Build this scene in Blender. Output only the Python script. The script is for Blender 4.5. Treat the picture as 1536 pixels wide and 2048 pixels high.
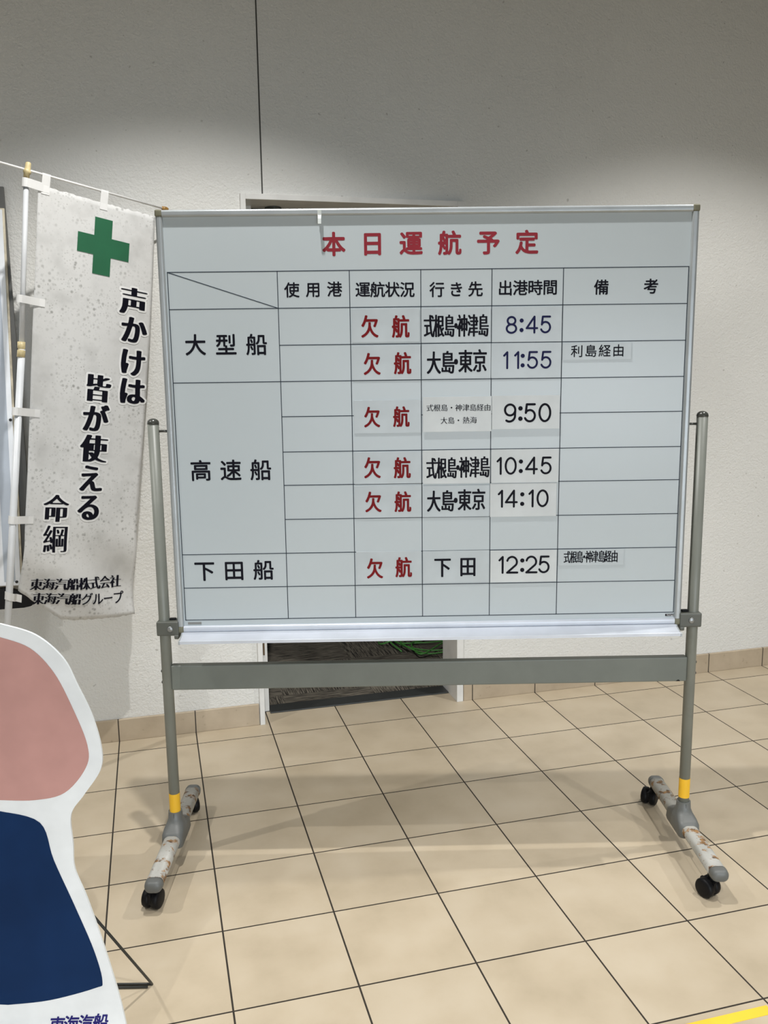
import bpy, bmesh, math, random
from mathutils import Vector, Matrix

# ------------------------------------------------------------------ scene, camera, light
scene = bpy.context.scene
for o in list(bpy.data.objects):
    bpy.data.objects.remove(o)
COL = scene.collection
random.seed(7)

scene.view_settings.view_transform = 'Standard'
scene.view_settings.look = 'None'
scene.view_settings.gamma = 1.0
scene.view_settings.use_curve_mapping = False
scene.view_settings.exposure = -0.10

cam = bpy.data.cameras.new('camera')
cam.sensor_fit = 'VERTICAL'
cam.sensor_height = 36.0
cam.lens = 1738.65 / 2048 * 36.0
cam.clip_start = 0.05
cam_ob = bpy.data.objects.new('camera', cam)
COL.objects.link(cam_ob)
RIGHT = Vector((0.965666, -0.259480, -0.012658))
DOWN = Vector((-0.055956, -0.160167, -0.985503))
FWD = Vector((0.253690, 0.952374, -0.169187))
cam_ob.matrix_world = Matrix(((RIGHT.x, -DOWN.x, -FWD.x, -0.10942),
                              (RIGHT.y, -DOWN.y, -FWD.y, -3.32479),
                              (RIGHT.z, -DOWN.z, -FWD.z, 1.47783),
                              (0, 0, 0, 1)))
scene.camera = cam_ob

world = bpy.data.worlds.new('world')
scene.world = world
world.use_nodes = True
bg = world.node_tree.nodes['Background']
bg.inputs[0].default_value = (0.99, 0.99, 0.88, 1)
bg.inputs[1].default_value = 0.095


def spot(name, loc, power, cone, aim=(0, 0, -1), radius=0.022, color=(1.0, 0.982, 0.95), blend=0.42):
    l = bpy.data.lights.new(name, 'SPOT')
    l.energy = power
    l.spot_size = math.radians(cone)
    l.spot_blend = blend
    l.shadow_soft_size = radius
    l.color = color
    o = bpy.data.objects.new(name, l)
    o.location = loc
    o.rotation_euler = Vector(aim).to_track_quat('-Z', 'Y').to_euler()
    COL.objects.link(o)
    return o


def area(name, loc, aim, sx, sy, power, color, spread=180):
    l = bpy.data.lights.new(name, 'AREA')
    l.shape = 'RECTANGLE'
    l.size = sx
    l.size_y = sy
    l.energy = power
    l.color = color
    l.spread = math.radians(spread)
    o = bpy.data.objects.new(name, l)
    o.location = loc
    o.rotation_euler = Vector(aim).to_track_quat('-Z', 'Y').to_euler()
    COL.objects.link(o)
    return o


# ceiling downlights of the hall, all but the last two (recessed, so their cones leave the top of the wall dim)
for lx, ly, pw, cone in ((-2.0, -1.28, 150, 104), (0.1, -1.28, 225, 104), (2.2, -1.28, 150, 104), (4.3, -1.28, 140, 104),
                         (-2.0, -3.9, 165, 104), (0.1, -3.9, 165, 104), (2.2, -3.9, 165, 104), (0.1, -6.2, 150, 100), (2.2, -6.2, 150, 100)):  # last two are added to brighten the floor behind the camera
    spot('downlight', (lx, ly, 3.5), pw, cone)
# daylight through the glass doors behind the photographer
area('daylight', (0.4, -8.7, 0.95), (0, 1, -0.30), 5.5, 1.7, 60, (0.84, 0.92, 1.0), 64)
area('daylight', (1.30, -8.4, 1.30), (0, 1, 0), 0.70, 0.70, 8, (0.80, 0.90, 1.0))
area('daylight', (-1.92, -8.4, 1.60), (0, 1, 0), 0.34, 1.50, 8, (0.80, 0.90, 1.0))


# ------------------------------------------------------------------ helpers
def link(name, bm, mat, parent=None, smooth=False):
    me = bpy.data.meshes.new(name)
    bm.normal_update()
    bm.to_mesh(me)
    bm.free()
    if smooth:
        for p in me.polygons:
            p.use_smooth = True
    o = bpy.data.objects.new(name, me)
    if mat:
        me.materials.append(mat)
    COL.objects.link(o)
    if parent:
        o.parent = parent
    return o


def empty(name, loc, rotz=0.0):
    o = bpy.data.objects.new(name, None)
    o.empty_display_size = 0.1
    o.location = loc
    o.rotation_euler = (0, 0, rotz)
    COL.objects.link(o)
    return o


def tag(o, label, cat, group=None):
    o['label'] = label
    o['category'] = cat
    if group:
        o['group'] = group
    return o


def struct(o):
    o['kind'] = 'structure'
    return o


def box(bm, x0, x1, y0, y1, z0, z1, bevel=0.0, seg=2):
    r = bmesh.ops.create_cube(bm, size=1.0)
    vs = r['verts']
    for v in vs:
        v.co = Vector((x0 + (v.co.x + .5) * (x1 - x0), y0 + (v.co.y + .5) * (y1 - y0), z0 + (v.co.z + .5) * (z1 - z0)))
    if bevel > 0:
        es = list({e for v in vs for e in v.link_edges})
        bmesh.ops.bevel(bm, geom=es, offset=bevel, segments=seg, affect='EDGES', profile=0.6)
    return bm


def B(*a, **k):
    return box(bmesh.new(), *a, **k)


def tube(bm, pts, rad, seg=14, cap=True, closed=False):
    """sweep a circle (radius or list of radii) along points"""
    pts = [Vector(p) for p in pts]
    n = len(pts)
    rads = rad if isinstance(rad, (list, tuple)) else [rad] * n
    rings = []
    up = None
    for i, p in enumerate(pts):
        if closed:
            t = pts[(i + 1) % n] - pts[i - 1]
        elif i == 0:
            t = pts[1] - pts[0]
        elif i == n - 1:
            t = pts[-1] - pts[-2]
        else:
            t = (pts[i + 1] - p).normalized() + (p - pts[i - 1]).normalized()
        t.normalize()
        if up is None:
            up = Vector((0, 0, 1)) if abs(t.z) < .9 else Vector((0, 1, 0))
        a = t.cross(up)
        if a.length < 1e-4:
            a = t.cross(Vector((1, 0, 0)))
        a.normalize()
        b = a.cross(t).normalized()
        up = b
        rings.append([bm.verts.new(p + (a * math.cos(2 * math.pi * k / seg) + b * math.sin(2 * math.pi * k / seg)) * rads[i]) for k in range(seg)])
    m = n if closed else n - 1
    for i in range(m):
        r0, r1 = rings[i], rings[(i + 1) % n]
        for k in range(seg):
            bm.faces.new((r0[k], r0[(k + 1) % seg], r1[(k + 1) % seg], r1[k]))
    if cap and not closed:
        bm.faces.new(rings[0][::-1])
        bm.faces.new(rings[-1])
    bmesh.ops.recalc_face_normals(bm, faces=bm.faces[:])
    return bm


def lathe(bm, prof, seg=24, mtx=None):
    """profile of (radius, height) turned about z"""
    rings = []
    for r, z in prof:
        ring = []
        for k in range(seg):
            a = 2 * math.pi * k / seg
            v = Vector((max(r, 1e-5) * math.cos(a), max(r, 1e-5) * math.sin(a), z))
            ring.append(bm.verts.new(mtx @ v if mtx else v))
        rings.append(ring)
    for i in range(len(rings) - 1):
        for k in range(seg):
            bm.faces.new((rings[i][k], rings[i][(k + 1) % seg], rings[i + 1][(k + 1) % seg], rings[i + 1][k]))
    bm.faces.new(rings[0][::-1])
    bm.faces.new(rings[-1])
    bmesh.ops.recalc_face_normals(bm, faces=bm.faces[:])
    return bm


def loft(bm, sections, cap=True):
    rings = [[bm.verts.new(p) for p in s] for s in sections]
    n = len(rings[0])
    for a, b in zip(rings[:-1], rings[1:]):
        for k in range(n):
            bm.faces.new((a[k], a[(k + 1) % n], b[(k + 1) % n], b[k]))
    if cap:
        bm.faces.new(rings[0][::-1])
        bm.faces.new(rings[-1])
    bmesh.ops.recalc_face_normals(bm, faces=bm.faces[:])
    return bm


def rrect(w, h, r, n=5):
    """rounded rectangle outline, centred"""
    out = []
    for cx, cy, a0 in ((w / 2 - r, h / 2 - r, 0), (-w / 2 + r, h / 2 - r, 90), (-w / 2 + r, -h / 2 + r, 180), (w / 2 - r, -h / 2 + r, 270)):
        for i in range(n + 1):
            a = math.radians(a0 + 90 * i / n)
            out.append((cx + r * math.cos(a), cy + r * math.sin(a)))
    return out


def smooth_curve(pts, n=8, closed=False):
    """Catmull-Rom through 2-D or 3-D points"""
    P = [Vector(p) for p in pts]
    m = len(P)
    out = []
    last = m if closed else m - 1
    for i in range(last):
        p0 = P[i - 1] if (closed or i > 0) else P[0]
        p1 = P[i]
        p2 = P[(i + 1) % m]
        p3 = P[(i + 2) % m] if (closed or i + 2 < m) else P[-1]
        for j in range(n):
            t = j / n
            out.append(0.5 * ((2 * p1) + (p2 - p0) * t + (2 * p0 - 5 * p1 + 4 * p2 - p3) * t * t + (3 * p1 - p0 - 3 * p2 + p3) * t ** 3))
    if not closed:
        out.append(P[-1])
    return out


def flat_shapes(contours):
    """fill closed 2-D outlines (even-odd) -> (verts, faces)"""
    cu = bpy.data.curves.new('outline', 'CURVE')
    cu.dimensions = '2D'
    cu.fill_mode = 'FRONT'
    for c in contours:
        s = cu.splines.new('POLY')
        s.points.add(len(c) - 1)
        for p, (x, y) in zip(s.points, c):
            p.co = (x, y, 0, 1)
        s.use_cyclic_u = True
    ob = bpy.data.objects.new('outline', cu)
    COL.objects.link(ob)
    dg = bpy.context.evaluated_depsgraph_get()
    me = bpy.data.meshes.new_from_object(ob.evaluated_get(dg))
    vs = [v.co.copy() for v in me.vertices]
    fs = [tuple(p.vertices) for p in me.polygons]
    bpy.data.objects.remove(ob)
    bpy.data.curves.remove(cu)
    bpy.data.meshes.remove(me)
    return vs, fs


def glyph(key):
    out = []
    for c in GLYPHS[key].split('|'):
        out.append([(int(a) / 500, int(b) / 500) for a, b in (q.split(',') for q in c.split())])
    return out


XS = {'K': .78, 'C': .46, 'D': .62, 'S': .55}


def glyph_centre(key):
    if key[0] == 'N':
        ps = [p for c in glyph(key) for p in c]
        return ((min(p[0] for p in ps) + max(p[0] for p in ps)) / 2, 0.5)
    xs = XS.get(key[0], 1.0)
    if key in ('D下', 'D田'):
        xs = .82
    return (0.5 * xs, 0.5)


FILLED = {}


def lettering(name, items, mat, parent, place, shear=0.0, maxlen=None):
    """items: (glyph key, x, z, width, height); place maps 2-D to 3-D"""
    bm = bmesh.new()
    for it in items:
        key, x, z, w = it[:4]
        h = it[4] if len(it) > 4 else w
        cx, cy = glyph_centre(key)
        if key not in FILLED:
            FILLED[key] = flat_shapes([[(px * 10, py * 10) for px, py in c] for c in glyph(key)])
        vs, fs = FILLED[key]
        vs = [Vector((x + (v.x / 10 - cx) * w + shear * (v.y / 10 - cy) * h, z + (v.y / 10 - cy) * h)) for v in vs]
        bv = [bm.verts.new((v.x, v.y, 0)) for v in vs]
        for f in fs:
            try:
                bm.faces.new([bv[i] for i in f])
            except ValueError:
                pass
    if maxlen:  # fine enough to follow the cloth
        for _ in range(5):
            bmesh.ops.triangulate(bm, faces=bm.faces[:])
            es = [e for e in bm.edges if e.calc_length() > maxlen]
            if not es:
                break
            bmesh.ops.subdivide_edges(bm, edges=es, cuts=1)
        bmesh.ops.triangulate(bm, faces=bm.faces[:])
    for v in bm.verts:
        v.co = place(v.co.x, v.co.y)
    return link(name, bm, mat, parent)


# ------------------------------------------------------------------ materials
def nt(name):
    m = bpy.data.materials.new(name)
    m.use_nodes = True
    t = m.node_tree
    return m, t, t.nodes['Principled BSDF']


def ramp(t, fac, stops):
    r = t.nodes.new('ShaderNodeValToRGB')
    e = r.color_ramp.elements
    while len(e) < len(stops):
        e.new(0.5)
    for el, (p, c) in zip(e, stops):
        el.position = p
        el.color = (*c, 1) if len(c) == 3 else c
    t.links.new(fac, r.inputs[0])
    return r.outputs[0]


def noise(t, scale, detail=3.0, rough=.55, vec=None):
    n = t.nodes.new('ShaderNodeTexNoise')
    n.inputs['Scale'].default_value = scale
    n.inputs['Detail'].default_value = detail
    n.inputs['Roughness'].default_value = rough
    if vec is None:
        c = t.nodes.new('ShaderNodeTexCoord')
        vec = c.outputs['Object']
    t.links.new(vec, n.inputs['Vector'])
    return n.outputs['Fac']


def mixc(t, fac, a, b, mode='MIX'):
    m = t.nodes.new('ShaderNodeMix')
    m.data_type = 'RGBA'
    m.blend_type = mode
    for sock, v in ((m.inputs[0], fac), (m.inputs[6], a), (m.inputs[7], b)):
        if hasattr(v, 'is_output') or isinstance(v, bpy.types.NodeSocket):
            t.links.new(v, sock)
        elif isinstance(v, (int, float)):
            sock.default_value = v
        else:
            sock.default_value = (*v, 1)
    return m.outputs[2]


def math_n(t, op, a, b=None):
    m = t.nodes.new('ShaderNodeMath')
    m.operation = op
    for i, v in enumerate((a, b)):
        if v is None:
            continue
        if isinstance(v, bpy.types.NodeSocket):
            t.links.new(v, m.inputs[i])
        else:
            m.inputs[i].default_value = v
    return m.outputs[0]


def bump(t, bs, height, strength, dist=.002):
    b = t.nodes.new('ShaderNodeBump')
    b.inputs['Strength'].default_value = strength
    b.inputs['Distance'].default_value = dist
    t.links.new(height, b.inputs['Height'])
    t.links.new(b.outputs[0], bs.inputs['Normal'])


def plain(name, col, rough=.5, metal=0.0, var=0.06, scale=9.0, spec=.5):
    m, t, bs = nt(name)
    n = noise(t, scale, 3)
    lo = tuple(max(0, c * (1 - var)) for c in col)
    hi = tuple(min(1, c * (1 + var)) for c in col)
    t.links.new(ramp(t, n, [(.35, lo), (.65, hi)]), bs.inputs['Base Color'])
    bs.inputs['Roughness'].default_value = rough
    bs.inputs['Metallic'].default_value = metal
    bs.inputs['Specular IOR Level'].default_value = spec
    return m


def mat_plaster():
    m, t, bs = nt('plaster')
    n = noise(t, 1.3, 4)
    base = ramp(t, n, [(.3, (.70, .695, .665)), (.7, (.75, .745, .715))])
    # small dark specks of dirt
    sp = noise(t, 48, 1, .4)
    sp = ramp(t, sp, [(.755, (0, 0, 0)), (.79, (1, 1, 1))])
    base = mixc(t, math_n(t, 'MULTIPLY', sp, .45), base, (.30, .28, .25))
    t.links.new(base, bs.inputs['Base Color'])
    bs.inputs['Roughness'].default_value = .62
    bs.inputs['Specular IOR Level'].default_value = .35
    h = math_n(t, 'ADD', noise(t, 120, 2, .6), math_n(t, 'MULTIPLY', noise(t, 55, 2), .6))
    bump(t, bs, h, .6, .0045)
    return m


def mat_floor(size=.3, gap=.0023):
    m, t, bs = nt('floor_tiles')
    c = t.nodes.new('ShaderNodeTexCoord')
    s = t.nodes.new('ShaderNodeSeparateXYZ')
    t.links.new(c.outputs['Object'], s.inputs[0])
    masks = []
    ids = []
    for ax in ('X', 'Y'):
        v = math_n(t, 'DIVIDE', s.outputs[ax], size)
        rn = math_n(t, 'ROUND', v)
        d = math_n(t, 'ABSOLUTE', math_n(t, 'SUBTRACT', v, rn))
        masks.append(math_n(t, 'LESS_THAN', d, gap / size))
        ids.append(math_n(t, 'FLOOR', v))
    grout = math_n(t, 'MAXIMUM', masks[0], masks[1])
    wn = t.nodes.new('ShaderNodeTexWhiteNoise')
    wn.noise_dimensions = '2D'
    cv = t.nodes.new('ShaderNodeCombineXYZ')
    t.links.new(ids[0], cv.inputs[0])
    t.links.new(ids[1], cv.inputs[1])
    t.links.new(cv.outputs[0], wn.inputs['Vector'])
    # shift the marbling per tile
    vm = t.nodes.new('ShaderNodeVectorMath')
    vm.operation = 'SCALE'
    vm.inputs['Scale'].default_value = 13.0
    t.links.new(wn.outputs['Color'], vm.inputs[0])
    va = t.nodes.new('ShaderNodeVectorMath')
    va.operation = 'ADD'
    t.links.new(c.outputs['Object'], va.inputs[0])
    t.links.new(vm.outputs[0], va.inputs[1])
    n1 = noise(t, 5.5, 5, .6, va.outputs[0])
    n2 = noise(t, 22, 4, .6, va.outputs[0])
    col = ramp(t, n1, [(.3, (.45, .375, .268)), (.5, (.52, .438, .32)), (.72, (.585, .505, .385))])
    col = mixc(t, math_n(t, 'MULTIPLY', n2, .35), col, (.42, .345, .245), 'MIX')
    tone = ramp(t, wn.outputs['Value'], [(0, (.95, .95, .95)), (1, (1.03, 1.03, 1.03))])
    col = mixc(t, 1.0, col, tone, 'MULTIPLY')
    col = mixc(t, grout, col, (.030, .024, .018))
    t.links.new(col, bs.inputs['Base Color'])
    ro = math_n(t, 'ADD', math_n(t, 'MULTIPLY', n1, .12), math_n(t, 'ADD', math_n(t, 'MULTIPLY', grout, .4), .36))
    t.links.new(ro, bs.inputs['Roughness'])
    bs.inputs['Specular IOR Level'].default_value = .35
    bump(t, bs, math_n(t, 'SUBTRACT', math_n(t, 'MULTIPLY', n2, .06), grout), .5, .002)
    return m


def mat_skirting():
    m, t, bs = nt('skirting_tile')
    c = t.nodes.new('ShaderNodeTexCoord')
    s = t.nodes.new('ShaderNodeSeparateXYZ')
    t.links.new(c.outputs['Object'], s.inputs[0])
    v = math_n(t, 'DIVIDE', s.outputs['X'], .3)
    d = math_n(t, 'ABSOLUTE', math_n(t, 'SUBTRACT', v, math_n(t, 'ROUND', v)))
    gr = math_n(t, 'LESS_THAN', d, .0075)
    n = noise(t, 6, 5, .6)
    col = ramp(t, n, [(.3, (.40, .32, .225)), (.7, (.52, .43, .315))])
    sp = ramp(t, noise(t, 38, 2, .5), [(.66, (0, 0, 0)), (.74, (1, 1, 1))])
    col = mixc(t, math_n(t, 'MULTIPLY', sp, .35), col, (.22, .16, .10))
    col = mixc(t, gr, col, (.04, .03, .022))
    t.links.new(col, bs.inputs['Base Color'])
    bs.inputs['Roughness'].default_value = .5
    return m


def mat_carpet():
    m, t, bs = nt('ribbed_carpet')
    c = t.nodes.new('ShaderNodeTexCoord')
    s = t.nodes.new('ShaderNodeSeparateXYZ')
    t.links.new(c.outputs['Object'], s.inputs[0])
    ck = math_n(t, 'FLOOR', math_n(t, 'DIVIDE', s.outputs['X'], .4))
    ck = math_n(t, 'ADD', ck, math_n(t, 'FLOOR', math_n(t, 'DIVIDE', s.outputs['Y'], .4)))
    ck = math_n(t, 'ABSOLUTE', math_n(t, 'MODULO', ck, 2))
    ns = []
    for sc in ((150, 9, 1), (9, 150, 1)):
        mp = t.nodes.new('ShaderNodeMapping')
        mp.inputs['Scale'].default_value = sc
        t.links.new(c.outputs['Object'], mp.inputs[0])
        ns.append(noise(t, 1.0, 3, .7, mp.outputs[0]))
    f = t.nodes.new('ShaderNodeMix')
    t.links.new(ck, f.inputs[0])
    t.links.new(ns[0], f.inputs[2])
    t.links.new(ns[1], f.inputs[3])
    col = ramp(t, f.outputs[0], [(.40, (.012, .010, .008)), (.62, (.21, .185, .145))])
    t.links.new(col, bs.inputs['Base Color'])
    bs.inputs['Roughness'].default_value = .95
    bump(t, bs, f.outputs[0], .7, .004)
    return m


def mat_rusty():
    m, t, bs = nt('rusty_white_paint')
    n = noise(t, 30, 5, .65)
    r = ramp(t, n, [(.53, (0, 0, 0)), (.60, (1, 1, 1))])
    base = ramp(t, noise(t, 14, 3), [(.3, (.30, .295, .265)), (.7, (.43, .42, .385))])
    rust = ramp(t, noise(t, 70, 3), [(.35, (.07, .035, .015)), (.65, (.36, .20, .08))])
    t.links.new(mixc(t, r, base, rust), bs.inputs['Base Color'])
    ro = math_n(t, 'ADD', math_n(t, 'MULTIPLY', r, .4), .42)
    t.links.new(ro, bs.inputs['Roughness'])
    return m


def mat_banner():
    m, t, bs = nt('mildewed_cloth')
    base = ramp(t, noise(t, 3.0, 4), [(.3, (.62, .62, .61)), (.7, (.70, .70, .69))])
    dots = []
    for sc, r0, r1 in ((62, .16, .42), (120, .14, .40)):
        v = t.nodes.new('ShaderNodeTexVoronoi')
        v.inputs['Scale'].default_value = sc
        c = t.nodes.new('ShaderNodeTexCoord')
        t.links.new(c.outputs['Object'], v.inputs['Vector'])
        sep = t.nodes.new('ShaderNodeSeparateColor')
        t.links.new(v.outputs['Color'], sep.inputs[0])
        d = ramp(t, v.outputs['Distance'], [(r0, (1, 1, 1)), (r1, (0, 0, 0))])
        pick = ramp(t, sep.outputs[0], [(.18, (0, 0, 0)), (.80, (1, 1, 1))])
        dots.append(math_n(t, 'MULTIPLY', d, pick))
    area_ = ramp(t, noise(t, 6, 3), [(.36, (.12, .12, .12)), (.62, (1, 1, 1))])
    k = math_n(t, 'MULTIPLY', math_n(t, 'MAXIMUM', dots[0], math_n(t, 'MULTIPLY', dots[1], .8)), math_n(t, 'MULTIPLY', area_, .78))
    smear = math_n(t, 'MULTIPLY', ramp(t, noise(t, 11, 4), [(.5, (0, 0, 0)), (.75, (1, 1, 1))]), .30)
    k = math_n(t, 'MAXIMUM', k, smear)
    col = mixc(t, k, base, (.25, .25, .235))
    t.links.new(col, bs.inputs['Base Color'])
    bs.inputs['Roughness'].default_value = .85
    bs.inputs['Specular IOR Level'].default_value = .2
    return m


def mat_board():
    m, t, bs = nt('whiteboard_enamel')
    n = noise(t, 2.0, 4)
    t.links.new(ramp(t, n, [(.3, (.515, .575, .605)), (.7, (.535, .595, .625))]), bs.inputs['Base Color'])
    bs.inputs['Roughness'].default_value = .27
    bs.inputs['Specular IOR Level'].default_value = .5
    return m


M_plaster = mat_plaster()
M_floor = mat_floor()
M_skirt = mat_skirting()
M_carpet = mat_carpet()
M_rusty = mat_rusty()
M_cloth = mat_banner()
M_board = mat_board()
M_jamb = plain('painted_jamb', (.72, .715, .69), .45)
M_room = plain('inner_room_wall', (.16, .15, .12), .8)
M_thresh = plain('threshold_metal', (.055, .058, .056), .45, .3)
M_seam = plain('sealant', (.055, .053, .048), .8)
M_alu = plain('aluminium_frame', (.42, .45, .465), .36, .35)
M_tray = plain('aluminium_tray', (.60, .635, .70), .4, .2)
M_corner = plain('olive_plastic', (.17, .165, .11), .5)
M_post = plain('grey_green_paint', (.195, .205, .18), .42)
M_bar = plain('grey_crossbar_paint', (.155, .17, .15), .45)
M_clamp = plain('dark_grey_plastic', (.10, .105, .09), .45)
M_socket = plain('grey_plastic', (.115, .12, .115), .45)
M_cap = plain('dark_cap_plastic', (.06, .062, .055), .22)
M_bolt = plain('bolt_metal', (.30, .31, .31), .35, .6)
M_tape = plain('yellow_tape', (.82, .47, .022), .45)
M_tapef = plain('yellow_floor_tape', (.88, .56, .035), .5)
M_black = plain('black_rubber', (.004, .004, .005), .5, spec=.2)
M_ink = plain('black_print', (.004, .004, .010), .6, spec=.15)
M_line = plain('grid_line_print', (.03, .042, .06), .6, spec=.2)
M_red = plain('red_print', (.29, .026, .04), .6, spec=.2)
M_dred = plain('dark_red_print', (.20, .004, .006), .6, spec=.2)
M_navyink = plain('navy_print', (.008, .010, .065), .6, spec=.2)
M_mag = plain('magnet_sheet', (.515, .57, .60), .3)
M_paper = plain('laminated_paper', (.63, .665, .675), .35)
M_green = plain('green_print', (.012, .115, .050), .8)
M_white = plain('white_print', (.80, .80, .79), .7)
M_strap = plain('white_tape_strap', (.76, .76, .75), .6)
M_pole = plain('white_pole', (.66, .68, .70), .35)
M_ivory = plain('ivory_plastic', (.66, .55, .30), .4, var=.2, scale=40)
M_brown = plain('brown_plastic', (.30, .16, .035), .4, var=.3, scale=60)
M_card = plain('white_card', (.76, .795, .82), .45)
M_pink = plain('dusty_pink_print', (.50, .275, .25), .5, spec=.25)
M_navy = plain('navy_blue_print', (.005, .024, .082), .5, var=.15, scale=4, spec=.1)
M_violet = plain('violet_blue_print', (.016, .014, .15), .5, spec=.2)
M_wire = plain('black_wire', (.025, .026, .024), .4)
M_postd = plain('dark_grey_post', (.10, .10, .095), .5)
M_acryl = plain('white_acrylic', (.80, .83, .87), .3)
M_pale = plain('pale_blue', (.44, .49, .56), .35)
M_cream = plain('cream_edge', (.60, .54, .42), .6, var=.3, scale=18)
M_screw = plain('dark_screw', (.05, .05, .05), .25, .6)
M_cord = plain('green_cord', (.07, .26, .05), .5)
M_hinge = plain('brown_hinge', (.13, .085, .045), .4, .4)
M_chrome = plain('dull_chrome', (.22, .21, .19), .25, .8)
M_tapeclear = plain('milky_tape', (.60, .64, .63), .3)

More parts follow.
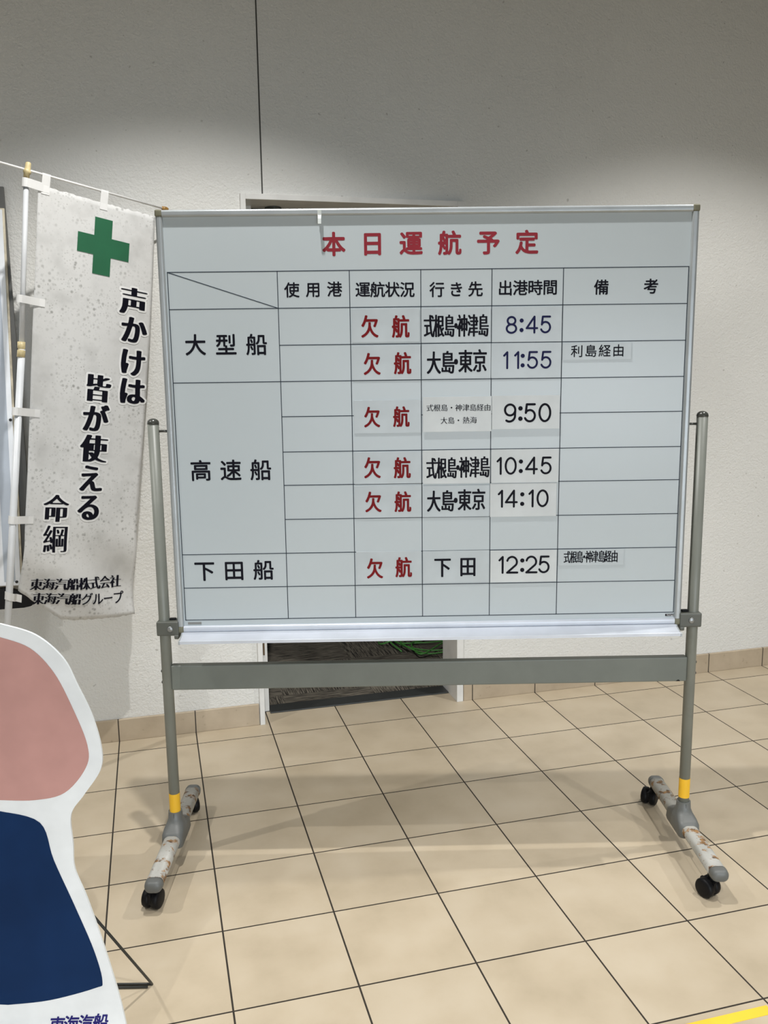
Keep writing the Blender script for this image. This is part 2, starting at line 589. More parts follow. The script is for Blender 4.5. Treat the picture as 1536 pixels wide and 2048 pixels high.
# ------------------------------------------------------------------ lettering outlines and layout
GLYPHS = {
 'T本': '238,6 226,11 222,15 218,24 218,96 217,99 122,100 113,102 107,106 101,117 99,124 97,125 62,95 47,91 34,96 17,115 13,122 12,131 17,143 24,150 53,171 95,215 130,263 151,299 160,319 160,321 156,321 44,321 33,324 25,329 20,338 20,369 24,379 28,384 33,387 42,389 217,390 218,394 218,478 223,487 231,492 240,495 258,495 273,490 278,485 282,478 282,394 283,390 458,389 471,385 476,379 480,371 480,340 475,329 467,324 456,321 340,321 337,319 345,301 365,269 400,221 429,189 456,166 476,153 483,146 489,137 489,129 485,118 467,98 460,93 451,91 438,95 401,125 399,124 398,117 391,106 385,102 376,100 283,99 282,96 282,26 280,19 275,12 269,8 260,5|138,167 213,166 217,167 217,289 213,286 183,231 156,191 138,169|283,167 356,166 359,167 360,169 340,193 311,237 287,282 283,286 282,171',
 'T日': '96,11 88,13 82,17 77,24 75,31 75,440 79,451 88,458 99,461 404,461 419,456 425,451 429,440 429,35 424,24 417,17 406,14 387,14 378,17 368,24 365,31 364,40 360,43 144,43 140,42 139,28 135,20 129,15 117,11|140,110 363,110 364,113 363,220 360,221 140,221 139,217 139,113|140,288 362,288 364,292 364,392 360,395 142,394 139,390 139,292',
 'T運': '296,22 237,25 192,34 172,42 149,54 110,82 103,80 94,73 62,33 54,27 44,25 31,29 17,47 13,56 12,67 17,78 49,111 61,121 78,131 79,135 78,231 74,234 33,234 24,236 17,241 11,253 11,278 15,287 20,292 35,296 115,296 130,292 135,287 139,278 140,129 142,128 143,129 143,153 151,164 156,167 165,170 189,171 188,172 183,174 176,179 170,190 170,324 174,333 179,338 192,343 199,343 199,346 190,349 181,357 165,357 156,359 151,363 144,370 138,361 133,355 115,345 104,343 91,347 86,353 63,387 31,425 27,433 27,442 31,451 36,456 46,462 62,468 76,463 100,440 126,409 140,388 142,388 143,460 151,471 163,476 454,477 467,474 475,467 479,456 479,378 476,371 471,363 465,359 454,357 433,358 425,349 415,346 414,344 429,343 442,339 448,333 452,324 452,190 446,179 438,174 433,172 432,171 458,170 467,167 472,164 476,160 480,151 480,129 476,122 471,117 458,113 342,112 339,110 338,87 340,84 354,84 363,86 428,88 458,91 469,91 478,89 486,83 491,72 491,65 485,44 482,37 476,31 463,27 437,27 429,25 392,25 383,23 308,23|254,85 279,85 278,110 276,112 165,112 165,110 174,104 192,95 203,92 221,88|228,226 274,225 277,226 278,228 277,229 274,230 231,230 228,229|340,226 388,225 392,226 393,228 392,229 388,230 344,230 340,229|228,285 274,284 277,285 277,287 231,287 228,287|341,285 388,284 391,285 391,287 344,287 341,287|415,399 417,400 418,403 418,417 415,419 340,420 337,419 336,417 339,410 339,403 342,400|203,401 276,400 278,403 279,410 282,417 281,419 278,420 204,419 202,415',
 'T航': '40,9 29,13 20,19 14,24 9,33 9,44 19,67 30,99 37,137 38,147 41,169 43,213 40,216 29,216 21,218 13,224 7,235 7,258 11,267 17,273 29,277 40,277 43,279 43,417 48,426 56,432 65,434 87,434 90,436 101,478 108,489 121,494 129,495 147,491 157,483 162,474 162,463 153,437 154,434 194,434 204,432 214,424 217,417 218,410 221,409 231,411 308,411 311,412 312,415 290,463 289,472 293,481 301,489 328,496 340,492 348,485 373,435 378,422 380,412 465,411 475,408 482,403 487,392 487,365 483,358 478,353 465,348 231,348 221,350 218,349 218,346 219,74 221,74 222,77 232,94 239,113 243,126 248,154 250,172 250,201 252,208 252,308 256,319 263,325 274,328 410,328 419,326 424,323 428,319 432,310 432,74 435,72 440,72 444,76 445,106 450,122 456,128 469,132 479,130 491,122 496,112 496,88 495,83 493,51 483,29 478,23 467,17 453,13 444,11 421,11 403,15 392,20 379,33 373,47 373,60 371,67 371,263 367,266 315,266 312,265 311,262 311,171 309,165 307,138 299,103 289,72 271,38 251,14 246,11 235,9 224,13 206,25 190,17 167,11 146,11 138,9 128,12 121,18 115,28 111,40 111,53 116,62 124,67 133,70 156,70 160,71 161,119 158,122 151,118 140,116 131,118 126,121 122,126 101,171 99,171 93,113 85,78 74,44 62,21 58,16 51,11|158,174 160,173 161,178 161,213 158,216 138,216 138,212|101,278 121,278 113,292 103,319 101,319 100,281|152,278 160,278 160,283 158,284|158,324 160,323 161,328 160,374 156,375 130,374 139,365|101,372 103,371 105,374 103,375',
 'T予': '163,8 151,13 143,24 136,46 136,54 141,63 148,69 158,71 217,71 221,74 221,242 217,243 37,243 24,247 18,253 15,260 15,290 18,297 24,303 37,307 222,308 223,310 219,312 153,341 141,349 136,358 136,371 140,379 146,388 155,396 167,398 181,394 246,367 253,365 292,390 306,401 307,403 83,404 70,408 65,413 61,421 61,449 65,458 72,465 85,468 388,468 403,464 420,451 426,440 427,429 423,421 388,388 319,335 321,333 344,321 353,309 356,307 449,307 467,301 478,295 483,285 484,272 480,263 442,206 416,172 398,154 385,150 376,152 358,163 350,172 348,178 348,183 352,194 385,234 388,240 388,242 287,242 286,238 286,65 283,46 276,31 271,25 262,19 235,11 201,7',
 'T定': '46,11 35,15 18,29 13,40 13,51 18,60 34,76 51,99 69,131 83,171 93,208 99,246 103,253 108,258 121,262 138,261 149,258 156,251 161,242 161,228 152,183 154,174 163,156 179,133 197,115 213,104 217,104 218,271 217,274 213,275 117,275 106,277 98,283 93,292 92,316 81,304 69,300 51,300 42,302 37,305 33,310 29,321 29,419 35,430 42,435 53,438 213,438 215,440 205,462 205,471 209,479 215,486 221,489 244,495 254,492 262,487 267,479 287,440 290,438 447,438 458,435 464,431 471,419 471,321 467,310 463,305 458,302 449,300 431,300 421,302 412,307 410,292 406,284 399,278 388,275 287,275 282,272 282,226 283,222 406,221 417,219 425,213 430,203 430,178 426,169 421,163 408,159 283,158 282,154 282,88 285,83 301,82 306,80 463,80 474,78 483,71 488,60 487,51 480,31 474,21 467,17 456,14 313,14 258,22 212,34 172,56 139,87 129,101 126,102 103,62 75,26 67,18 62,15 49,11|92,326 94,326 98,333 103,337 117,341 387,341 397,339 406,334 407,371 403,373 94,373 91,369',
 'H使': '88,10 81,15 77,28 76,279 72,279 48,251 40,247 29,246 26,247 18,253 7,272 4,281 8,293 41,329 76,378 100,417 129,480 138,486 154,486 167,482 175,476 180,463 169,437 172,434 288,434 291,438 291,471 296,482 304,487 329,488 333,487 339,483 342,478 345,471 345,437 347,434 474,434 478,433 484,429 489,417 489,397 485,387 478,381 349,380 346,379 345,354 347,350 458,350 462,349 469,344 473,331 473,210 469,199 460,193 342,192 330,146 314,110 328,102 387,81 444,68 476,64 483,58 487,47 484,37 473,19 463,13 444,13 385,26 331,43 281,68 277,67 256,50 233,36 194,18 176,13 165,13 154,21 147,29 141,44 146,57 153,62 183,72 206,83 228,96 232,101 207,124 193,140 177,162 172,174 172,179 178,192 170,199 166,210 166,331 168,340 172,346 179,350 288,350 291,353 291,376 290,379 287,380 165,380 156,386 151,397 149,396 138,376 132,362 132,26 128,15 121,10|265,140 267,140 271,144 278,160 284,178 286,187 285,192 281,193 219,192 219,190 222,185 238,165|221,244 290,244 291,247 290,299 287,300 221,299 220,296 220,247|346,244 418,244 420,247 419,299 415,300 346,299 345,296 345,247',
 'H用': '328,15 319,22 311,47 313,58 316,63 324,68 354,68 367,66 374,68 396,68 398,71 398,160 397,163 394,164 285,164 281,163 280,33 276,22 269,17 237,17 229,22 226,31 225,160 224,163 221,164 117,164 114,160 111,137 105,113 96,87 84,58 67,31 59,21 53,17 40,16 37,17 31,21 17,33 13,44 13,49 17,58 32,79 48,113 58,151 62,174 66,204 66,226 68,233 68,437 72,447 79,453 437,454 440,453 448,447 452,435 451,54 442,33 429,24 417,18 390,14|123,219 224,219 225,222 224,283 221,284 124,283 123,279 123,254 121,247 121,222|282,219 397,219 398,222 397,283 394,284 282,283 280,279 280,222|124,338 224,338 225,342 224,399 221,400 124,399 123,396 123,342|282,338 397,338 398,342 397,399 394,400 282,399 280,396 280,342',
 'H港': '258,17 238,20 226,25 214,35 208,47 204,62 203,74 202,81 201,185 197,184 174,163 162,154 149,154 142,158 138,158 114,104 82,40 75,29 67,25 51,26 33,38 27,46 25,53 27,60 57,113 101,205 110,212 113,212 124,212 135,205 141,206 175,238 192,259 206,281 206,283 203,284 140,284 131,287 123,272 115,263 108,259 94,259 63,280 18,304 13,317 17,328 27,340 35,346 49,346 87,328 122,305 125,308 125,321 127,328 131,333 137,337 210,338 213,338 214,342 214,372 213,376 158,377 151,383 146,398 144,398 133,390 119,390 87,414 45,438 39,451 42,460 52,474 60,480 76,480 97,469 143,440 154,427 162,429 210,429 214,431 214,472 218,483 228,489 254,489 263,484 267,474 268,433 269,429 344,429 348,431 348,472 352,483 362,489 388,489 397,484 401,474 402,433 403,429 463,428 471,424 474,419 477,412 477,394 472,383 463,377 403,376 402,372 402,342 403,339 406,338 478,337 487,331 491,321 491,303 489,294 485,288 478,284 415,284 412,283 411,281 426,259 437,246 462,221 488,201 493,190 488,179 478,166 469,160 454,159 438,170 412,195 408,196 407,138 403,128 396,122 260,121 257,121 255,117 256,72 263,68 279,68 287,66 385,66 401,68 405,71 408,76 413,101 418,112 424,115 428,116 437,116 449,112 458,104 462,90 457,60 448,38 438,29 429,23 417,18 404,16|257,171 353,170 355,174 355,201 351,204 258,203 255,199 255,174|252,253 363,252 366,253 367,254 352,281 349,284 271,284 266,281 252,256|269,338 346,338 348,342 348,374 344,377 271,377 268,372 268,342',
 'H運': '290,27 285,29 247,29 219,32 194,38 174,45 154,56 117,83 110,86 103,85 95,79 79,62 60,36 53,31 38,30 31,35 20,49 17,58 16,65 20,76 49,105 61,115 80,128 82,131 82,235 79,239 28,239 21,243 17,247 14,256 14,274 17,281 20,287 26,290 29,291 121,291 129,287 133,281 136,272 137,125 169,102 190,92 201,88 240,80 256,80 263,79 287,79 287,81 282,94 282,115 279,118 160,118 152,122 149,128 147,135 147,149 151,159 158,164 278,164 281,165 282,169 281,176 278,177 187,177 179,181 176,187 173,196 173,319 177,331 187,337 279,338 282,340 282,347 278,350 197,350 190,354 183,362 160,363 152,367 149,372 146,381 146,453 149,462 152,467 158,471 162,471 463,471 471,465 475,454 475,379 469,367 462,363 431,363 425,354 417,350 340,350 337,349 336,346 336,340 338,338 435,337 444,331 448,319 448,196 446,187 442,181 435,177 340,177 337,176 336,169 337,165 340,164 465,164 472,159 476,149 477,135 474,128 471,122 463,118 338,118 336,115 336,94 330,79 349,79 358,80 422,82 451,86 474,86 483,80 487,69 480,42 476,37 469,32 442,32 435,30 397,30 388,29|224,221 279,220 282,222 282,233 278,236 226,236 223,233|337,221 394,220 396,222 396,233 392,236 338,236 336,233|224,279 279,279 282,281 282,290 278,293 226,293 223,290|337,279 394,279 396,281 396,290 392,293 338,293 336,290|97,349 90,354 67,389 43,417 33,431 31,438 34,449 54,462 69,462 78,457 107,426 128,400 137,385 139,374 137,367 133,361 113,349|199,396 279,395 282,397 283,406 286,415 294,421 321,422 324,421 332,415 335,406 336,397 338,395 419,394 421,397 421,422 417,425 201,425 198,421 198,399',
 'H航': '35,15 18,26 13,37 13,42 24,69 33,96 41,133 41,144 45,165 46,219 44,221 24,222 15,227 11,238 11,254 15,265 22,271 44,272 46,274 46,410 49,419 52,424 60,428 92,430 96,438 104,474 109,485 117,489 133,489 146,487 151,483 157,476 159,467 147,435 147,429 203,428 210,422 214,412 215,403 217,402 226,405 318,406 319,408 314,422 295,462 293,469 297,480 306,487 321,491 331,491 335,490 341,487 346,479 373,424 375,417 373,408 374,406 471,405 479,400 484,388 484,371 479,359 471,354 226,354 217,357 215,356 214,353 215,63 217,63 221,67 237,96 246,121 252,151 254,169 254,197 255,204 255,304 260,317 267,323 271,323 415,323 424,317 428,306 429,69 433,66 444,66 446,69 448,74 448,103 452,117 456,122 463,127 476,127 487,121 493,108 491,69 489,53 485,42 478,29 465,20 449,16 415,16 404,18 397,22 390,27 383,35 377,51 377,63 375,71 375,269 371,271 312,271 308,271 307,267 307,174 305,169 303,142 298,113 289,85 280,63 267,40 250,19 242,14 229,15 206,31 188,20 172,16 133,14 123,21 120,26 114,46 119,59 128,64 154,64 162,66 164,69 164,128 163,130 162,130 153,124 146,121 135,122 127,126 103,176 97,183 95,179 95,158 89,117 82,81 69,42 58,22 55,19 47,14|161,156 163,156 164,160 163,220 160,221 98,221 96,213 99,211 115,218 126,217 133,212|98,272 160,271 163,273 164,376 163,379 101,380 97,379 97,363 108,369 112,370 126,370 135,364 153,324 161,301 157,288 149,283 142,280 128,281 120,287 103,329 99,337 97,337 96,276',
 'H状': '126,13 118,19 114,29 113,182 110,180 62,134 47,124 33,123 25,128 17,140 11,153 11,158 15,167 42,189 106,246 113,254 114,258 114,308 112,309 99,301 96,300 85,301 77,306 50,349 24,383 20,394 22,401 26,407 44,419 58,419 66,413 110,356 113,354 115,474 119,484 126,489 156,489 165,484 170,472 171,332 183,341 283,341 286,346 286,472 290,482 297,487 329,487 337,481 341,471 340,342 344,341 471,341 478,337 482,331 484,324 484,303 480,292 472,286 354,286 351,285 350,281 359,246 376,201 399,154 427,113 458,82 484,63 489,51 487,44 479,32 471,23 462,18 449,18 422,38 391,69 367,103 343,146 322,197 321,198 305,154 283,112 263,81 235,47 210,23 203,18 187,18 171,28 165,18 158,13|170,67 172,66 179,71 201,93 230,131 252,172 267,213 274,242 280,276 279,285 183,286 171,295|426,356 417,363 400,392 368,437 366,444 370,454 388,467 403,468 412,462 440,425 464,388 466,379 462,371 458,366 442,356',
 'H況': '153,17 145,22 134,37 131,47 133,54 137,60 169,77 183,89 196,103 208,121 216,133 224,158 234,213 234,233 236,238 235,242 194,243 186,249 182,260 182,447 186,460 194,465 197,466 446,466 454,462 458,456 461,447 461,260 456,249 447,243 390,243 386,240 386,74 388,69 396,66 428,66 435,69 437,78 438,88 439,94 439,117 443,128 453,134 465,134 476,130 487,122 491,113 491,106 485,62 478,40 473,31 462,22 446,16 371,16 356,20 343,29 334,47 330,74 330,240 326,243 294,243 289,240 287,201 278,151 260,99 239,67 209,38 169,17|60,24 38,40 34,51 38,63 83,133 128,210 138,218 153,216 162,211 172,199 175,190 171,179 119,87 83,29 74,23|110,258 76,276 31,295 22,301 18,306 16,315 20,326 28,337 37,343 54,342 92,328 131,308 138,303 142,297 145,287 142,279 135,267 124,258|239,297 404,297 405,301 404,411 401,412 239,412 238,408 238,301|133,395 101,416 58,436 51,441 47,451 47,454 50,463 62,477 71,482 81,482 88,480 131,460 166,438 171,426 167,415 160,404 149,395',
 'H行': '99,10 92,15 88,26 87,217 85,217 79,213 63,198 47,186 37,186 33,186 27,190 20,199 12,210 9,221 15,234 58,270 93,306 124,345 142,371 151,378 163,378 181,373 187,369 191,363 193,354 187,340 176,324 141,278 141,26 137,15 129,10|287,13 279,19 268,47 270,56 274,62 281,66 351,66 353,67 355,71 355,265 351,268 197,268 190,274 186,285 186,304 190,315 197,321 201,321 474,321 482,315 486,304 486,285 480,272 472,268 415,268 411,265 411,58 408,47 403,35 396,27 388,22 376,17 365,14 351,14 344,12|35,338 28,343 15,362 13,371 19,382 49,405 78,430 111,465 121,479 129,485 146,485 167,474 173,462 171,454 161,440 146,423 108,386 69,353 49,338|221,406 215,410 211,415 209,422 209,440 213,453 222,459 460,459 469,453 473,442 473,422 471,415 467,410 460,405',
 'Hき': '235,27 229,29 204,29 160,38 131,50 104,72 90,101 86,122 86,144 90,165 95,181 102,197 106,203 113,207 128,207 144,203 151,197 155,185 143,156 141,147 141,129 143,121 151,107 165,97 183,90 215,84 242,84 251,82 260,84 296,84 351,91 363,90 371,85 375,74 373,53 369,41 360,35 310,29 283,28 276,27|360,147 324,153 271,159 259,167 255,178 255,190 259,201 267,207 287,207 310,204 321,204 298,251 296,253 246,252 238,250 138,250 129,252 99,252 85,254 79,258 73,271 72,290 76,301 85,307 110,307 115,305 138,305 146,304 253,304 272,306 274,308 259,351 256,353 242,352 169,352 162,353 103,355 94,358 86,363 82,374 82,392 87,403 94,408 97,409 122,409 128,407 147,407 154,405 194,405 203,404 240,406 242,408 232,442 233,449 237,459 244,464 260,466 276,466 285,460 291,446 297,413 299,410 346,418 378,427 392,427 400,422 405,412 407,396 405,385 401,379 390,374 349,364 315,359 313,356 318,338 329,312 351,314 379,320 410,328 421,328 430,322 436,306 437,290 433,281 426,276 404,270 354,260 365,237 384,206 392,197 398,183 394,171 381,152 372,147',
 'H先': '46,13 36,21 25,37 22,46 25,54 27,58 37,64 69,77 93,94 97,97 121,124 137,156 141,167 146,188 150,215 149,218 146,220 33,220 26,226 22,237 22,256 26,267 33,273 37,273 217,273 221,276 221,353 219,357 135,357 107,306 98,294 94,290 87,286 74,286 60,293 52,299 48,310 51,321 75,360 89,390 107,440 113,463 116,469 126,475 138,475 156,471 164,465 168,453 156,415 156,412 158,411 220,412 221,415 222,472 226,483 235,489 263,489 267,489 274,484 278,472 279,415 281,411 428,411 431,410 437,406 443,394 443,374 439,363 431,358 280,356 279,353 279,278 279,274 283,273 463,273 467,273 474,267 478,256 478,237 474,226 467,220 346,220 342,219 341,215 341,85 344,74 347,73 424,74 427,78 430,87 432,99 432,122 436,133 446,139 462,139 480,129 483,124 486,115 484,92 480,69 473,47 466,37 453,26 433,20 331,20 315,24 301,33 294,42 290,54 286,83 286,217 281,220 212,220 207,217 202,181 189,135 169,96 155,78 140,61 99,31 60,13',
 'H出': '410,13 401,21 398,29 398,38 396,41 58,41 54,42 47,47 43,60 43,221 47,233 54,239 88,239 96,235 99,229 102,221 102,101 103,97 215,96 218,97 220,101 219,252 215,254 79,254 72,258 68,263 66,272 66,424 68,433 72,438 79,443 110,443 117,438 121,433 123,424 123,312 124,308 217,307 220,312 220,474 224,484 231,489 267,489 274,483 278,472 279,308 283,307 374,307 378,308 379,312 379,426 381,435 384,440 392,445 422,445 431,439 436,426 436,272 431,259 422,254 283,254 280,253 279,249 279,101 281,97 397,97 398,101 398,221 401,229 404,235 412,239 444,239 453,233 457,221 457,29 453,19 446,13',
 'H時': '317,13 309,19 301,44 301,49 306,60 313,64 369,64 373,67 373,187 371,191 199,191 192,194 189,190 189,126 184,113 178,110 174,109 85,109 82,106 82,83 76,72 69,68 44,68 40,68 33,74 29,87 29,438 33,451 40,457 174,457 178,457 184,453 189,440 189,337 190,333 192,332 303,332 306,333 307,374 306,378 213,379 208,383 204,388 202,396 202,412 206,423 215,428 306,429 307,433 307,472 311,483 319,489 347,489 357,483 361,472 361,433 363,429 456,428 466,422 470,412 470,396 466,385 458,379 362,378 361,374 361,337 362,333 365,332 478,332 487,326 491,315 491,299 489,290 485,285 478,280 429,280 427,276 428,242 431,241 472,241 479,237 483,233 486,224 486,208 483,201 480,196 472,191 431,191 427,188 427,51 423,38 418,29 401,18 385,14 371,12|283,74 274,81 254,112 222,154 220,163 224,174 244,187 256,188 267,180 299,143 321,110 323,99 321,92 317,86 297,74|83,162 131,161 135,162 136,254 135,258 87,259 83,258 82,165|192,238 199,241 371,241 373,246 373,278 369,280 192,281 190,279 189,276 189,242|83,312 131,311 135,312 136,399 135,403 87,404 83,402 82,315',
 'H間': '47,11 40,17 36,29 36,449 38,458 41,463 47,467 51,468 224,467 232,462 236,449 236,297 233,288 230,283 222,279 96,279 92,277 91,28 87,17 79,11|353,11 347,15 343,21 334,47 335,54 333,57 201,57 198,54 198,47 194,38 187,33 160,32 151,38 146,51 147,240 151,251 160,257 337,257 346,253 349,247 352,238 351,70 353,68 367,66 403,66 408,67 411,72 411,274 406,277 276,277 267,283 262,296 263,451 267,462 276,468 453,468 462,462 466,449 466,54 462,40 458,32 451,26 438,18 415,13 396,12 388,11|199,106 296,106 298,108 298,133 294,136 201,136 198,131 198,110|199,183 296,182 298,185 298,208 294,211 201,211 198,206 198,187|317,324 408,323 411,326 411,349 406,352 319,352 316,347 316,328|92,326 179,325 182,328 182,349 178,352 94,352 91,347|92,397 179,397 182,399 182,419 178,421 94,421 91,417|317,397 408,397 411,399 411,419 406,421 319,421 316,417',
 'H備': '79,13 72,19 68,31 68,260 67,262 65,262 53,246 46,240 33,239 22,247 11,267 9,276 13,287 30,310 48,338 67,376 83,412 106,474 109,479 119,486 129,486 138,483 144,482 152,476 157,463 142,417 122,365 121,246 122,242 124,241 163,268 196,299 196,301 194,302 149,302 141,306 138,312 136,321 136,338 140,350 149,355 222,355 227,358 227,383 224,386 163,386 156,390 150,403 150,421 152,428 156,433 163,437 226,438 227,442 227,472 231,482 238,487 267,487 276,482 280,471 280,442 283,438 345,438 346,442 347,471 351,482 360,487 385,488 388,487 396,482 399,472 400,442 401,438 454,437 462,433 466,428 468,419 468,403 463,391 454,386 401,385 400,381 400,358 404,355 467,355 474,351 478,346 480,337 480,319 477,310 474,306 465,302 265,302 250,283 251,281 254,280 444,280 447,280 454,275 459,262 459,54 455,37 450,28 437,18 421,14 387,14 378,20 370,42 372,51 375,56 381,60 404,62 405,83 403,87 346,87 345,83 345,40 341,29 331,23 308,23 304,24 297,29 293,38 293,83 292,87 235,88 231,85 230,29 226,19 217,13 188,13 181,19 177,29 176,208 172,208 153,195 140,195 137,195 131,199 124,208 122,208 121,29 117,19 110,13|232,137 290,136 293,138 293,158 288,161 233,161 230,156|346,137 403,136 405,138 405,158 401,161 347,161 345,156|232,208 290,207 293,210 293,228 288,230 233,230 230,226|346,208 403,207 405,210 405,228 401,230 347,230 345,226|282,356 344,356 346,358 346,383 342,386 283,386 280,381 280,360',
 'H考': '265,15 260,16 231,16 222,22 218,28 211,49 215,62 224,68 315,66 324,68 330,76 339,97 345,122 343,128 140,129 133,135 129,146 131,153 148,187 149,195 83,165 51,152 37,152 29,156 20,172 16,183 20,196 28,201 71,218 126,243 174,268 205,287 205,288 199,289 40,289 33,294 29,299 27,306 27,322 31,335 40,341 197,342 198,346 198,376 197,379 85,380 77,385 74,390 72,397 72,413 76,425 85,430 197,431 198,435 199,474 203,484 212,489 240,489 249,483 253,472 254,435 255,431 349,430 358,425 363,411 367,412 375,421 404,455 412,460 428,461 438,455 446,450 449,440 450,435 446,424 420,394 370,346 368,342 465,341 474,335 478,324 478,306 476,299 473,294 467,290 301,289 258,260 258,258 263,257 421,257 428,251 432,238 432,226 430,219 426,213 421,210 219,209 214,206 202,181 203,178 204,177 392,177 401,171 405,162 405,151 400,119 391,79 380,51 368,33 347,20 333,16 315,14|255,342 281,341 287,342 317,366 329,377 330,379 255,379 254,376 254,346',
 'L大': '47,17 41,21 24,40 21,47 22,54 24,60 29,66 69,86 79,93 117,123 150,162 178,208 194,247 205,287 204,288 201,289 35,290 27,296 23,303 23,331 25,337 31,342 38,345 215,346 218,353 220,383 221,388 224,478 229,485 235,489 263,489 272,486 276,481 278,476 277,401 275,394 273,354 272,349 273,346 463,345 471,342 476,337 478,331 478,303 475,296 467,290 299,289 296,289 294,287 308,251 334,197 364,154 397,118 438,86 465,73 476,63 478,58 478,46 459,21 453,18 440,18 408,36 365,70 346,88 321,118 290,163 265,211 253,242 251,242 242,217 217,163 196,129 164,92 151,79 106,43 58,17',
 'L型': '28,29 20,35 16,44 17,71 21,77 28,82 222,82 226,83 227,87 227,122 224,127 81,127 74,130 69,137 68,142 68,167 72,173 79,178 224,179 227,181 227,203 224,207 199,208 193,212 188,219 187,310 187,313 183,314 137,313 134,310 133,301 126,278 114,253 99,232 81,214 65,202 60,200 50,201 46,204 31,218 29,226 29,233 31,238 56,262 67,275 78,296 84,312 81,314 40,314 34,317 29,322 27,328 27,354 32,362 38,366 88,366 91,371 90,417 87,418 56,418 48,422 43,431 43,454 45,460 51,466 58,468 269,468 276,466 281,460 284,454 283,429 279,422 272,418 242,418 238,417 238,369 240,366 279,366 285,363 291,358 293,353 293,328 289,321 281,315 242,314 238,313 238,237 242,236 265,236 271,233 276,228 278,222 279,181 281,179 417,178 422,176 427,172 430,163 430,138 426,132 419,127 280,126 279,122 279,85 283,82 472,82 480,76 484,69 484,42 482,37 476,31 469,29|356,202 349,207 343,215 338,233 338,242 341,247 346,251 351,253 399,254 403,256 404,474 408,480 415,485 442,485 450,479 454,471 454,240 451,229 447,222 441,215 421,206 394,202|322,276 314,281 311,288 311,447 314,454 322,460 346,461 354,456 359,447 359,288 355,281 347,276|140,367 183,366 187,367 187,413 186,417 144,418 140,417 139,371',
 'L船': '269,11 261,17 257,26 257,224 261,233 265,237 272,239 444,239 453,236 457,231 459,224 459,28 455,19 451,15 446,13 421,13 415,15 410,20 408,24 407,31 404,34 310,34 306,33 305,22 297,13 292,11|37,17 24,24 17,31 14,37 14,46 28,76 37,106 43,135 46,163 48,219 46,221 26,222 18,228 14,235 14,256 17,263 22,269 28,271 46,272 48,274 49,415 54,422 60,426 100,428 107,447 113,476 116,481 121,485 126,487 138,487 149,485 159,479 164,471 164,460 154,435 153,428 213,427 221,422 227,413 226,53 223,40 220,35 208,25 196,20 167,16 147,16 142,18 137,24 130,42 130,53 134,60 138,64 144,66 174,66 178,69 178,219 174,221 97,221 95,217 95,174 93,167 91,135 82,83 71,49 58,24 49,17|307,87 403,86 406,87 407,183 406,187 310,187 306,186 305,90|146,122 140,125 134,131 105,192 105,201 108,207 115,214 124,218 135,217 144,210 167,165 175,146 175,137 169,129 156,122|251,249 246,252 233,265 230,271 230,278 234,285 251,300 260,311 271,333 277,358 277,374 279,381 279,447 282,454 287,458 294,461 419,461 428,457 432,453 434,446 434,303 438,300 472,300 479,296 483,292 486,287 486,265 482,258 478,254 472,252 421,252 404,258 395,267 388,278 386,288 386,408 381,411 329,411 326,410 325,406 325,351 321,328 312,303 301,282 279,259 265,249|98,272 174,271 178,273 179,374 177,378 101,379 97,377 96,276|140,281 135,284 129,290 105,347 106,356 109,362 113,366 126,371 135,371 144,363 162,328 170,306 169,296 162,286 151,280',
 'L高': '53,11 45,17 41,26 41,233 43,240 49,246 56,248 444,248 451,246 457,240 459,233 459,44 454,34 444,24 431,18 421,16 372,14 367,17 362,22 354,40 354,47 356,53 365,60 403,61 407,63 407,194 406,197 96,198 92,197 91,194 91,24 87,17 79,11|146,42 138,47 134,56 134,172 137,178 142,183 149,186 346,186 353,183 358,178 361,171 361,81 358,74 353,68 346,66 187,66 184,63 183,52 176,43 171,41|185,112 310,111 312,113 312,138 308,141 187,141 184,137 184,115|110,258 102,263 98,272 98,363 102,371 110,376 390,377 399,373 405,365 405,271 402,263 394,258|151,304 349,304 352,306 352,328 347,330 153,330 150,326|35,386 27,392 23,401 24,426 27,431 33,436 38,438 221,438 222,440 216,462 217,473 224,482 244,487 256,487 264,481 269,472 279,443 281,440 285,438 462,437 471,432 475,424 474,397 469,389 462,386',
 'L速': '253,22 224,25 183,36 154,50 129,67 122,71 115,72 106,71 90,60 53,25 40,23 35,25 30,29 17,49 16,58 18,63 56,96 87,115 89,119 89,253 87,257 31,257 24,259 19,265 16,271 16,297 18,303 22,307 31,311 126,311 131,308 137,303 139,296 139,117 144,111 167,97 171,97 158,111 154,119 154,129 156,135 162,141 183,152 215,175 250,208 259,219 258,221 254,221 185,222 179,224 174,229 171,237 172,351 178,359 185,362 283,363 286,365 286,381 285,385 281,386 163,386 157,390 152,397 152,426 158,434 165,437 283,438 286,442 286,476 289,483 294,487 299,489 324,489 331,486 337,478 338,442 340,438 467,437 472,435 477,431 480,422 480,397 476,391 469,386 342,386 338,383 338,365 340,363 444,362 451,359 456,353 457,347 457,237 455,229 450,224 444,222 372,221 372,219 378,214 443,163 464,142 466,137 466,129 464,122 451,107 444,104 435,104 429,107 406,130 383,150 342,182 338,183 337,88 335,82 327,74 372,73 379,75 440,77 446,78 471,78 476,76 482,71 484,65 484,58 476,33 471,28 465,25 392,23 383,21|248,74 296,74 288,82 286,88 285,175 281,173 244,136 223,119 190,97 185,95 176,94 188,86 204,81 235,75|223,271 285,271 286,274 285,313 281,314 223,313 221,310 221,274|339,271 406,271 407,274 406,313 403,314 339,313 338,310 338,274|108,351 98,358 70,394 34,431 32,442 34,447 42,455 53,462 58,464 67,464 81,454 118,417 142,387 145,381 145,374 140,366 121,351 117,350',
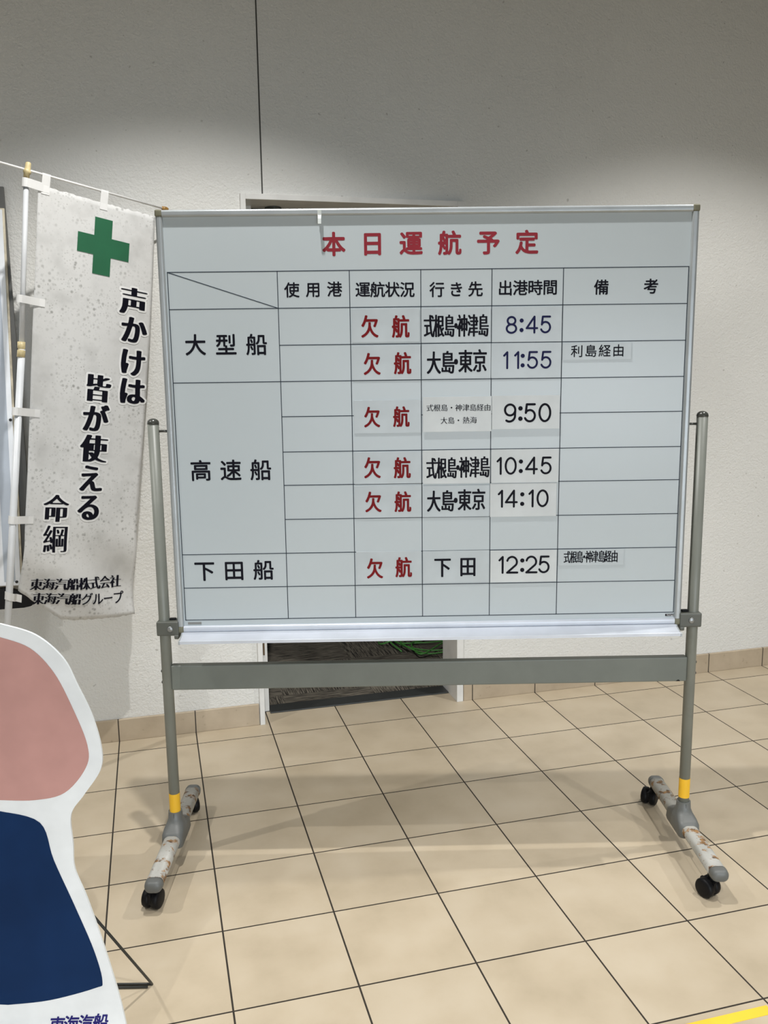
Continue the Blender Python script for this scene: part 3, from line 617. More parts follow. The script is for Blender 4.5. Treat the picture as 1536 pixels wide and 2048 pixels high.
 'L下': '224,11 216,17 212,26 212,394 208,396 31,397 23,403 20,410 20,438 22,444 28,450 35,452 465,452 472,450 478,444 480,438 480,410 477,403 469,397 272,396 269,395 269,330 279,326 331,300 419,248 446,228 449,222 450,213 447,207 429,186 422,182 412,183 326,239 287,262 271,271 269,270 268,24 264,17 256,11',
 'L田': '53,17 45,22 41,31 41,438 45,447 49,451 56,454 446,454 454,450 458,446 461,438 461,31 457,22 453,18 447,16 419,17 409,24 407,29 407,44 403,46 97,46 93,44 92,28 85,18 79,16|94,103 220,103 221,106 221,224 217,225 94,224 93,221 93,106|274,103 406,103 407,106 406,224 403,225 274,224 273,221 273,106|94,281 220,281 221,285 221,399 217,400 94,399 93,396 93,285|274,281 406,281 407,285 406,399 403,400 274,399 273,396 273,285',
 'K欠': '31,15 23,21 10,42 10,53 24,66 77,97 114,135 142,181 157,222 162,253 164,267 164,290 166,297 167,335 172,340 178,343 210,343 215,341 221,333 221,279 220,269 234,215 250,178 258,163 276,134 304,103 335,81 372,65 380,58 382,54 382,46 369,22 360,15 342,15 310,29 278,52 244,86 222,117 199,162 197,162 182,133 162,104 128,68 88,38 54,18 46,14|297,236 280,246 274,253 273,260 276,269 291,304 303,342 305,349 304,351 301,352 117,351 115,349 91,292 73,260 62,246 54,243 42,243 26,255 16,265 14,269 15,279 35,312 51,344 64,374 74,404 85,442 93,479 99,487 106,491 121,491 137,487 144,483 149,478 150,467 136,412 137,408 347,407 367,398 371,394 373,390 373,379 369,365 351,310 329,255 324,245 317,238 312,236',
 'K航': '26,15 5,29 4,33 4,42 14,71 21,99 27,135 29,181 30,188 30,219 28,221 13,222 4,229 4,260 4,264 10,269 15,271 28,272 30,274 31,421 40,428 63,429 67,431 77,483 87,491 99,491 121,485 130,478 130,469 120,433 121,429 163,428 173,421 173,408 176,406 242,406 243,408 242,412 224,463 223,476 229,483 246,491 260,491 265,490 275,481 287,451 298,421 299,406 369,405 374,404 380,399 382,396 382,363 376,356 369,354 178,354 174,352 174,88 176,88 178,91 182,104 191,153 191,169 193,176 194,316 199,321 206,323 329,323 337,317 339,312 340,72 342,70 345,81 345,119 346,124 354,130 367,130 383,121 389,113 389,76 388,69 387,54 385,44 382,37 379,31 369,22 362,18 351,16 322,16 313,18 304,23 293,35 290,42 288,56 287,269 283,271 249,271 246,271 245,267 245,165 243,158 243,142 237,108 230,79 221,56 215,44 202,22 196,17 188,14 178,15 162,26 146,18 137,16 121,16 115,14 97,15 89,21 82,47 83,58 88,63 94,66 115,64 122,67 123,119 122,122 121,122 113,120 104,120 96,123 90,131 83,153 81,158 79,159 77,140 77,126 71,90 60,44 52,24 47,18 40,14|120,185 122,184 123,188 123,217 122,221 82,221 81,219 82,217 99,218 106,214 110,210|82,272 121,272 123,274 123,281 122,283 121,284 108,279 99,279 94,281 88,287 83,303 81,304 80,276|120,338 122,338 123,342 122,379 119,380 82,379 80,376 81,370 99,371 108,366 114,356',
 'C式': '187,18 165,33 152,62 146,88 144,92 31,36 13,36 8,38 5,42 5,49 2,65 2,71 4,73 47,92 49,94 50,97 50,235 47,237 17,238 11,240 10,242 9,246 10,272 13,275 19,277 121,277 123,279 123,292 121,301 121,331 118,347 115,348 6,349 2,351 0,354 1,383 4,386 10,387 113,387 117,388 118,392 118,474 120,478 126,480 153,480 159,478 163,472 183,473 188,471 192,468 201,453 217,422 217,412 210,399 204,397 187,397 181,401 167,429 163,435 162,436 161,397 163,389 167,387 222,387 228,385 230,381 230,354 228,351 221,348 167,348 164,347 163,346 163,337 164,329 164,299 166,292 166,265 168,260 168,244 170,238 172,199 173,194 173,185 175,179 179,142 188,96 190,90 192,90 193,92 193,115 195,122 195,140 197,144 203,146 219,146 225,142 234,129 234,99 232,92 230,62 226,42 223,33 221,29 215,23 206,18|93,113 115,123 137,123 137,124 137,135 134,153 134,162 130,179 130,192 129,197 127,235 124,237 96,238 92,237 91,235 91,117 92,114',
 'C根': '40,18 36,21 34,24 33,133 31,134 22,130 10,130 4,133 2,135 -3,158 7,194 20,254 27,297 30,333 32,340 32,344 29,346 6,347 -1,350 -2,354 -2,379 0,383 4,385 31,386 34,388 35,478 38,481 44,482 67,482 72,480 74,478 75,390 76,387 78,386 83,386 86,388 86,451 86,454 88,457 96,459 208,458 213,455 214,451 214,242 212,238 206,236 171,236 167,235 166,233 170,210 174,193 176,194 180,199 188,213 196,218 212,218 217,216 220,212 224,201 225,194 223,188 188,137 193,119 208,88 217,74 232,56 232,51 224,31 222,29 217,27 201,27 196,29 183,43 172,61 154,51 110,22 94,22 87,25 82,46 82,53 86,67 86,208 85,212 79,212 76,212 75,208 75,24 73,21 67,18|131,85 144,91 156,91 158,94 151,115 142,147 132,194 132,201 131,203 129,204 129,188 129,88 129,85|130,274 133,273 169,273 172,274 173,278 173,326 172,329 169,330 133,330 129,329 129,326 129,278|83,299 85,298 86,303 86,344 83,346 78,346 75,344 75,322|130,367 133,366 169,366 172,367 173,371 173,419 172,422 169,423 133,423 129,422 129,419 129,371',
 'C島': '154,18 147,21 144,24 142,35 128,36 122,38 120,42 119,49 117,52 17,52 11,54 9,58 10,131 13,134 19,136 42,136 48,133 49,131 50,128 50,87 53,84 62,84 63,85 64,88 64,146 66,149 72,152 97,152 103,149 105,147 105,88 106,85 108,84 117,84 119,87 120,129 120,133 122,135 129,137 153,137 159,135 160,133 161,129 161,56 163,54 169,55 171,58 173,67 173,74 175,79 175,94 177,99 177,122 179,129 179,153 177,156 174,157 38,157 31,159 29,163 29,435 31,438 37,441 79,441 83,442 90,478 92,480 97,482 115,482 123,479 131,475 132,465 127,447 127,444 128,442 188,441 194,439 196,437 196,290 194,286 187,284 74,284 72,283 71,279 71,256 72,253 76,252 221,252 228,249 230,246 230,224 228,221 222,218 76,218 73,217 72,215 72,192 74,189 212,189 217,188 221,185 221,160 220,153 220,122 218,115 218,94 216,88 216,72 214,67 214,58 208,35 201,24 188,18|73,317 76,316 151,316 153,319 153,344 152,346 149,346 74,346 72,345 71,342 71,321|73,378 76,377 151,377 153,378 154,381 153,408 152,410 149,411 74,411 72,410 71,406 71,381',
 'C・': '103,197 90,206 81,226 79,240 79,262 80,272 83,279 90,294 94,298 104,303 126,303 132,301 141,292 148,278 152,258 152,240 150,231 146,217 142,210 132,199 126,197',
 'C神': '37,18 31,22 30,26 30,171 28,172 24,172 10,172 4,174 1,179 -3,203 18,242 32,272 48,319 57,354 54,357 10,357 3,359 0,363 0,390 2,394 8,396 81,396 85,397 88,401 94,403 129,404 133,404 134,408 135,478 137,480 142,482 169,482 173,479 175,476 175,408 176,405 179,404 217,403 223,401 225,397 225,144 223,140 217,138 190,138 185,142 183,156 179,157 176,156 175,153 175,24 173,21 167,18 142,18 136,21 134,24 134,154 131,157 128,156 127,140 126,138 122,135 117,134 92,134 88,137 86,140 86,174 83,177 72,176 71,172 71,24 69,21 63,18|128,196 133,196 134,199 134,258 133,261 131,262 128,262 127,258 127,199|176,196 181,195 183,196 184,199 184,258 183,261 179,262 176,262 175,258 175,199|83,256 85,255 86,260 85,298 83,297 75,272|128,301 133,301 134,304 134,362 133,365 131,366 128,365 127,362 127,304|176,301 181,300 183,301 184,304 184,362 183,365 179,366 176,365 175,362 175,304|49,400 44,404 42,408 35,431 25,460 26,463 32,472 40,477 56,477 62,474 64,472 71,454 82,419 76,408 71,402 65,400',
 'C津': '122,18 118,21 116,24 116,92 115,95 113,96 62,96 58,95 56,92 44,38 38,34 22,34 17,36 13,40 4,54 4,58 18,113 36,201 38,206 42,209 47,211 60,211 71,207 113,207 115,208 116,212 116,238 115,242 113,243 74,243 69,245 66,249 65,268 63,267 60,259 54,256 38,255 33,258 27,265 17,283 -1,312 -2,319 4,335 6,337 12,339 28,339 35,334 57,301 67,283 68,276 69,275 76,277 112,277 115,278 116,281 116,313 115,317 112,318 62,318 56,321 54,322 54,326 54,349 54,351 58,354 63,355 112,355 115,357 116,360 116,390 115,393 112,395 79,394 76,392 74,386 69,383 53,382 47,384 45,387 30,415 13,442 13,451 17,463 21,467 26,470 40,470 48,465 72,429 113,429 115,430 116,433 116,474 117,478 124,482 151,482 157,479 159,476 159,433 160,429 163,429 206,428 212,426 214,424 214,358 217,356 224,355 229,353 232,351 232,347 232,322 226,318 217,318 214,315 214,247 212,245 206,243 162,243 160,242 159,238 159,212 160,208 163,207 212,207 217,205 220,201 219,176 217,174 212,172 163,171 160,171 159,167 159,135 160,133 163,132 224,132 228,129 230,126 230,103 228,99 222,97 163,96 160,96 159,92 158,22 156,20 151,18|66,133 71,132 112,132 115,133 116,137 116,167 115,170 112,171 78,171 74,171 72,167 66,140|160,278 171,277 173,279 173,313 172,317 171,318 162,318 159,315 159,281|160,356 171,356 173,358 173,390 172,393 171,394 162,394 159,392 159,360',
 'D大': '26,20 18,26 6,46 6,56 30,78 48,97 66,121 87,160 107,215 116,253 121,288 121,292 117,293 17,293 12,297 9,301 10,335 13,339 19,341 127,342 130,369 130,404 132,412 133,479 137,483 142,486 171,485 177,481 179,476 179,412 177,404 177,371 175,362 176,342 179,341 294,341 299,339 303,335 303,301 301,297 296,293 192,293 188,292 188,288 199,242 209,208 232,153 252,117 263,103 279,83 304,60 305,49 293,26 288,22 281,20 271,20 262,25 238,49 215,79 190,126 174,163 160,206 158,212 156,213 152,204 141,163 128,131 101,83 77,51 51,27 40,20',
 'D島': '212,15 202,21 197,31 178,32 172,35 168,38 168,46 165,48 29,48 22,52 20,56 20,131 22,135 26,138 31,139 53,139 61,135 62,131 62,92 64,88 90,88 93,92 93,146 94,153 54,154 47,157 45,162 45,437 47,441 54,445 117,445 120,449 126,478 131,483 137,486 151,486 160,484 171,478 173,474 173,467 167,447 169,445 247,445 253,442 257,438 257,288 253,283 246,280 92,280 89,276 90,257 94,255 292,255 299,253 303,247 303,221 299,217 294,214 94,214 89,212 89,196 92,193 281,193 288,191 292,187 293,171 291,163 291,140 289,133 287,92 284,63 278,38 271,26 265,20 258,17 247,14|212,58 233,57 237,63 241,79 245,108 245,124 246,131 246,152 242,154 134,153 136,146 136,92 138,88 163,88 167,89 168,133 172,139 178,141 201,141 209,137 211,131 211,62|90,321 212,320 214,322 214,340 210,343 92,343 89,338|90,381 212,381 214,383 214,404 210,407 92,407 89,403',
 'D・': '142,193 133,198 123,208 117,221 113,233 113,267 122,290 134,303 144,307 167,307 180,299 187,293 192,283 198,263 198,237 191,213 178,199 167,193',
 'D東': '140,15 135,18 132,22 131,116 127,113 104,83 68,47 40,26 26,25 20,28 17,31 4,54 4,60 6,64 26,78 46,93 79,126 97,150 106,163 103,166 47,166 42,168 38,172 38,354 42,358 47,361 128,361 131,362 132,365 132,388 129,391 21,391 13,393 9,399 9,429 12,434 19,437 129,438 132,440 132,476 134,481 142,486 167,486 174,482 177,478 177,442 179,438 290,438 297,435 301,431 302,399 297,393 290,391 179,391 177,388 177,365 178,362 181,361 267,361 272,358 276,354 276,172 272,168 267,166 206,166 203,163 212,150 235,121 269,89 286,76 304,64 307,62 307,56 296,33 292,29 285,25 272,26 259,33 238,51 209,79 180,117 178,117 176,21 172,17 167,14|82,208 131,208 132,212 131,243 128,245 82,244 80,240 80,212|178,208 231,208 232,212 231,243 228,245 178,244 177,240 177,212|82,283 131,283 132,287 131,318 128,320 82,319 80,315 80,287|178,283 231,283 232,287 231,318 228,320 178,319 177,315 177,287',
 'D京': '96,15 89,19 86,26 82,44 83,55 87,58 92,61 112,61 126,59 131,62 134,67 134,185 129,187 58,188 53,190 49,194 49,340 53,344 60,346 254,346 260,345 264,342 266,337 265,194 262,190 256,188 183,187 179,186 179,47 175,33 167,24 149,16 138,14|263,33 256,38 228,96 204,138 204,148 217,161 222,164 237,164 242,162 246,159 280,99 298,63 298,54 296,49 283,36 276,32|26,34 20,38 8,54 8,63 35,106 47,128 60,157 69,164 85,164 99,155 103,149 103,140 92,115 67,69 50,42 40,34|92,233 218,233 220,237 219,301 215,302 92,301 91,297 91,237|17,376 11,379 9,385 9,415 12,420 17,423 133,424 133,428 120,465 120,472 124,478 144,487 156,487 163,482 184,426 187,423 292,423 299,420 302,415 302,383 299,379 292,375',
 'D下': '179,13 171,19 170,24 169,396 165,398 22,399 16,403 13,408 13,442 19,448 26,450 385,450 390,449 396,444 398,440 398,410 396,404 388,399 228,398 223,396 224,328 235,323 274,298 337,253 371,225 373,221 373,215 360,194 353,186 346,182 337,183 331,186 308,207 282,228 235,262 224,267 223,22 219,16 212,13',
 'D田': '38,18 30,24 29,29 29,440 30,446 35,450 42,452 369,452 378,448 382,444 382,440 382,29 380,24 376,20 371,18 340,18 331,26 330,46 326,48 85,48 81,46 80,26 74,20 67,18|82,101 172,100 176,101 177,222 176,226 85,227 81,226 80,104|230,101 326,100 329,101 330,222 329,226 233,227 229,226 229,104|82,279 172,279 176,280 177,397 176,401 85,402 81,401 80,283|230,279 326,279 329,280 330,397 329,401 233,402 229,401 229,283',
 'R利': '349,15 344,17 340,21 331,46 331,53 335,59 346,62 412,63 413,64 416,71 416,463 418,469 422,473 429,475 447,475 456,471 460,465 461,462 461,67 459,51 453,37 447,30 440,25 428,20 410,16 394,16 388,14|138,17 131,20 127,28 126,218 122,214 110,190 87,151 60,113 46,96 37,93 28,96 18,110 12,124 15,132 44,165 73,206 100,254 114,287 113,288 110,289 37,289 28,292 24,296 22,301 22,326 26,332 35,336 126,337 127,340 127,406 126,408 122,409 99,404 40,395 33,397 29,401 22,419 22,424 26,432 33,435 63,439 137,454 181,465 221,478 228,478 237,475 250,462 253,456 253,449 246,440 194,424 172,419 171,417 170,338 174,336 251,336 260,333 264,329 266,324 266,299 262,293 253,289 172,289 170,287 170,262 254,190 260,181 261,172 258,167 247,152 238,148 231,151 174,207 171,208 170,28 167,22 163,18 156,16|304,140 297,144 293,153 293,413 295,419 299,423 306,425 322,425 331,421 335,415 336,412 336,151 333,146 329,142 322,139',
 'R島': '353,15 340,18 336,22 332,37 333,47 337,53 346,57 390,57 394,60 399,71 405,94 412,149 412,152 410,153 202,153 205,142 205,92 208,88 281,88 284,92 284,129 288,137 290,139 299,141 312,141 321,137 325,128 325,44 321,36 313,33 297,32 290,35 286,38 283,47 279,48 60,48 51,51 47,54 45,62 45,128 49,136 56,139 72,139 79,137 83,133 86,128 86,90 88,88 160,88 164,90 164,142 167,153 101,154 92,157 88,165 88,431 90,438 94,442 103,445 203,445 205,447 219,480 222,483 233,486 254,482 262,476 264,471 264,465 256,449 256,445 387,445 396,442 400,438 402,431 402,294 400,287 396,283 387,280 135,280 131,278 131,258 135,255 462,255 471,253 473,251 477,244 476,224 472,218 463,214 135,214 131,213 131,196 135,193 444,193 454,189 458,183 459,178 452,108 442,58 433,37 426,28 419,22 410,18 390,14|132,321 353,320 357,322 357,338 356,342 353,343 135,343 131,340 130,324|132,381 354,381 357,383 357,404 353,407 133,407 130,403',
 'R経': '33,26 21,29 18,31 14,38 14,47 23,79 34,147 41,158 49,161 54,161 71,155 74,149 75,144 61,67 53,35 47,27 40,25|215,29 208,32 204,40 204,62 206,67 210,71 219,73 315,73 319,76 319,145 315,146 237,147 229,150 226,156 225,178 226,181 229,187 238,191 318,192 320,196 320,249 322,254 325,258 333,261 351,261 358,258 362,254 364,249 364,196 365,192 446,191 453,189 457,185 459,179 459,158 457,153 453,149 444,146 369,146 365,145 364,76 369,73 465,73 474,71 478,67 480,60 480,40 478,35 475,31 465,29|115,38 107,42 102,54 100,88 91,147 93,154 97,158 115,164 124,161 128,154 136,110 141,62 141,51 137,45 126,40|183,67 176,70 172,76 164,108 148,154 149,163 152,169 167,175 178,172 185,162 199,121 209,85 208,79 203,72|37,181 31,183 26,188 20,208 20,215 23,221 37,231 54,249 87,291 89,297 78,298 37,291 29,293 22,303 16,321 17,328 20,333 38,354 60,388 80,424 104,476 108,480 115,482 119,482 140,473 146,465 146,456 125,413 105,379 83,346 82,342 94,341 101,343 117,343 122,346 154,401 158,405 169,407 176,405 188,398 194,392 196,383 182,356 155,315 122,270 94,234 97,232 150,240 151,244 142,271 142,281 147,288 158,292 163,293 171,290 178,281 189,254 205,208 207,199 207,194 201,186 185,180 179,181 172,184 168,190 165,199 163,201 88,189 47,180|221,227 213,231 200,247 198,256 202,263 208,267 237,277 272,293 297,308 303,313 298,321 278,343 254,378 240,404 240,415 217,416 210,418 206,422 204,428 204,447 208,455 219,459 433,459 442,457 455,449 459,442 458,433 453,419 439,390 425,367 407,344 376,312 378,310 396,299 421,286 478,266 482,260 482,251 469,230 462,227 456,227 419,240 371,263 340,282 308,263 272,245 242,233 226,227|338,340 342,341 370,369 394,403 399,412 399,415 284,415 284,412 290,401 306,375 323,354',
 'R由': '65,15 57,19 54,28 54,374 54,378 58,384 69,387 226,388 227,392 227,476 231,482 238,485 256,486 267,482 271,474 271,392 273,388 433,387 442,385 445,383 448,374 448,29 448,26 444,20 433,16 415,16 408,18 402,26 402,44 397,46 103,46 98,44 98,26 94,18 85,14|99,96 226,96 227,99 226,193 222,195 99,194 98,190 98,99|273,96 401,96 402,99 401,193 397,195 273,194 271,190 271,99|99,242 226,242 227,246 226,338 222,339 99,338 98,335 98,246|273,242 401,242 402,246 401,338 397,339 273,338 271,335 271,246',
 'S式': '226,18 206,29 202,33 184,69 172,117 161,185 157,235 154,239 146,238 106,237 104,235 104,113 104,110 106,110 140,123 156,123 162,119 164,108 164,94 162,90 140,79 35,36 21,36 13,40 7,69 9,72 17,76 62,92 65,96 66,99 66,235 63,237 24,238 18,240 16,246 17,273 22,276 26,277 146,277 151,276 153,278 154,281 152,288 152,313 150,321 150,344 149,347 12,349 8,351 5,354 6,383 10,386 15,387 147,388 148,401 146,410 147,474 149,478 154,480 178,480 183,478 186,474 187,461 190,463 197,472 201,474 215,475 221,473 235,454 257,421 257,413 247,398 240,395 228,395 222,399 196,442 188,452 187,452 186,433 187,426 187,392 189,388 262,387 267,385 270,381 270,354 267,351 263,349 194,348 189,346 193,267 195,262 200,197 209,140 222,90 229,73 231,72 233,74 237,106 238,140 240,144 246,146 258,146 264,142 275,129 271,74 264,37 259,28 251,21 242,18',
 'S根': '53,18 47,22 46,26 46,166 44,165 35,137 31,133 26,130 15,130 8,134 0,158 14,197 28,253 37,299 44,344 42,346 13,347 8,349 5,353 5,379 8,383 13,386 42,386 46,388 47,478 51,481 56,482 76,482 83,478 84,390 87,386 106,386 109,388 109,453 111,456 115,458 244,458 249,455 250,451 250,242 248,238 242,236 196,235 195,226 204,184 208,184 229,213 233,217 238,220 249,220 255,217 266,197 265,194 262,188 236,154 222,141 220,135 242,92 262,66 271,58 273,54 273,51 262,29 254,25 242,26 237,29 220,47 204,71 199,77 198,62 194,58 163,42 131,24 117,23 110,27 108,29 102,49 109,72 109,212 106,214 99,212 87,214 85,213 84,210 84,24 82,21 76,18|149,81 153,81 174,91 193,92 176,144 164,190 158,229 156,235 153,236 149,235 148,231 148,85|106,267 108,266 109,271 109,344 106,346 87,346 84,344 84,324|149,274 211,274 212,278 212,329 208,330 149,329 148,326 148,278|149,367 211,367 212,371 212,422 208,423 149,422 148,419 148,371',
 'S島': '187,18 177,24 176,35 158,36 152,38 150,42 150,49 147,52 28,52 21,54 18,58 19,132 24,135 28,136 46,136 51,133 53,129 54,85 58,84 81,84 84,88 84,146 87,149 94,152 112,152 119,147 120,88 121,85 149,85 150,88 151,133 158,137 178,137 184,135 186,131 186,56 188,54 204,54 208,56 212,67 218,110 218,131 220,138 218,156 51,157 44,159 41,163 41,435 43,438 49,441 104,442 111,474 115,479 121,482 137,482 144,480 153,474 153,469 146,446 147,442 221,441 228,437 228,290 226,286 219,284 81,284 79,279 79,253 83,252 260,252 267,249 270,246 270,224 267,221 262,218 83,218 79,215 79,192 81,189 249,189 254,188 258,185 259,163 257,156 257,129 255,122 253,81 250,54 244,33 235,23 229,20 219,18|80,317 187,316 189,319 189,344 185,346 81,346 79,342 79,321|80,378 187,377 189,381 189,408 185,411 81,411 79,406 79,381',
 'S・': '124,197 119,200 108,211 102,226 100,237 100,265 102,274 108,288 121,301 126,303 151,303 156,300 167,289 173,274 175,263 175,235 173,226 167,212 154,199 149,197',
 'S神': '49,18 44,22 43,26 42,185 40,186 33,175 28,172 13,172 8,176 0,203 2,208 8,215 28,246 46,281 66,329 73,354 72,356 69,357 15,357 8,359 5,363 6,392 10,395 15,396 101,396 106,395 111,401 117,403 163,404 166,408 167,478 174,482 197,482 201,479 203,476 204,405 208,404 254,403 260,401 262,397 262,142 254,138 231,138 226,142 224,156 208,157 204,156 203,24 201,21 196,18 172,18 167,22 166,26 165,156 162,157 148,156 146,138 140,134 115,134 111,137 109,140 108,178 92,179 88,181 81,189 80,24 78,21 72,18|148,196 163,195 166,197 166,258 163,262 149,262 147,260 146,199|205,196 221,195 225,197 225,258 222,262 206,262 204,260 204,199|106,235 108,234 109,240 108,334 106,333 104,328 86,274 88,267|148,301 163,300 166,303 166,362 163,366 149,366 147,363 146,304|205,301 221,300 225,303 225,362 222,366 206,366 204,363 204,304|62,400 56,404 34,462 36,465 46,475 53,478 65,478 71,474 82,451 93,421 92,415 81,402 76,400',
 'S津': '153,18 149,21 147,24 146,92 144,96 76,97 70,99 67,104 65,101 51,51 46,37 40,34 26,35 20,40 10,54 9,58 23,101 50,206 58,211 69,211 74,208 79,203 88,207 144,207 146,212 146,238 145,242 94,243 88,246 86,251 86,271 88,274 92,276 142,277 146,278 146,317 142,318 78,318 72,321 70,326 70,349 72,353 76,355 145,356 146,360 146,392 142,395 90,396 88,395 85,388 79,384 65,384 60,386 18,444 18,449 25,463 33,469 46,470 53,466 85,426 96,429 142,429 146,431 147,478 154,482 174,482 179,481 184,476 184,433 185,429 242,428 249,425 250,358 253,356 265,355 269,353 271,349 271,322 265,318 253,318 250,315 249,247 242,243 187,243 184,238 184,212 185,208 247,207 253,204 255,199 255,178 253,174 249,172 185,171 184,167 185,133 188,132 263,132 267,129 270,126 269,101 262,97 185,96 184,92 183,22 176,18|74,133 145,133 146,137 146,170 142,171 83,172 80,167 73,137|47,254 42,258 2,313 2,319 9,333 11,337 15,339 28,339 35,336 61,304 76,283 74,274 67,258 60,254|185,278 208,277 212,278 212,313 211,317 188,318 185,317 184,281|185,356 208,355 212,357 212,390 211,394 188,395 185,393 184,360',
 'S経': '15,27 3,34 1,37 0,42 7,88 13,153 15,156 19,158 31,159 44,155 58,161 72,161 76,166 87,173 99,173 104,171 109,163 121,92 121,78 114,71 163,70 167,71 168,147 165,150 126,150 119,152 116,156 116,181 118,185 124,187 167,188 168,192 168,253 172,256 178,257 199,257 206,254 207,251 208,189 212,187 251,187 257,185 259,179 259,156 256,152 249,150 210,150 207,147 207,72 212,70 262,70 269,67 271,63 271,36 265,33 262,32 112,33 108,35 105,38 105,63 107,69 94,70 88,74 85,94 83,96 83,49 79,45 72,42 56,42 52,44 50,47 50,60 48,67 48,92 46,100 43,97 39,54 35,31 28,27|13,183 8,187 4,206 4,215 19,241 35,278 42,297 38,298 24,295 13,295 8,297 5,301 0,326 14,353 19,367 39,429 49,472 51,476 58,480 71,480 83,471 89,463 74,410 52,346 52,340 56,340 60,346 77,399 81,403 87,405 99,405 104,402 115,390 116,383 99,335 84,294 85,292 97,291 103,287 105,283 108,269 110,267 117,270 133,282 159,308 161,312 142,353 133,378 123,412 128,419 112,420 106,424 106,451 112,455 115,455 244,455 253,452 260,444 261,440 253,406 237,358 215,314 214,310 221,299 242,280 263,267 271,264 274,260 274,254 266,235 260,231 256,230 246,230 237,234 208,254 187,275 162,252 138,234 131,231 117,229 116,224 121,196 113,186 104,182 92,183 86,187 84,197 81,200 29,183|59,235 60,234 65,234 74,236 76,238 77,242 72,262 71,261|186,354 188,354 190,356 205,388 214,415 213,418 212,419 163,419 163,413 168,394 177,371',
 'S由': '29,18 24,22 23,26 23,378 25,381 31,384 117,385 118,388 118,478 126,482 149,482 153,479 155,476 155,388 157,385 246,384 251,381 253,378 253,26 251,22 246,20 222,20 217,22 214,26 214,47 212,50 65,50 61,47 61,24 59,21 53,18|62,92 113,91 117,92 118,194 117,197 65,198 62,197 61,96|157,92 210,91 213,92 214,194 213,197 160,198 156,197 155,96|62,238 113,238 117,239 118,338 117,342 65,343 62,342 61,242|157,238 210,238 213,239 214,338 213,342 160,343 156,342 155,242',
 'P式': '419,22 385,33 374,41 350,67 326,117 304,192 291,262 284,342 281,351 28,352 22,356 22,381 29,384 278,384 280,387 280,390 279,399 277,471 278,474 285,477 322,477 328,474 329,396 332,385 471,384 478,381 478,356 472,352 337,352 332,349 339,269 352,197 368,137 392,87 408,66 428,58 432,62 437,76 441,94 446,146 451,148 457,147 485,130 487,126 486,99 480,71 471,46 460,32 444,24 435,22|40,38 34,44 27,65 29,70 124,90 129,92 130,96 129,240 44,242 39,246 40,271 47,273 263,273 270,271 271,246 267,242 179,240 179,104 181,102 185,102 272,121 279,121 286,117 287,94 254,84 121,54 47,38|422,397 417,400 404,414 387,430 356,454 357,458 372,471 378,473 385,473 416,451 438,432 452,419 453,415 435,399 429,397',
 'P根': '101,22 97,24 96,28 96,230 94,229 66,165 46,131 38,129 31,131 16,158 41,201 60,244 83,310 93,347 88,350 24,351 20,354 20,376 21,379 26,382 95,383 97,474 103,478 135,478 140,476 141,472 142,383 194,382 200,378 200,354 197,351 144,350 141,346 142,321 194,242 196,235 181,216 176,213 169,213 164,217 151,244 144,256 142,256 141,26 135,22|215,24 210,28 200,49 207,62 209,71 210,453 217,455 437,455 442,454 445,449 444,242 437,239 344,239 340,238 339,235 354,192 367,167 371,167 383,175 438,217 449,216 466,199 466,194 448,179 390,142 388,133 402,113 424,91 453,70 478,56 480,53 464,31 454,27 447,29 410,52 379,79 352,112 329,151 313,188 297,237 294,239 260,239 257,235 258,73 269,73 335,89 342,89 348,85 350,65 346,61 253,35 222,24|258,271 394,270 396,274 396,331 392,334 260,334 257,329|258,363 394,363 396,367 396,424 392,427 260,427 257,422',
 'P島': '347,22 335,26 330,46 328,47 326,42 321,39 288,39 283,42 282,53 279,55 51,55 44,58 43,126 44,129 49,132 81,132 87,129 88,85 90,81 160,81 162,85 163,145 169,148 201,148 207,144 208,81 278,80 282,83 283,131 288,134 322,133 326,131 327,128 328,49 337,52 346,50 385,50 390,52 398,65 401,78 409,126 411,156 408,161 94,161 87,163 86,431 88,436 94,438 201,438 217,478 224,480 253,477 266,472 252,446 252,440 254,438 396,438 403,435 404,294 401,289 396,288 137,288 132,285 132,253 135,248 471,248 478,246 478,226 472,222 133,220 132,190 135,186 453,186 460,183 453,113 448,79 441,53 432,37 422,29 406,23 394,21|133,313 353,313 355,317 355,347 351,350 135,350 132,346|133,374 353,373 355,378 355,412 351,414 135,414 132,410',
 'P・': '235,201 215,209 200,224 193,242 193,258 195,265 201,276 213,288 229,298 238,300 263,300 271,298 285,290 300,276 307,258 307,242 305,235 296,221 285,210 274,204 263,200',
 'P神': '94,22 90,24 89,28 89,212 87,212 62,189 38,173 31,173 26,176 15,203 56,236 86,265 110,295 130,324 145,351 146,358 142,361 26,361 22,365 22,388 24,391 29,393 179,393 188,389 198,381 199,376 176,328 143,278 143,271 196,215 205,203 190,182 185,179 178,179 170,185 145,217 137,223 136,26 129,22|317,22 313,24 312,28 312,160 256,161 254,158 253,142 247,138 215,138 209,142 209,394 210,397 215,400 311,401 313,476 319,478 354,478 361,474 362,401 460,400 465,399 468,396 468,147 467,144 462,141 428,141 422,144 421,158 419,161 362,160 361,26 354,22|255,192 312,192 311,265 254,265|362,192 421,192 420,265 362,265|255,297 312,298 311,369 254,368|362,297 421,298 420,369 362,368|121,401 117,403 79,460 83,466 104,477 110,476 116,472 138,444 154,421 153,416 135,404 128,401',
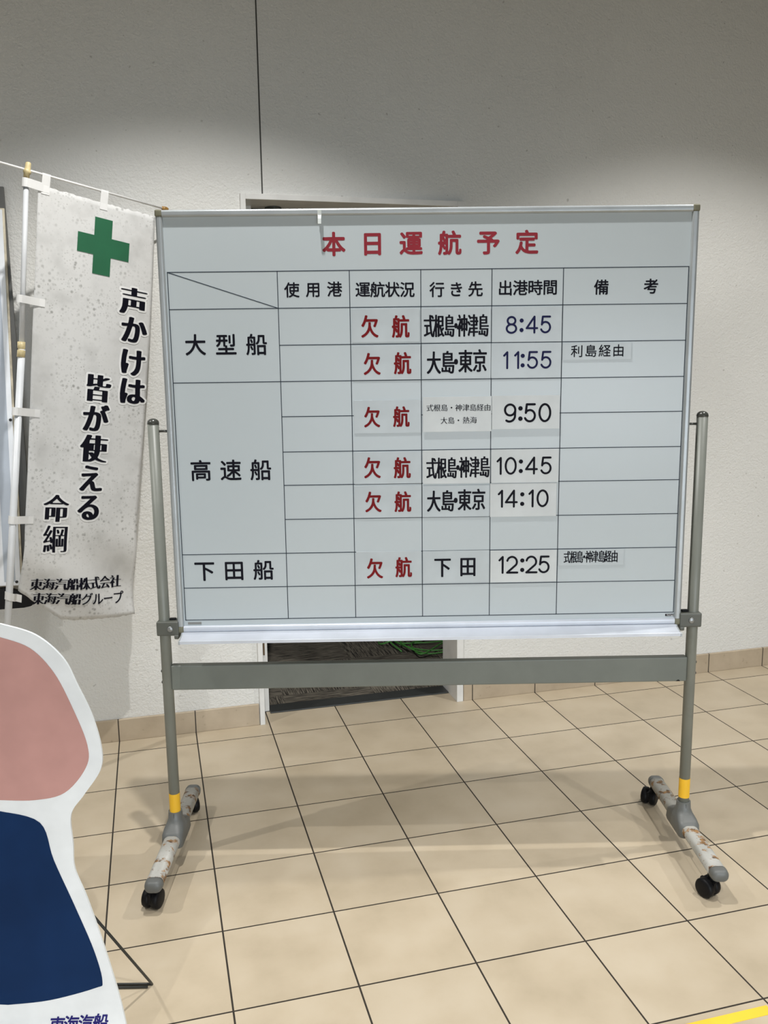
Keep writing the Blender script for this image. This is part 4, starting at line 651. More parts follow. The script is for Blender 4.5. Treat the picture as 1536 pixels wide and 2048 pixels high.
 'P津': '279,22 276,24 275,28 274,99 142,100 135,103 134,106 134,124 140,128 274,130 274,174 163,175 157,179 157,197 158,201 163,203 274,205 274,246 172,247 166,251 166,267 167,271 172,273 272,273 275,278 275,319 271,321 144,322 138,326 138,347 140,350 146,352 274,353 274,397 174,398 168,403 168,421 171,424 176,425 272,425 275,429 276,476 281,478 319,478 325,474 326,426 441,424 445,419 446,353 478,352 483,349 484,346 484,326 481,323 447,321 445,319 445,253 442,248 437,246 329,246 325,244 326,204 449,203 455,199 454,178 447,175 328,175 325,171 325,131 329,129 472,128 478,124 478,104 476,101 471,100 328,100 325,96 324,24 317,21|60,36 37,52 32,58 76,146 103,205 108,210 115,210 137,195 142,187 106,105 74,41 69,36|96,258 88,262 19,314 18,317 33,335 42,337 51,333 96,303 123,281 123,278 110,261 103,257|326,274 397,274 397,320 326,321|326,353 397,353 397,397 326,397|124,386 48,446 48,449 63,465 74,468 83,464 154,412 154,408 140,389 133,386',
 'P経': '38,29 17,36 13,38 13,42 27,101 34,151 38,155 51,155 73,149 75,147 75,138 53,33 47,29|206,36 203,38 202,42 202,62 206,66 317,67 317,152 228,154 223,158 223,178 224,181 229,184 317,185 318,247 321,252 358,254 365,251 367,185 453,184 460,181 461,158 456,154 367,152 366,69 371,66 478,66 481,63 482,60 482,40 479,37 474,36|106,43 102,47 98,94 90,149 94,153 122,159 128,156 130,149 137,104 143,53 138,49 113,43|176,72 172,76 162,113 147,160 154,166 169,170 178,169 185,162 201,115 209,83 206,79 188,72|31,184 26,188 19,213 33,223 52,244 85,286 94,303 92,305 83,305 35,297 28,297 22,303 15,326 31,341 58,383 87,437 103,474 108,478 115,478 142,467 146,465 148,462 126,419 98,371 76,338 76,335 90,334 112,336 119,338 154,399 160,403 167,403 172,401 192,391 197,385 171,342 144,302 86,228 88,225 92,225 151,235 152,242 140,276 140,279 158,287 172,287 177,283 185,263 207,203 207,196 183,184 174,184 168,188 164,204 160,207 74,193 38,184|215,233 209,237 199,253 198,258 237,272 281,293 304,308 305,313 265,363 240,406 239,412 251,417 253,422 204,425 202,429 203,449 210,452 422,452 433,454 442,451 461,442 453,421 426,372 395,333 377,317 375,310 376,306 381,302 421,281 485,259 485,256 471,235 465,232 458,232 419,245 367,270 340,287 312,270 272,251 226,233|338,337 342,338 349,344 376,374 401,413 403,419 402,422 281,422 281,417 297,387 316,360',
 'P由': '56,22 53,24 52,28 53,378 60,380 224,381 225,474 228,477 233,479 267,478 273,474 273,385 276,381 442,380 449,378 449,26 442,23 403,25 400,28 400,51 396,54 104,54 100,51 100,26 97,23 92,21|101,88 224,88 224,201 101,201|274,88 399,88 399,201 274,201|101,235 224,235 224,345 101,346|274,235 399,235 399,345 274,346',
 'P大': '47,26 42,29 24,48 24,53 67,75 79,84 116,113 153,156 180,201 189,222 201,256 211,296 210,299 206,300 31,300 25,304 25,329 28,333 33,334 217,335 220,346 223,381 225,472 228,477 271,478 277,474 275,406 268,340 269,335 469,334 476,331 477,304 471,300 292,300 289,299 288,296 306,244 331,194 363,147 399,107 440,75 476,56 477,54 475,49 458,28 453,25 446,26 406,47 363,80 348,96 322,125 292,171 267,218 254,250 251,254 241,224 221,179 194,136 162,99 153,89 108,54 57,26',
 'P熱': '53,24 31,33 28,37 44,56 64,85 79,116 85,119 90,120 121,111 122,108 117,96 87,47 67,25 62,23|437,24 433,26 400,79 379,106 378,109 379,111 408,121 417,120 440,93 464,60 476,40 477,35 449,24|179,27 175,31 173,67 168,103 172,107 181,109 208,108 212,106 214,97 223,35 219,31 208,29|299,27 295,31 289,58 273,104 276,108 308,114 313,112 321,97 332,71 341,38 339,35 333,33 304,27|253,138 247,142 229,162 226,162 47,143 26,144 23,147 22,165 29,171 106,177 115,179 118,181 117,229 42,231 38,235 38,251 44,255 115,256 118,258 119,290 124,293 158,292 162,288 164,256 235,255 240,253 241,249 241,235 237,231 164,229 163,184 179,184 240,191 249,191 254,185 256,185 269,203 282,228 291,253 295,274 292,280 254,306 253,310 262,325 269,328 276,328 299,315 303,317 307,372 304,377 254,378 252,381 252,403 258,407 308,408 309,458 312,476 317,478 351,478 354,476 355,472 354,460 355,408 428,407 434,403 434,274 439,201 445,179 447,178 449,179 453,213 454,235 456,238 462,239 471,236 487,219 484,183 480,167 475,154 469,148 460,143 447,141 422,151 409,169 406,176 398,206 393,247 389,374 385,377 354,377 352,374 350,360 350,344 343,287 345,283 379,257 389,247 390,244 378,222 369,220 362,223 337,246 333,247 319,212 310,194 296,172 282,156 265,141 260,138|37,277 33,279 24,290 24,293 58,313 90,335 96,337 103,336 119,321 108,311 60,284 44,277|235,277 201,300 165,320 165,324 171,332 176,335 185,335 231,312 254,297 255,294 246,279 240,277|29,351 26,353 25,356 25,371 29,374 117,376 117,417 49,418 45,422 45,437 46,440 51,443 115,443 118,446 118,471 122,474 154,475 160,474 162,471 163,446 165,443 231,443 237,438 237,422 233,418 164,417 163,378 167,375 249,374 253,372 254,369 253,354 249,351',
 'P海': '313,27 309,31 305,53 312,55 333,54 371,54 378,61 383,72 387,88 387,93 174,95 169,96 167,99 184,203 181,205 140,207 138,210 138,231 144,236 188,237 200,335 204,339 447,339 451,337 452,333 450,281 448,274 448,238 451,236 485,234 487,231 488,212 487,208 481,205 446,204 439,128 442,125 467,125 472,122 473,99 467,95 435,94 426,62 419,47 409,37 397,31 381,27|63,33 37,49 35,53 69,129 98,204 103,208 110,208 135,191 136,185 117,135 83,52 74,35 69,32|219,126 390,125 395,131 400,203 396,205 231,205 229,203 227,192 218,129|322,131 316,135 302,153 267,188 281,198 292,198 315,180 340,155 348,146 348,142 331,131|235,237 399,236 402,238 403,258 405,308 401,311 246,311 241,303 234,242|331,242 327,244 317,257 281,292 281,296 296,305 304,305 341,274 357,254 342,242|99,254 62,280 22,303 22,306 35,322 42,325 51,323 88,303 123,279 125,276 112,258 106,254|163,309 138,326 138,329 162,362 178,388 196,424 214,472 219,476 231,477 253,471 259,467 257,456 245,428 245,424 247,422 467,421 472,420 475,417 475,396 469,391 229,391 226,388 208,356 178,313 172,309|129,399 94,423 50,447 49,451 62,467 67,470 74,470 137,437 155,424 156,421 142,402 137,399',
 'B声': '28,27 6,29 -9,42 -11,46 3,63 17,88 32,129 37,154 39,188 41,194 41,271 42,274 67,277 442,277 467,274 468,131 467,128 442,125 385,125 378,127 362,127 359,129 359,147 354,150 144,150 141,147 137,128 121,85 107,60 87,34 79,29 63,28 56,27|149,171 190,170 194,172 195,256 192,261 154,261 150,258 150,222 148,213 148,174|305,171 354,170 358,171 359,256 358,260 308,261 304,260 304,174|53,331 32,333 31,346 33,348 49,348 56,350 193,351 195,354 194,411 190,412 26,412 19,414 3,414 0,419 0,428 3,430 19,430 26,432 192,432 194,435 195,467 197,471 213,472 221,473 278,473 303,470 304,435 306,432 474,432 481,430 497,430 500,428 500,417 497,414 481,414 474,412 308,412 304,410 304,354 306,350 453,350 460,348 476,348 479,344 478,335 476,332 460,332 453,330',
 'W声': '26,-7 6,-5 -10,-1 -37,22 -45,38 -42,60 -13,104 -2,135 3,162 7,201 7,279 17,299 2,313 -4,329 -3,353 -1,360 4,369 14,379 -15,385 -28,395 -33,408 -34,435 -28,449 -22,455 -10,462 22,466 158,466 167,491 174,498 185,503 219,507 279,507 312,503 324,498 334,487 338,469 340,466 478,466 510,462 527,451 534,435 534,410 532,403 527,394 515,385 494,379 505,369 510,360 512,353 513,329 506,313 491,301 502,279 502,124 496,108 490,102 483,97 467,93 383,91 360,93 344,97 324,116 172,116 168,113 155,76 139,46 125,26 104,4 97,-1 81,-5',
 'B皆': '79,27 60,29 57,31 57,219 58,222 83,225 167,225 170,228 173,233 186,271 188,273 206,273 213,275 244,275 251,273 267,273 290,267 290,263 279,242 279,228 281,225 424,225 449,222 450,33 449,29 424,27 367,27 360,28 344,29 341,31 341,42 337,45 171,45 166,42 166,31 163,29 147,28 140,27|167,63 338,63 341,67 341,126 337,129 169,128 166,124 166,67|167,146 338,145 341,149 341,206 337,209 169,209 166,204 166,149|60,270 39,272 34,287 42,297 48,313 48,467 51,471 67,472 74,473 133,473 158,471 159,467 159,417 163,414 233,415 234,419 234,469 237,471 253,472 258,473 317,473 342,471 343,467 343,421 344,417 346,417 388,436 404,436 412,438 440,438 447,436 463,436 475,424 474,421 471,418 419,399 346,378 344,376 343,303 347,297 353,295 388,295 396,297 400,301 403,310 405,321 405,333 408,340 410,341 426,341 433,343 481,341 496,334 506,332 509,328 505,308 497,293 488,284 474,279 442,277 435,275 317,275 288,278 272,279 253,284 245,290 238,300 235,301 154,283 113,272 97,271 90,270|159,319 167,318 201,325 217,325 233,328 234,392 233,396 163,396 160,395',
 'W皆': '78,-7 42,-1 29,9 23,24 23,226 27,238 9,253 -2,285 1,301 14,321 14,474 21,492 38,503 71,507 135,507 169,503 180,497 187,490 193,476 193,451 197,448 200,451 200,476 202,483 207,492 219,501 256,507 321,507 351,503 363,498 371,490 379,468 410,471 444,471 476,467 488,461 507,438 511,428 510,415 505,403 497,395 464,378 467,375 494,373 528,358 541,342 543,319 537,296 525,272 504,254 478,244 484,226 484,26 477,8 460,-3 426,-7 342,-5 326,-1 308,11 197,11 181,-1 165,-5|195,358 198,362 194,362',
 'B使': '72,26 53,27 50,29 50,254 46,257 19,257 12,259 -4,259 -8,262 -16,278 -17,281 20,324 48,363 71,403 103,471 128,473 156,473 162,472 178,471 201,463 201,458 184,421 187,418 262,418 264,422 264,465 265,469 290,471 346,471 371,468 371,422 374,418 490,418 515,415 516,401 513,398 497,398 490,396 376,396 372,395 371,338 373,335 474,334 499,331 500,213 497,211 481,211 474,209 369,208 364,181 358,160 353,145 336,115 336,112 336,99 338,96 362,84 388,74 421,63 451,55 506,46 507,42 499,30 474,27 444,27 399,32 338,47 287,65 249,45 204,29 188,28 181,27 142,27 133,25|161,60 188,74 210,90 211,106 208,112 186,131 162,158 160,158 159,63|254,167 257,169 261,187 261,206 258,209 162,209 159,208 159,185 160,181 183,182 190,184 217,184 224,182 240,182 245,179|248,228 260,227 263,229 264,233 264,312 262,316 249,316 247,313 246,231|373,228 388,227 393,229 393,312 390,316 374,316 372,313 371,231|159,335 162,334 263,335 264,338 263,395 260,396 171,396 159,376',
 'W使': '71,-8 35,-3 23,6 18,15 16,24 16,221 10,225 -17,227 -30,235 -49,267 -52,285 -46,301 -9,344 19,383 42,422 74,490 79,496 87,501 103,505 126,507 179,505 217,494 231,482 249,499 265,503 288,505 371,503 387,499 399,489 405,476 406,454 408,452 515,450 531,446 543,437 550,421 550,394 548,387 537,372 515,363 528,351 534,337 534,208 530,196 524,187 515,181 499,177 399,174 378,117 387,111 431,95 479,84 519,78 531,71 541,58 543,40 532,15 522,4 515,-1 499,-5 476,-7 419,-5 340,11 290,27 244,6 206,-5 135,-9',
 'B命': '262,27 249,29 246,33 247,263 265,266 444,266 461,263 462,260 462,142 460,122 453,110 446,104 435,101 410,97 340,96 331,98 329,94 328,30 310,27|56,67 44,68 41,72 42,263 60,266 221,266 238,263 239,260 238,112 221,109 124,109 122,106 121,72 120,69 103,66|331,115 374,116 378,119 379,242 376,246 333,246 329,244 329,119|123,128 153,127 157,129 157,242 154,246 126,246 122,244 121,131|29,304 15,306 6,322 7,326 42,338 85,358 124,381 171,414 204,446 226,473 229,475 246,477 263,477 279,474 296,462 297,446 298,442 328,414 353,395 387,374 424,354 467,336 492,328 492,326 479,308 462,305 444,305 428,308 374,329 369,323 353,321 144,321 128,323 122,328 69,306 51,304|178,342 346,342 346,344 337,350 322,356 319,360 293,378 265,400 254,411 251,412 214,383 178,358 177,346',
 'W命': '260,-7 231,-1 218,10 213,24 212,71 210,75 158,75 148,47 137,38 121,34 104,32 42,34 26,38 14,47 7,65 7,271 -13,286 -26,310 -29,319 -26,338 -16,353 26,368 69,388 108,411 149,441 174,464 206,501 217,507 244,511 265,511 296,504 324,482 333,456 374,422 443,383 510,358 523,347 529,331 528,321 523,308 495,274 496,133 494,115 482,90 462,74 446,68 412,63 364,62 362,22 356,9 344,-1 313,-7',
 'B綱': '203,27 196,29 195,31 194,83 190,83 172,79 160,79 151,82 141,124 131,154 135,158 151,162 167,162 176,160 192,115 194,114 194,186 181,184 167,184 156,186 154,190 151,206 149,208 92,200 42,189 29,189 21,192 16,203 17,208 33,223 43,235 67,266 87,296 87,306 85,309 76,309 40,302 26,302 19,304 15,308 13,319 14,322 26,334 50,371 74,415 96,467 99,469 106,471 121,471 144,463 148,458 117,399 84,346 82,340 83,329 96,329 108,331 117,346 142,392 151,395 163,395 176,391 190,381 185,371 148,310 128,281 92,235 91,222 96,220 142,226 143,242 135,272 135,274 138,277 160,282 171,282 179,279 192,246 194,245 195,446 196,449 206,452 467,452 477,449 479,446 479,72 476,56 471,46 466,40 458,36 429,30 369,30 360,33 356,44 358,46 367,48 413,47 419,49 421,53 421,298 365,298 362,297 361,294 361,138 362,137 365,136 368,140 368,247 371,250 378,252 408,251 415,249 416,246 415,124 404,121 269,121 260,123 257,126 257,247 260,250 269,252 296,252 303,250 305,247 305,140 307,137 311,137 312,140 312,294 312,297 308,298 254,298 252,297 252,294 252,31 249,29 242,27|33,40 13,46 11,49 21,92 29,147 38,150 56,150 79,146 112,152 121,152 130,149 133,144 132,137 137,108 141,79 142,58 110,50 99,50 90,53 84,126 81,130 79,126 73,92 61,44 58,41 51,39|252,313 254,312 338,313 344,328 349,347 361,403 363,405 372,407 381,407 404,401 410,399 410,397 390,331 389,315 394,312 421,313 421,431 417,432 253,431 252,428|290,338 283,340 281,342 274,371 265,397 267,400 281,403 297,403 306,401 321,369 327,347 326,344 315,340 306,338',
 'W綱': '201,-7 179,-1 172,4 167,10 158,27 112,16 87,18 76,11 53,5 33,5 -4,17 -17,27 -23,40 -23,56 -13,99 -2,163 -14,183 -20,201 -20,212 -12,228 5,244 22,265 21,269 1,274 -12,284 -21,310 -21,326 -16,340 -2,354 30,406 68,488 75,496 87,501 104,505 121,505 140,501 158,494 178,480 204,486 469,486 494,480 507,469 513,453 513,65 510,49 503,31 492,18 481,9 444,-2 369,-4 349,1 337,7 327,21 322,38 324,58 329,67 340,76 363,82 385,82 387,86 288,87 286,83 286,24 279,8 267,-1 244,-7',
 'Bか': '76,42 58,45 29,56 24,59 22,63 44,99 76,165 98,221 121,297 119,300 110,300 58,293 44,293 24,297 17,303 14,312 13,335 21,341 40,345 101,347 106,348 124,348 133,351 136,358 141,388 145,419 145,444 148,451 154,455 176,459 197,459 233,453 242,448 244,444 229,362 229,358 233,357 281,357 321,348 343,333 351,322 360,301 364,272 364,238 363,231 362,210 361,204 359,176 353,146 342,104 330,78 316,62 298,51 281,45 260,41 206,41 163,49 154,52 149,58 145,85 149,91 162,95 174,96 190,96 215,91 231,91 244,103 257,133 262,156 270,203 270,219 271,226 271,279 265,297 256,308 247,312 221,311 217,306 196,233 173,167 158,131 132,76 117,51 113,47 90,41|440,197 422,201 415,206 407,231 384,287 362,329 346,356 331,376 331,379 335,383 362,396 381,400 396,400 415,396 423,390 451,344 485,276 505,229 507,221 503,215 472,201 453,197',
 'Wか': '74,8 47,13 10,27 -5,40 -12,54 -12,71 -10,78 16,119 39,165 73,258 69,261 42,259 13,265 -1,272 -11,281 -19,303 -21,326 -21,340 -14,356 1,369 19,375 38,378 103,382 105,385 109,410 111,451 118,469 128,479 138,485 172,493 199,493 244,485 256,480 271,468 279,449 278,437 270,394 272,391 297,390 304,401 319,414 346,426 369,432 381,434 408,432 431,426 442,420 451,410 480,363 530,260 541,229 541,213 534,197 519,184 488,170 454,163 421,166 394,176 380,108 360,62 354,51 337,34 313,20 292,13 260,7 204,7 162,14 138,21 112,11 92,7|215,126 217,126 221,135 228,163 236,210 237,243 195,131 197,129',
 'Bけ': '267,27 249,31 242,34 224,48 216,58 220,63 233,70 253,84 274,105 283,117 298,142 307,169 312,199 314,217 314,240 316,247 316,296 312,298 237,298 228,300 199,300 179,304 174,307 172,312 172,340 179,346 201,350 222,350 228,348 247,348 254,346 313,347 314,351 314,385 313,392 312,419 309,438 309,444 311,447 317,451 338,455 379,455 399,451 404,448 407,444 405,433 406,355 410,354 451,361 460,361 479,357 485,353 487,349 487,319 481,314 471,311 408,302 407,238 405,231 405,212 404,206 403,187 394,142 376,103 368,90 343,62 306,34 290,29 279,27|83,51 65,54 60,57 58,60 52,78 38,147 34,178 32,222 34,229 34,267 36,272 36,292 37,297 39,328 52,410 54,442 60,447 71,450 81,452 97,452 129,448 144,444 151,438 152,433 145,406 130,328 125,281 123,226 126,224 140,225 160,221 172,214 178,208 178,204 150,110 145,83 146,63 140,59 129,55 96,50',
 'Wけ': '265,-7 238,-1 220,8 189,35 181,55 172,41 154,27 96,16 83,16 49,24 34,35 26,47 13,94 2,154 -2,203 0,272 5,335 20,431 20,447 27,463 46,478 79,486 99,486 129,482 160,474 179,460 186,444 186,426 176,381 222,384 274,380 279,383 275,451 281,465 290,475 306,483 335,489 381,489 403,485 425,476 434,467 439,458 441,449 440,394 462,395 496,387 509,378 519,363 521,354 521,313 514,297 496,283 444,273 441,271 437,179 426,129 403,79 380,51 363,34 322,4 292,-5|181,69 183,69 188,79 197,89 223,104 245,124 265,154 273,176 278,206 281,263 197,266 162,274 159,272 160,257 176,251 194,241 207,228 212,213 212,196 180,87',
 'Bは': '74,36 56,40 49,45 39,87 34,126 32,172 30,179 30,212 32,219 34,271 39,317 58,440 63,445 74,448 87,450 108,450 144,444 149,441 152,437 139,376 129,308 128,297 123,260 123,246 122,240 122,213 124,211 138,211 158,207 171,197 173,190 143,101 138,76 137,47 129,42 121,39 110,38 92,37 87,36|272,40 244,43 213,51 188,63 172,77 163,96 161,110 161,122 163,135 173,154 185,168 208,182 229,189 256,195 308,198 309,221 307,228 307,260 305,269 305,306 301,309 249,309 240,311 213,311 181,317 176,320 173,324 174,351 181,357 203,361 242,359 249,357 303,357 305,362 305,419 304,437 306,443 312,446 333,450 372,450 392,446 397,443 400,438 398,422 398,385 396,378 397,365 410,364 438,370 456,370 478,365 482,362 484,356 484,333 482,329 478,326 449,320 399,314 397,312 398,251 400,244 402,178 438,158 471,137 496,115 499,112 499,108 486,87 476,79 454,75 433,77 422,81 410,93 401,98 394,81 386,69 372,58 362,52 347,47 321,41 303,39|279,87 287,86 296,92 301,97 307,106 311,119 312,137 311,149 306,153 292,155 276,153 263,146 256,139 252,131 250,124 250,117 256,101 269,90',
 'Wは': '72,2 40,9 29,16 20,26 11,53 0,119 -4,172 -4,219 0,278 22,438 29,460 49,476 83,484 110,484 154,476 172,466 180,458 185,446 186,426 179,397 180,392 215,395 267,391 270,392 271,396 270,447 277,462 292,475 329,484 372,484 403,478 418,471 428,460 434,446 433,404 458,403 492,396 511,381 517,367 518,326 510,309 492,295 435,284 432,279 436,199 501,157 527,133 532,124 534,117 533,101 515,68 501,54 487,47 458,41 446,41 413,47 394,31 378,22 358,15 322,7 274,5 242,9 197,20 171,33 156,18 140,9 112,4|200,217 272,231 273,253 271,274 212,277 162,286 157,253 158,242 178,235',
 'Bが': '69,40 51,43 28,52 19,57 16,63 41,103 62,145 78,183 105,260 115,296 112,298 101,298 49,291 37,291 17,295 10,301 6,333 13,339 33,343 97,345 124,348 128,353 130,363 137,412 139,446 142,450 147,453 169,457 190,457 228,451 236,446 237,440 225,376 223,356 233,355 240,357 253,357 260,355 276,355 313,346 330,337 339,328 347,317 355,296 357,278 357,228 355,221 355,201 346,140 339,112 332,92 321,72 308,59 290,49 272,43 249,39 201,39 156,47 147,50 143,54 138,85 141,90 154,95 174,96 208,89 224,88 232,94 241,106 249,129 257,162 262,199 263,213 264,221 264,279 258,296 249,307 237,311 229,309 213,309 209,303 191,235 171,178 155,137 130,83 114,54 107,46 103,43 83,39|433,193 415,197 408,203 401,222 378,278 357,321 341,347 327,365 325,372 328,377 333,380 356,391 369,393 370,396 341,446 339,449 342,453 360,462 379,466 392,466 399,474 413,482 433,486 447,486 469,482 476,477 503,435 510,422 511,419 505,412 490,404 471,400 456,399 451,392 431,383 420,379 422,374 439,347 464,301 489,247 500,219 499,213 496,209 469,197 449,193',
 'Wが': '67,6 40,11 4,25 -11,38 -17,53 -18,71 -16,78 10,119 30,158 46,196 67,256 63,259 35,257 6,263 -8,270 -18,279 -25,296 -29,326 -28,340 -21,354 -6,367 12,373 31,377 97,379 108,460 121,477 137,485 165,491 190,491 221,487 247,480 265,464 271,449 271,433 265,390 292,387 305,403 319,413 306,440 305,456 312,471 328,485 349,494 374,499 403,514 431,520 451,520 471,516 485,512 496,505 517,478 539,442 545,428 542,404 537,396 528,386 506,374 476,367 470,362 513,277 533,228 534,208 527,192 512,179 485,167 451,159 433,159 413,163 387,173 380,133 373,104 355,62 348,51 329,32 306,18 285,11 253,5 201,5 154,13 131,19 104,9 85,5|207,124 214,131 223,169 230,226 229,239 190,131 192,127',
 'Bえ': '87,36 65,42 39,60 36,63 37,69 107,138 114,147 248,281 249,285 244,286 238,284 221,284 215,282 199,282 172,279 154,278 113,273 94,273 83,275 72,278 67,283 64,306 64,313 66,317 72,321 92,325 135,325 142,327 167,327 174,328 196,329 203,330 222,330 228,332 247,332 253,334 308,338 331,343 354,341 363,339 369,336 387,316 387,309 328,257 277,208 275,204 278,202 292,199 306,192 317,181 326,163 342,110 347,97 352,90 358,86 362,86 404,88 437,93 453,93 472,89 478,86 480,81 478,54 477,51 470,46 460,43 394,36 333,36 310,40 287,47 271,57 261,69 252,92 237,146 233,153 229,155 186,112 126,43 121,40 112,38 101,36|335,386 246,397 133,415 128,418 125,422 125,433 127,446 130,451 137,455 156,459 169,459 224,448 306,438 338,436 371,430 376,427 378,422 377,401 373,394 367,390 358,388 347,386',
 'Wえ': '85,2 53,9 19,32 9,42 4,51 2,58 2,76 9,90 79,159 160,244 94,239 54,249 39,262 33,276 30,299 30,321 33,328 38,337 47,346 56,351 71,355 90,359 133,359 216,365 213,368 131,380 117,384 106,391 97,401 91,415 93,451 100,469 110,479 121,485 154,493 169,493 263,477 363,466 387,460 396,455 405,446 410,437 412,429 412,408 408,387 403,376 391,362 417,331 421,321 421,303 413,288 349,230 335,213 346,201 355,185 376,121 403,122 433,127 454,127 488,119 506,105 514,87 512,47 507,33 496,21 485,15 451,7 396,2 331,2 301,7 271,17 248,31 233,49 215,91 146,15 137,9 122,5 103,2',
 'Bる': '229,34 206,38 176,45 151,58 144,63 132,74 124,88 120,110 122,126 132,146 144,157 156,166 181,174 217,180 246,178 276,173 306,160 325,146 344,119 346,121 355,137 361,160 361,178 357,196 346,215 328,234 313,242 301,248 281,252 249,250 226,244 194,228 158,202 115,161 110,158 90,154 79,154 60,158 54,161 34,181 32,187 34,190 267,387 267,388 265,389 240,389 231,387 165,386 160,384 140,384 133,382 110,384 99,387 93,392 93,422 101,428 122,432 196,432 204,434 247,434 256,436 319,438 342,441 356,441 376,437 383,432 396,418 399,412 398,406 304,330 271,302 264,294 269,293 276,295 288,295 337,289 383,274 412,257 435,234 449,204 454,181 453,160 449,133 433,101 412,79 404,72 369,52 322,39 299,36 283,36 276,34|245,79 258,79 262,80 261,90 257,103 251,113 244,123 235,132 224,137 216,129 211,121 211,104 219,91 226,86 237,81',
 'Wる': '228,1 165,13 124,35 103,56 92,76 86,101 85,118 40,129 7,160 1,172 -2,194 6,211 169,349 167,352 119,348 90,354 74,363 65,372 59,387 59,426 61,435 66,444 81,457 119,466 246,468 317,472 340,475 358,475 392,467 404,459 428,431 434,417 433,401 428,388 414,374 358,330 350,321 403,303 433,284 464,253 482,217 487,190 487,153 482,121 460,79 426,46 386,22 335,8 301,2|313,196 317,196 308,205 290,216 271,218 253,216 249,213 253,211 287,205',
 'G東': '221,27 206,29 204,31 203,112 140,70 76,38 56,36 21,38 9,51 8,56 62,81 119,117 147,139 171,163 171,176 169,178 71,179 51,182 51,345 71,348 201,348 204,353 204,399 202,403 199,404 26,404 8,406 6,408 6,422 26,425 201,425 204,429 204,469 206,471 224,473 274,473 293,471 295,429 297,425 476,425 495,422 496,408 494,406 476,404 299,404 296,403 295,399 295,353 297,348 437,348 456,345 456,182 437,179 329,178 327,176 327,163 329,160 351,139 383,115 435,83 492,56 493,54 492,51 484,40 479,38 442,36 422,38 365,67 326,92 297,113 295,110 294,30 274,27|140,196 202,196 203,256 140,256|296,196 363,196 363,256 296,256|140,271 202,271 203,331 140,331|296,271 363,271 363,331 296,331',
 'G海': '304,33 289,35 286,44 288,48 306,50 347,48 355,54 362,67 366,83 366,97 363,100 167,100 149,103 148,110 162,194 162,208 160,211 119,213 116,215 116,226 119,228 135,230 167,232 177,312 174,314 138,317 121,329 150,371 167,404 169,412 162,406 144,404 104,406 72,428 33,451 34,454 40,462 60,464 101,462 137,444 174,421 180,431 194,469 212,471 240,471 256,470 277,463 266,431 266,419 269,416 476,416 496,413 495,399 478,397 251,396 213,337 217,334 453,334 471,332 473,329 473,326 470,279 470,233 472,231 506,228 509,226 509,215 506,213 469,211 466,208 464,167 461,142 461,122 463,120 493,117 494,104 492,102 457,99 448,67 441,53 432,44 417,36 392,32|54,38 37,41 20,51 18,56 57,146 77,199 79,202 97,204 135,201 154,187 155,183 103,54 97,42 94,39 76,37|240,121 370,121 373,126 377,163 379,190 378,210 251,210 239,135|313,136 296,139 280,158 254,185 254,188 258,191 276,193 315,191 337,175 362,149 364,144 354,138 337,136|257,231 379,231 384,290 383,315 265,315 263,308 255,247|322,247 306,249 266,294 272,298 290,300 312,300 331,296 362,270 372,254 363,248 346,246|90,259 71,263 40,285 8,304 6,308 15,318 54,320 72,317 110,298 140,278 141,274 131,261 112,259',
 'G汽': '431,27 417,29 399,35 386,49 379,60 370,90 363,135 359,190 358,247 158,248 140,251 140,265 160,268 428,268 447,265 448,174 452,113 454,111 492,108 509,94 510,90 507,65 503,51 494,36 479,29 462,27|51,42 35,43 19,55 17,60 58,135 89,196 92,198 110,200 147,198 159,188 166,179 134,112 100,49 94,43 76,41|90,267 74,268 5,308 4,310 4,313 9,321 13,323 53,325 71,323 115,301 143,285 144,281 137,271 133,268 117,266|160,322 144,324 129,335 128,338 151,366 166,388 190,436 201,465 206,470 247,471 263,470 285,463 283,454 273,431 273,417 276,414 487,414 504,412 507,410 506,397 488,395 256,395 251,391 235,365 220,346 220,342 224,341 444,341 461,338 462,328 460,325 442,323|121,397 101,400 81,416 36,444 33,447 36,453 42,458 60,461 99,459 149,432 171,417 172,413 166,404 160,398 142,396',
 'G船': '33,27 17,29 -1,42 7,58 16,87 23,122 29,181 28,235 26,237 -3,239 -5,244 -5,251 -3,253 26,256 28,258 30,408 79,412 87,435 93,465 97,471 138,473 176,467 180,463 167,428 167,412 228,411 244,409 246,406 247,315 249,315 251,321 257,346 260,442 279,445 433,445 453,442 454,288 458,284 485,284 503,282 505,278 504,272 499,270 481,268 410,268 392,270 381,274 374,279 368,290 366,301 366,424 363,427 347,427 345,422 345,363 341,340 328,308 321,296 311,283 285,261 247,258 246,226 248,222 251,222 258,223 458,223 477,221 477,31 458,29 408,29 390,31 388,33 387,47 383,50 328,50 325,47 324,30 306,27 258,27 240,29 238,31 237,42 235,44 228,40 213,36 178,32 137,32 119,34 114,40 113,47 115,50 156,52 159,54 159,129 156,134 119,136 112,147 109,142 109,133 102,97 94,72 75,31 72,29 56,27|326,71 383,70 387,72 387,199 385,203 329,204 325,201|116,204 158,204 158,236 117,237 114,229 114,208|117,256 158,256 158,293 117,294|146,356 156,356 159,358 158,393 117,394 117,358',
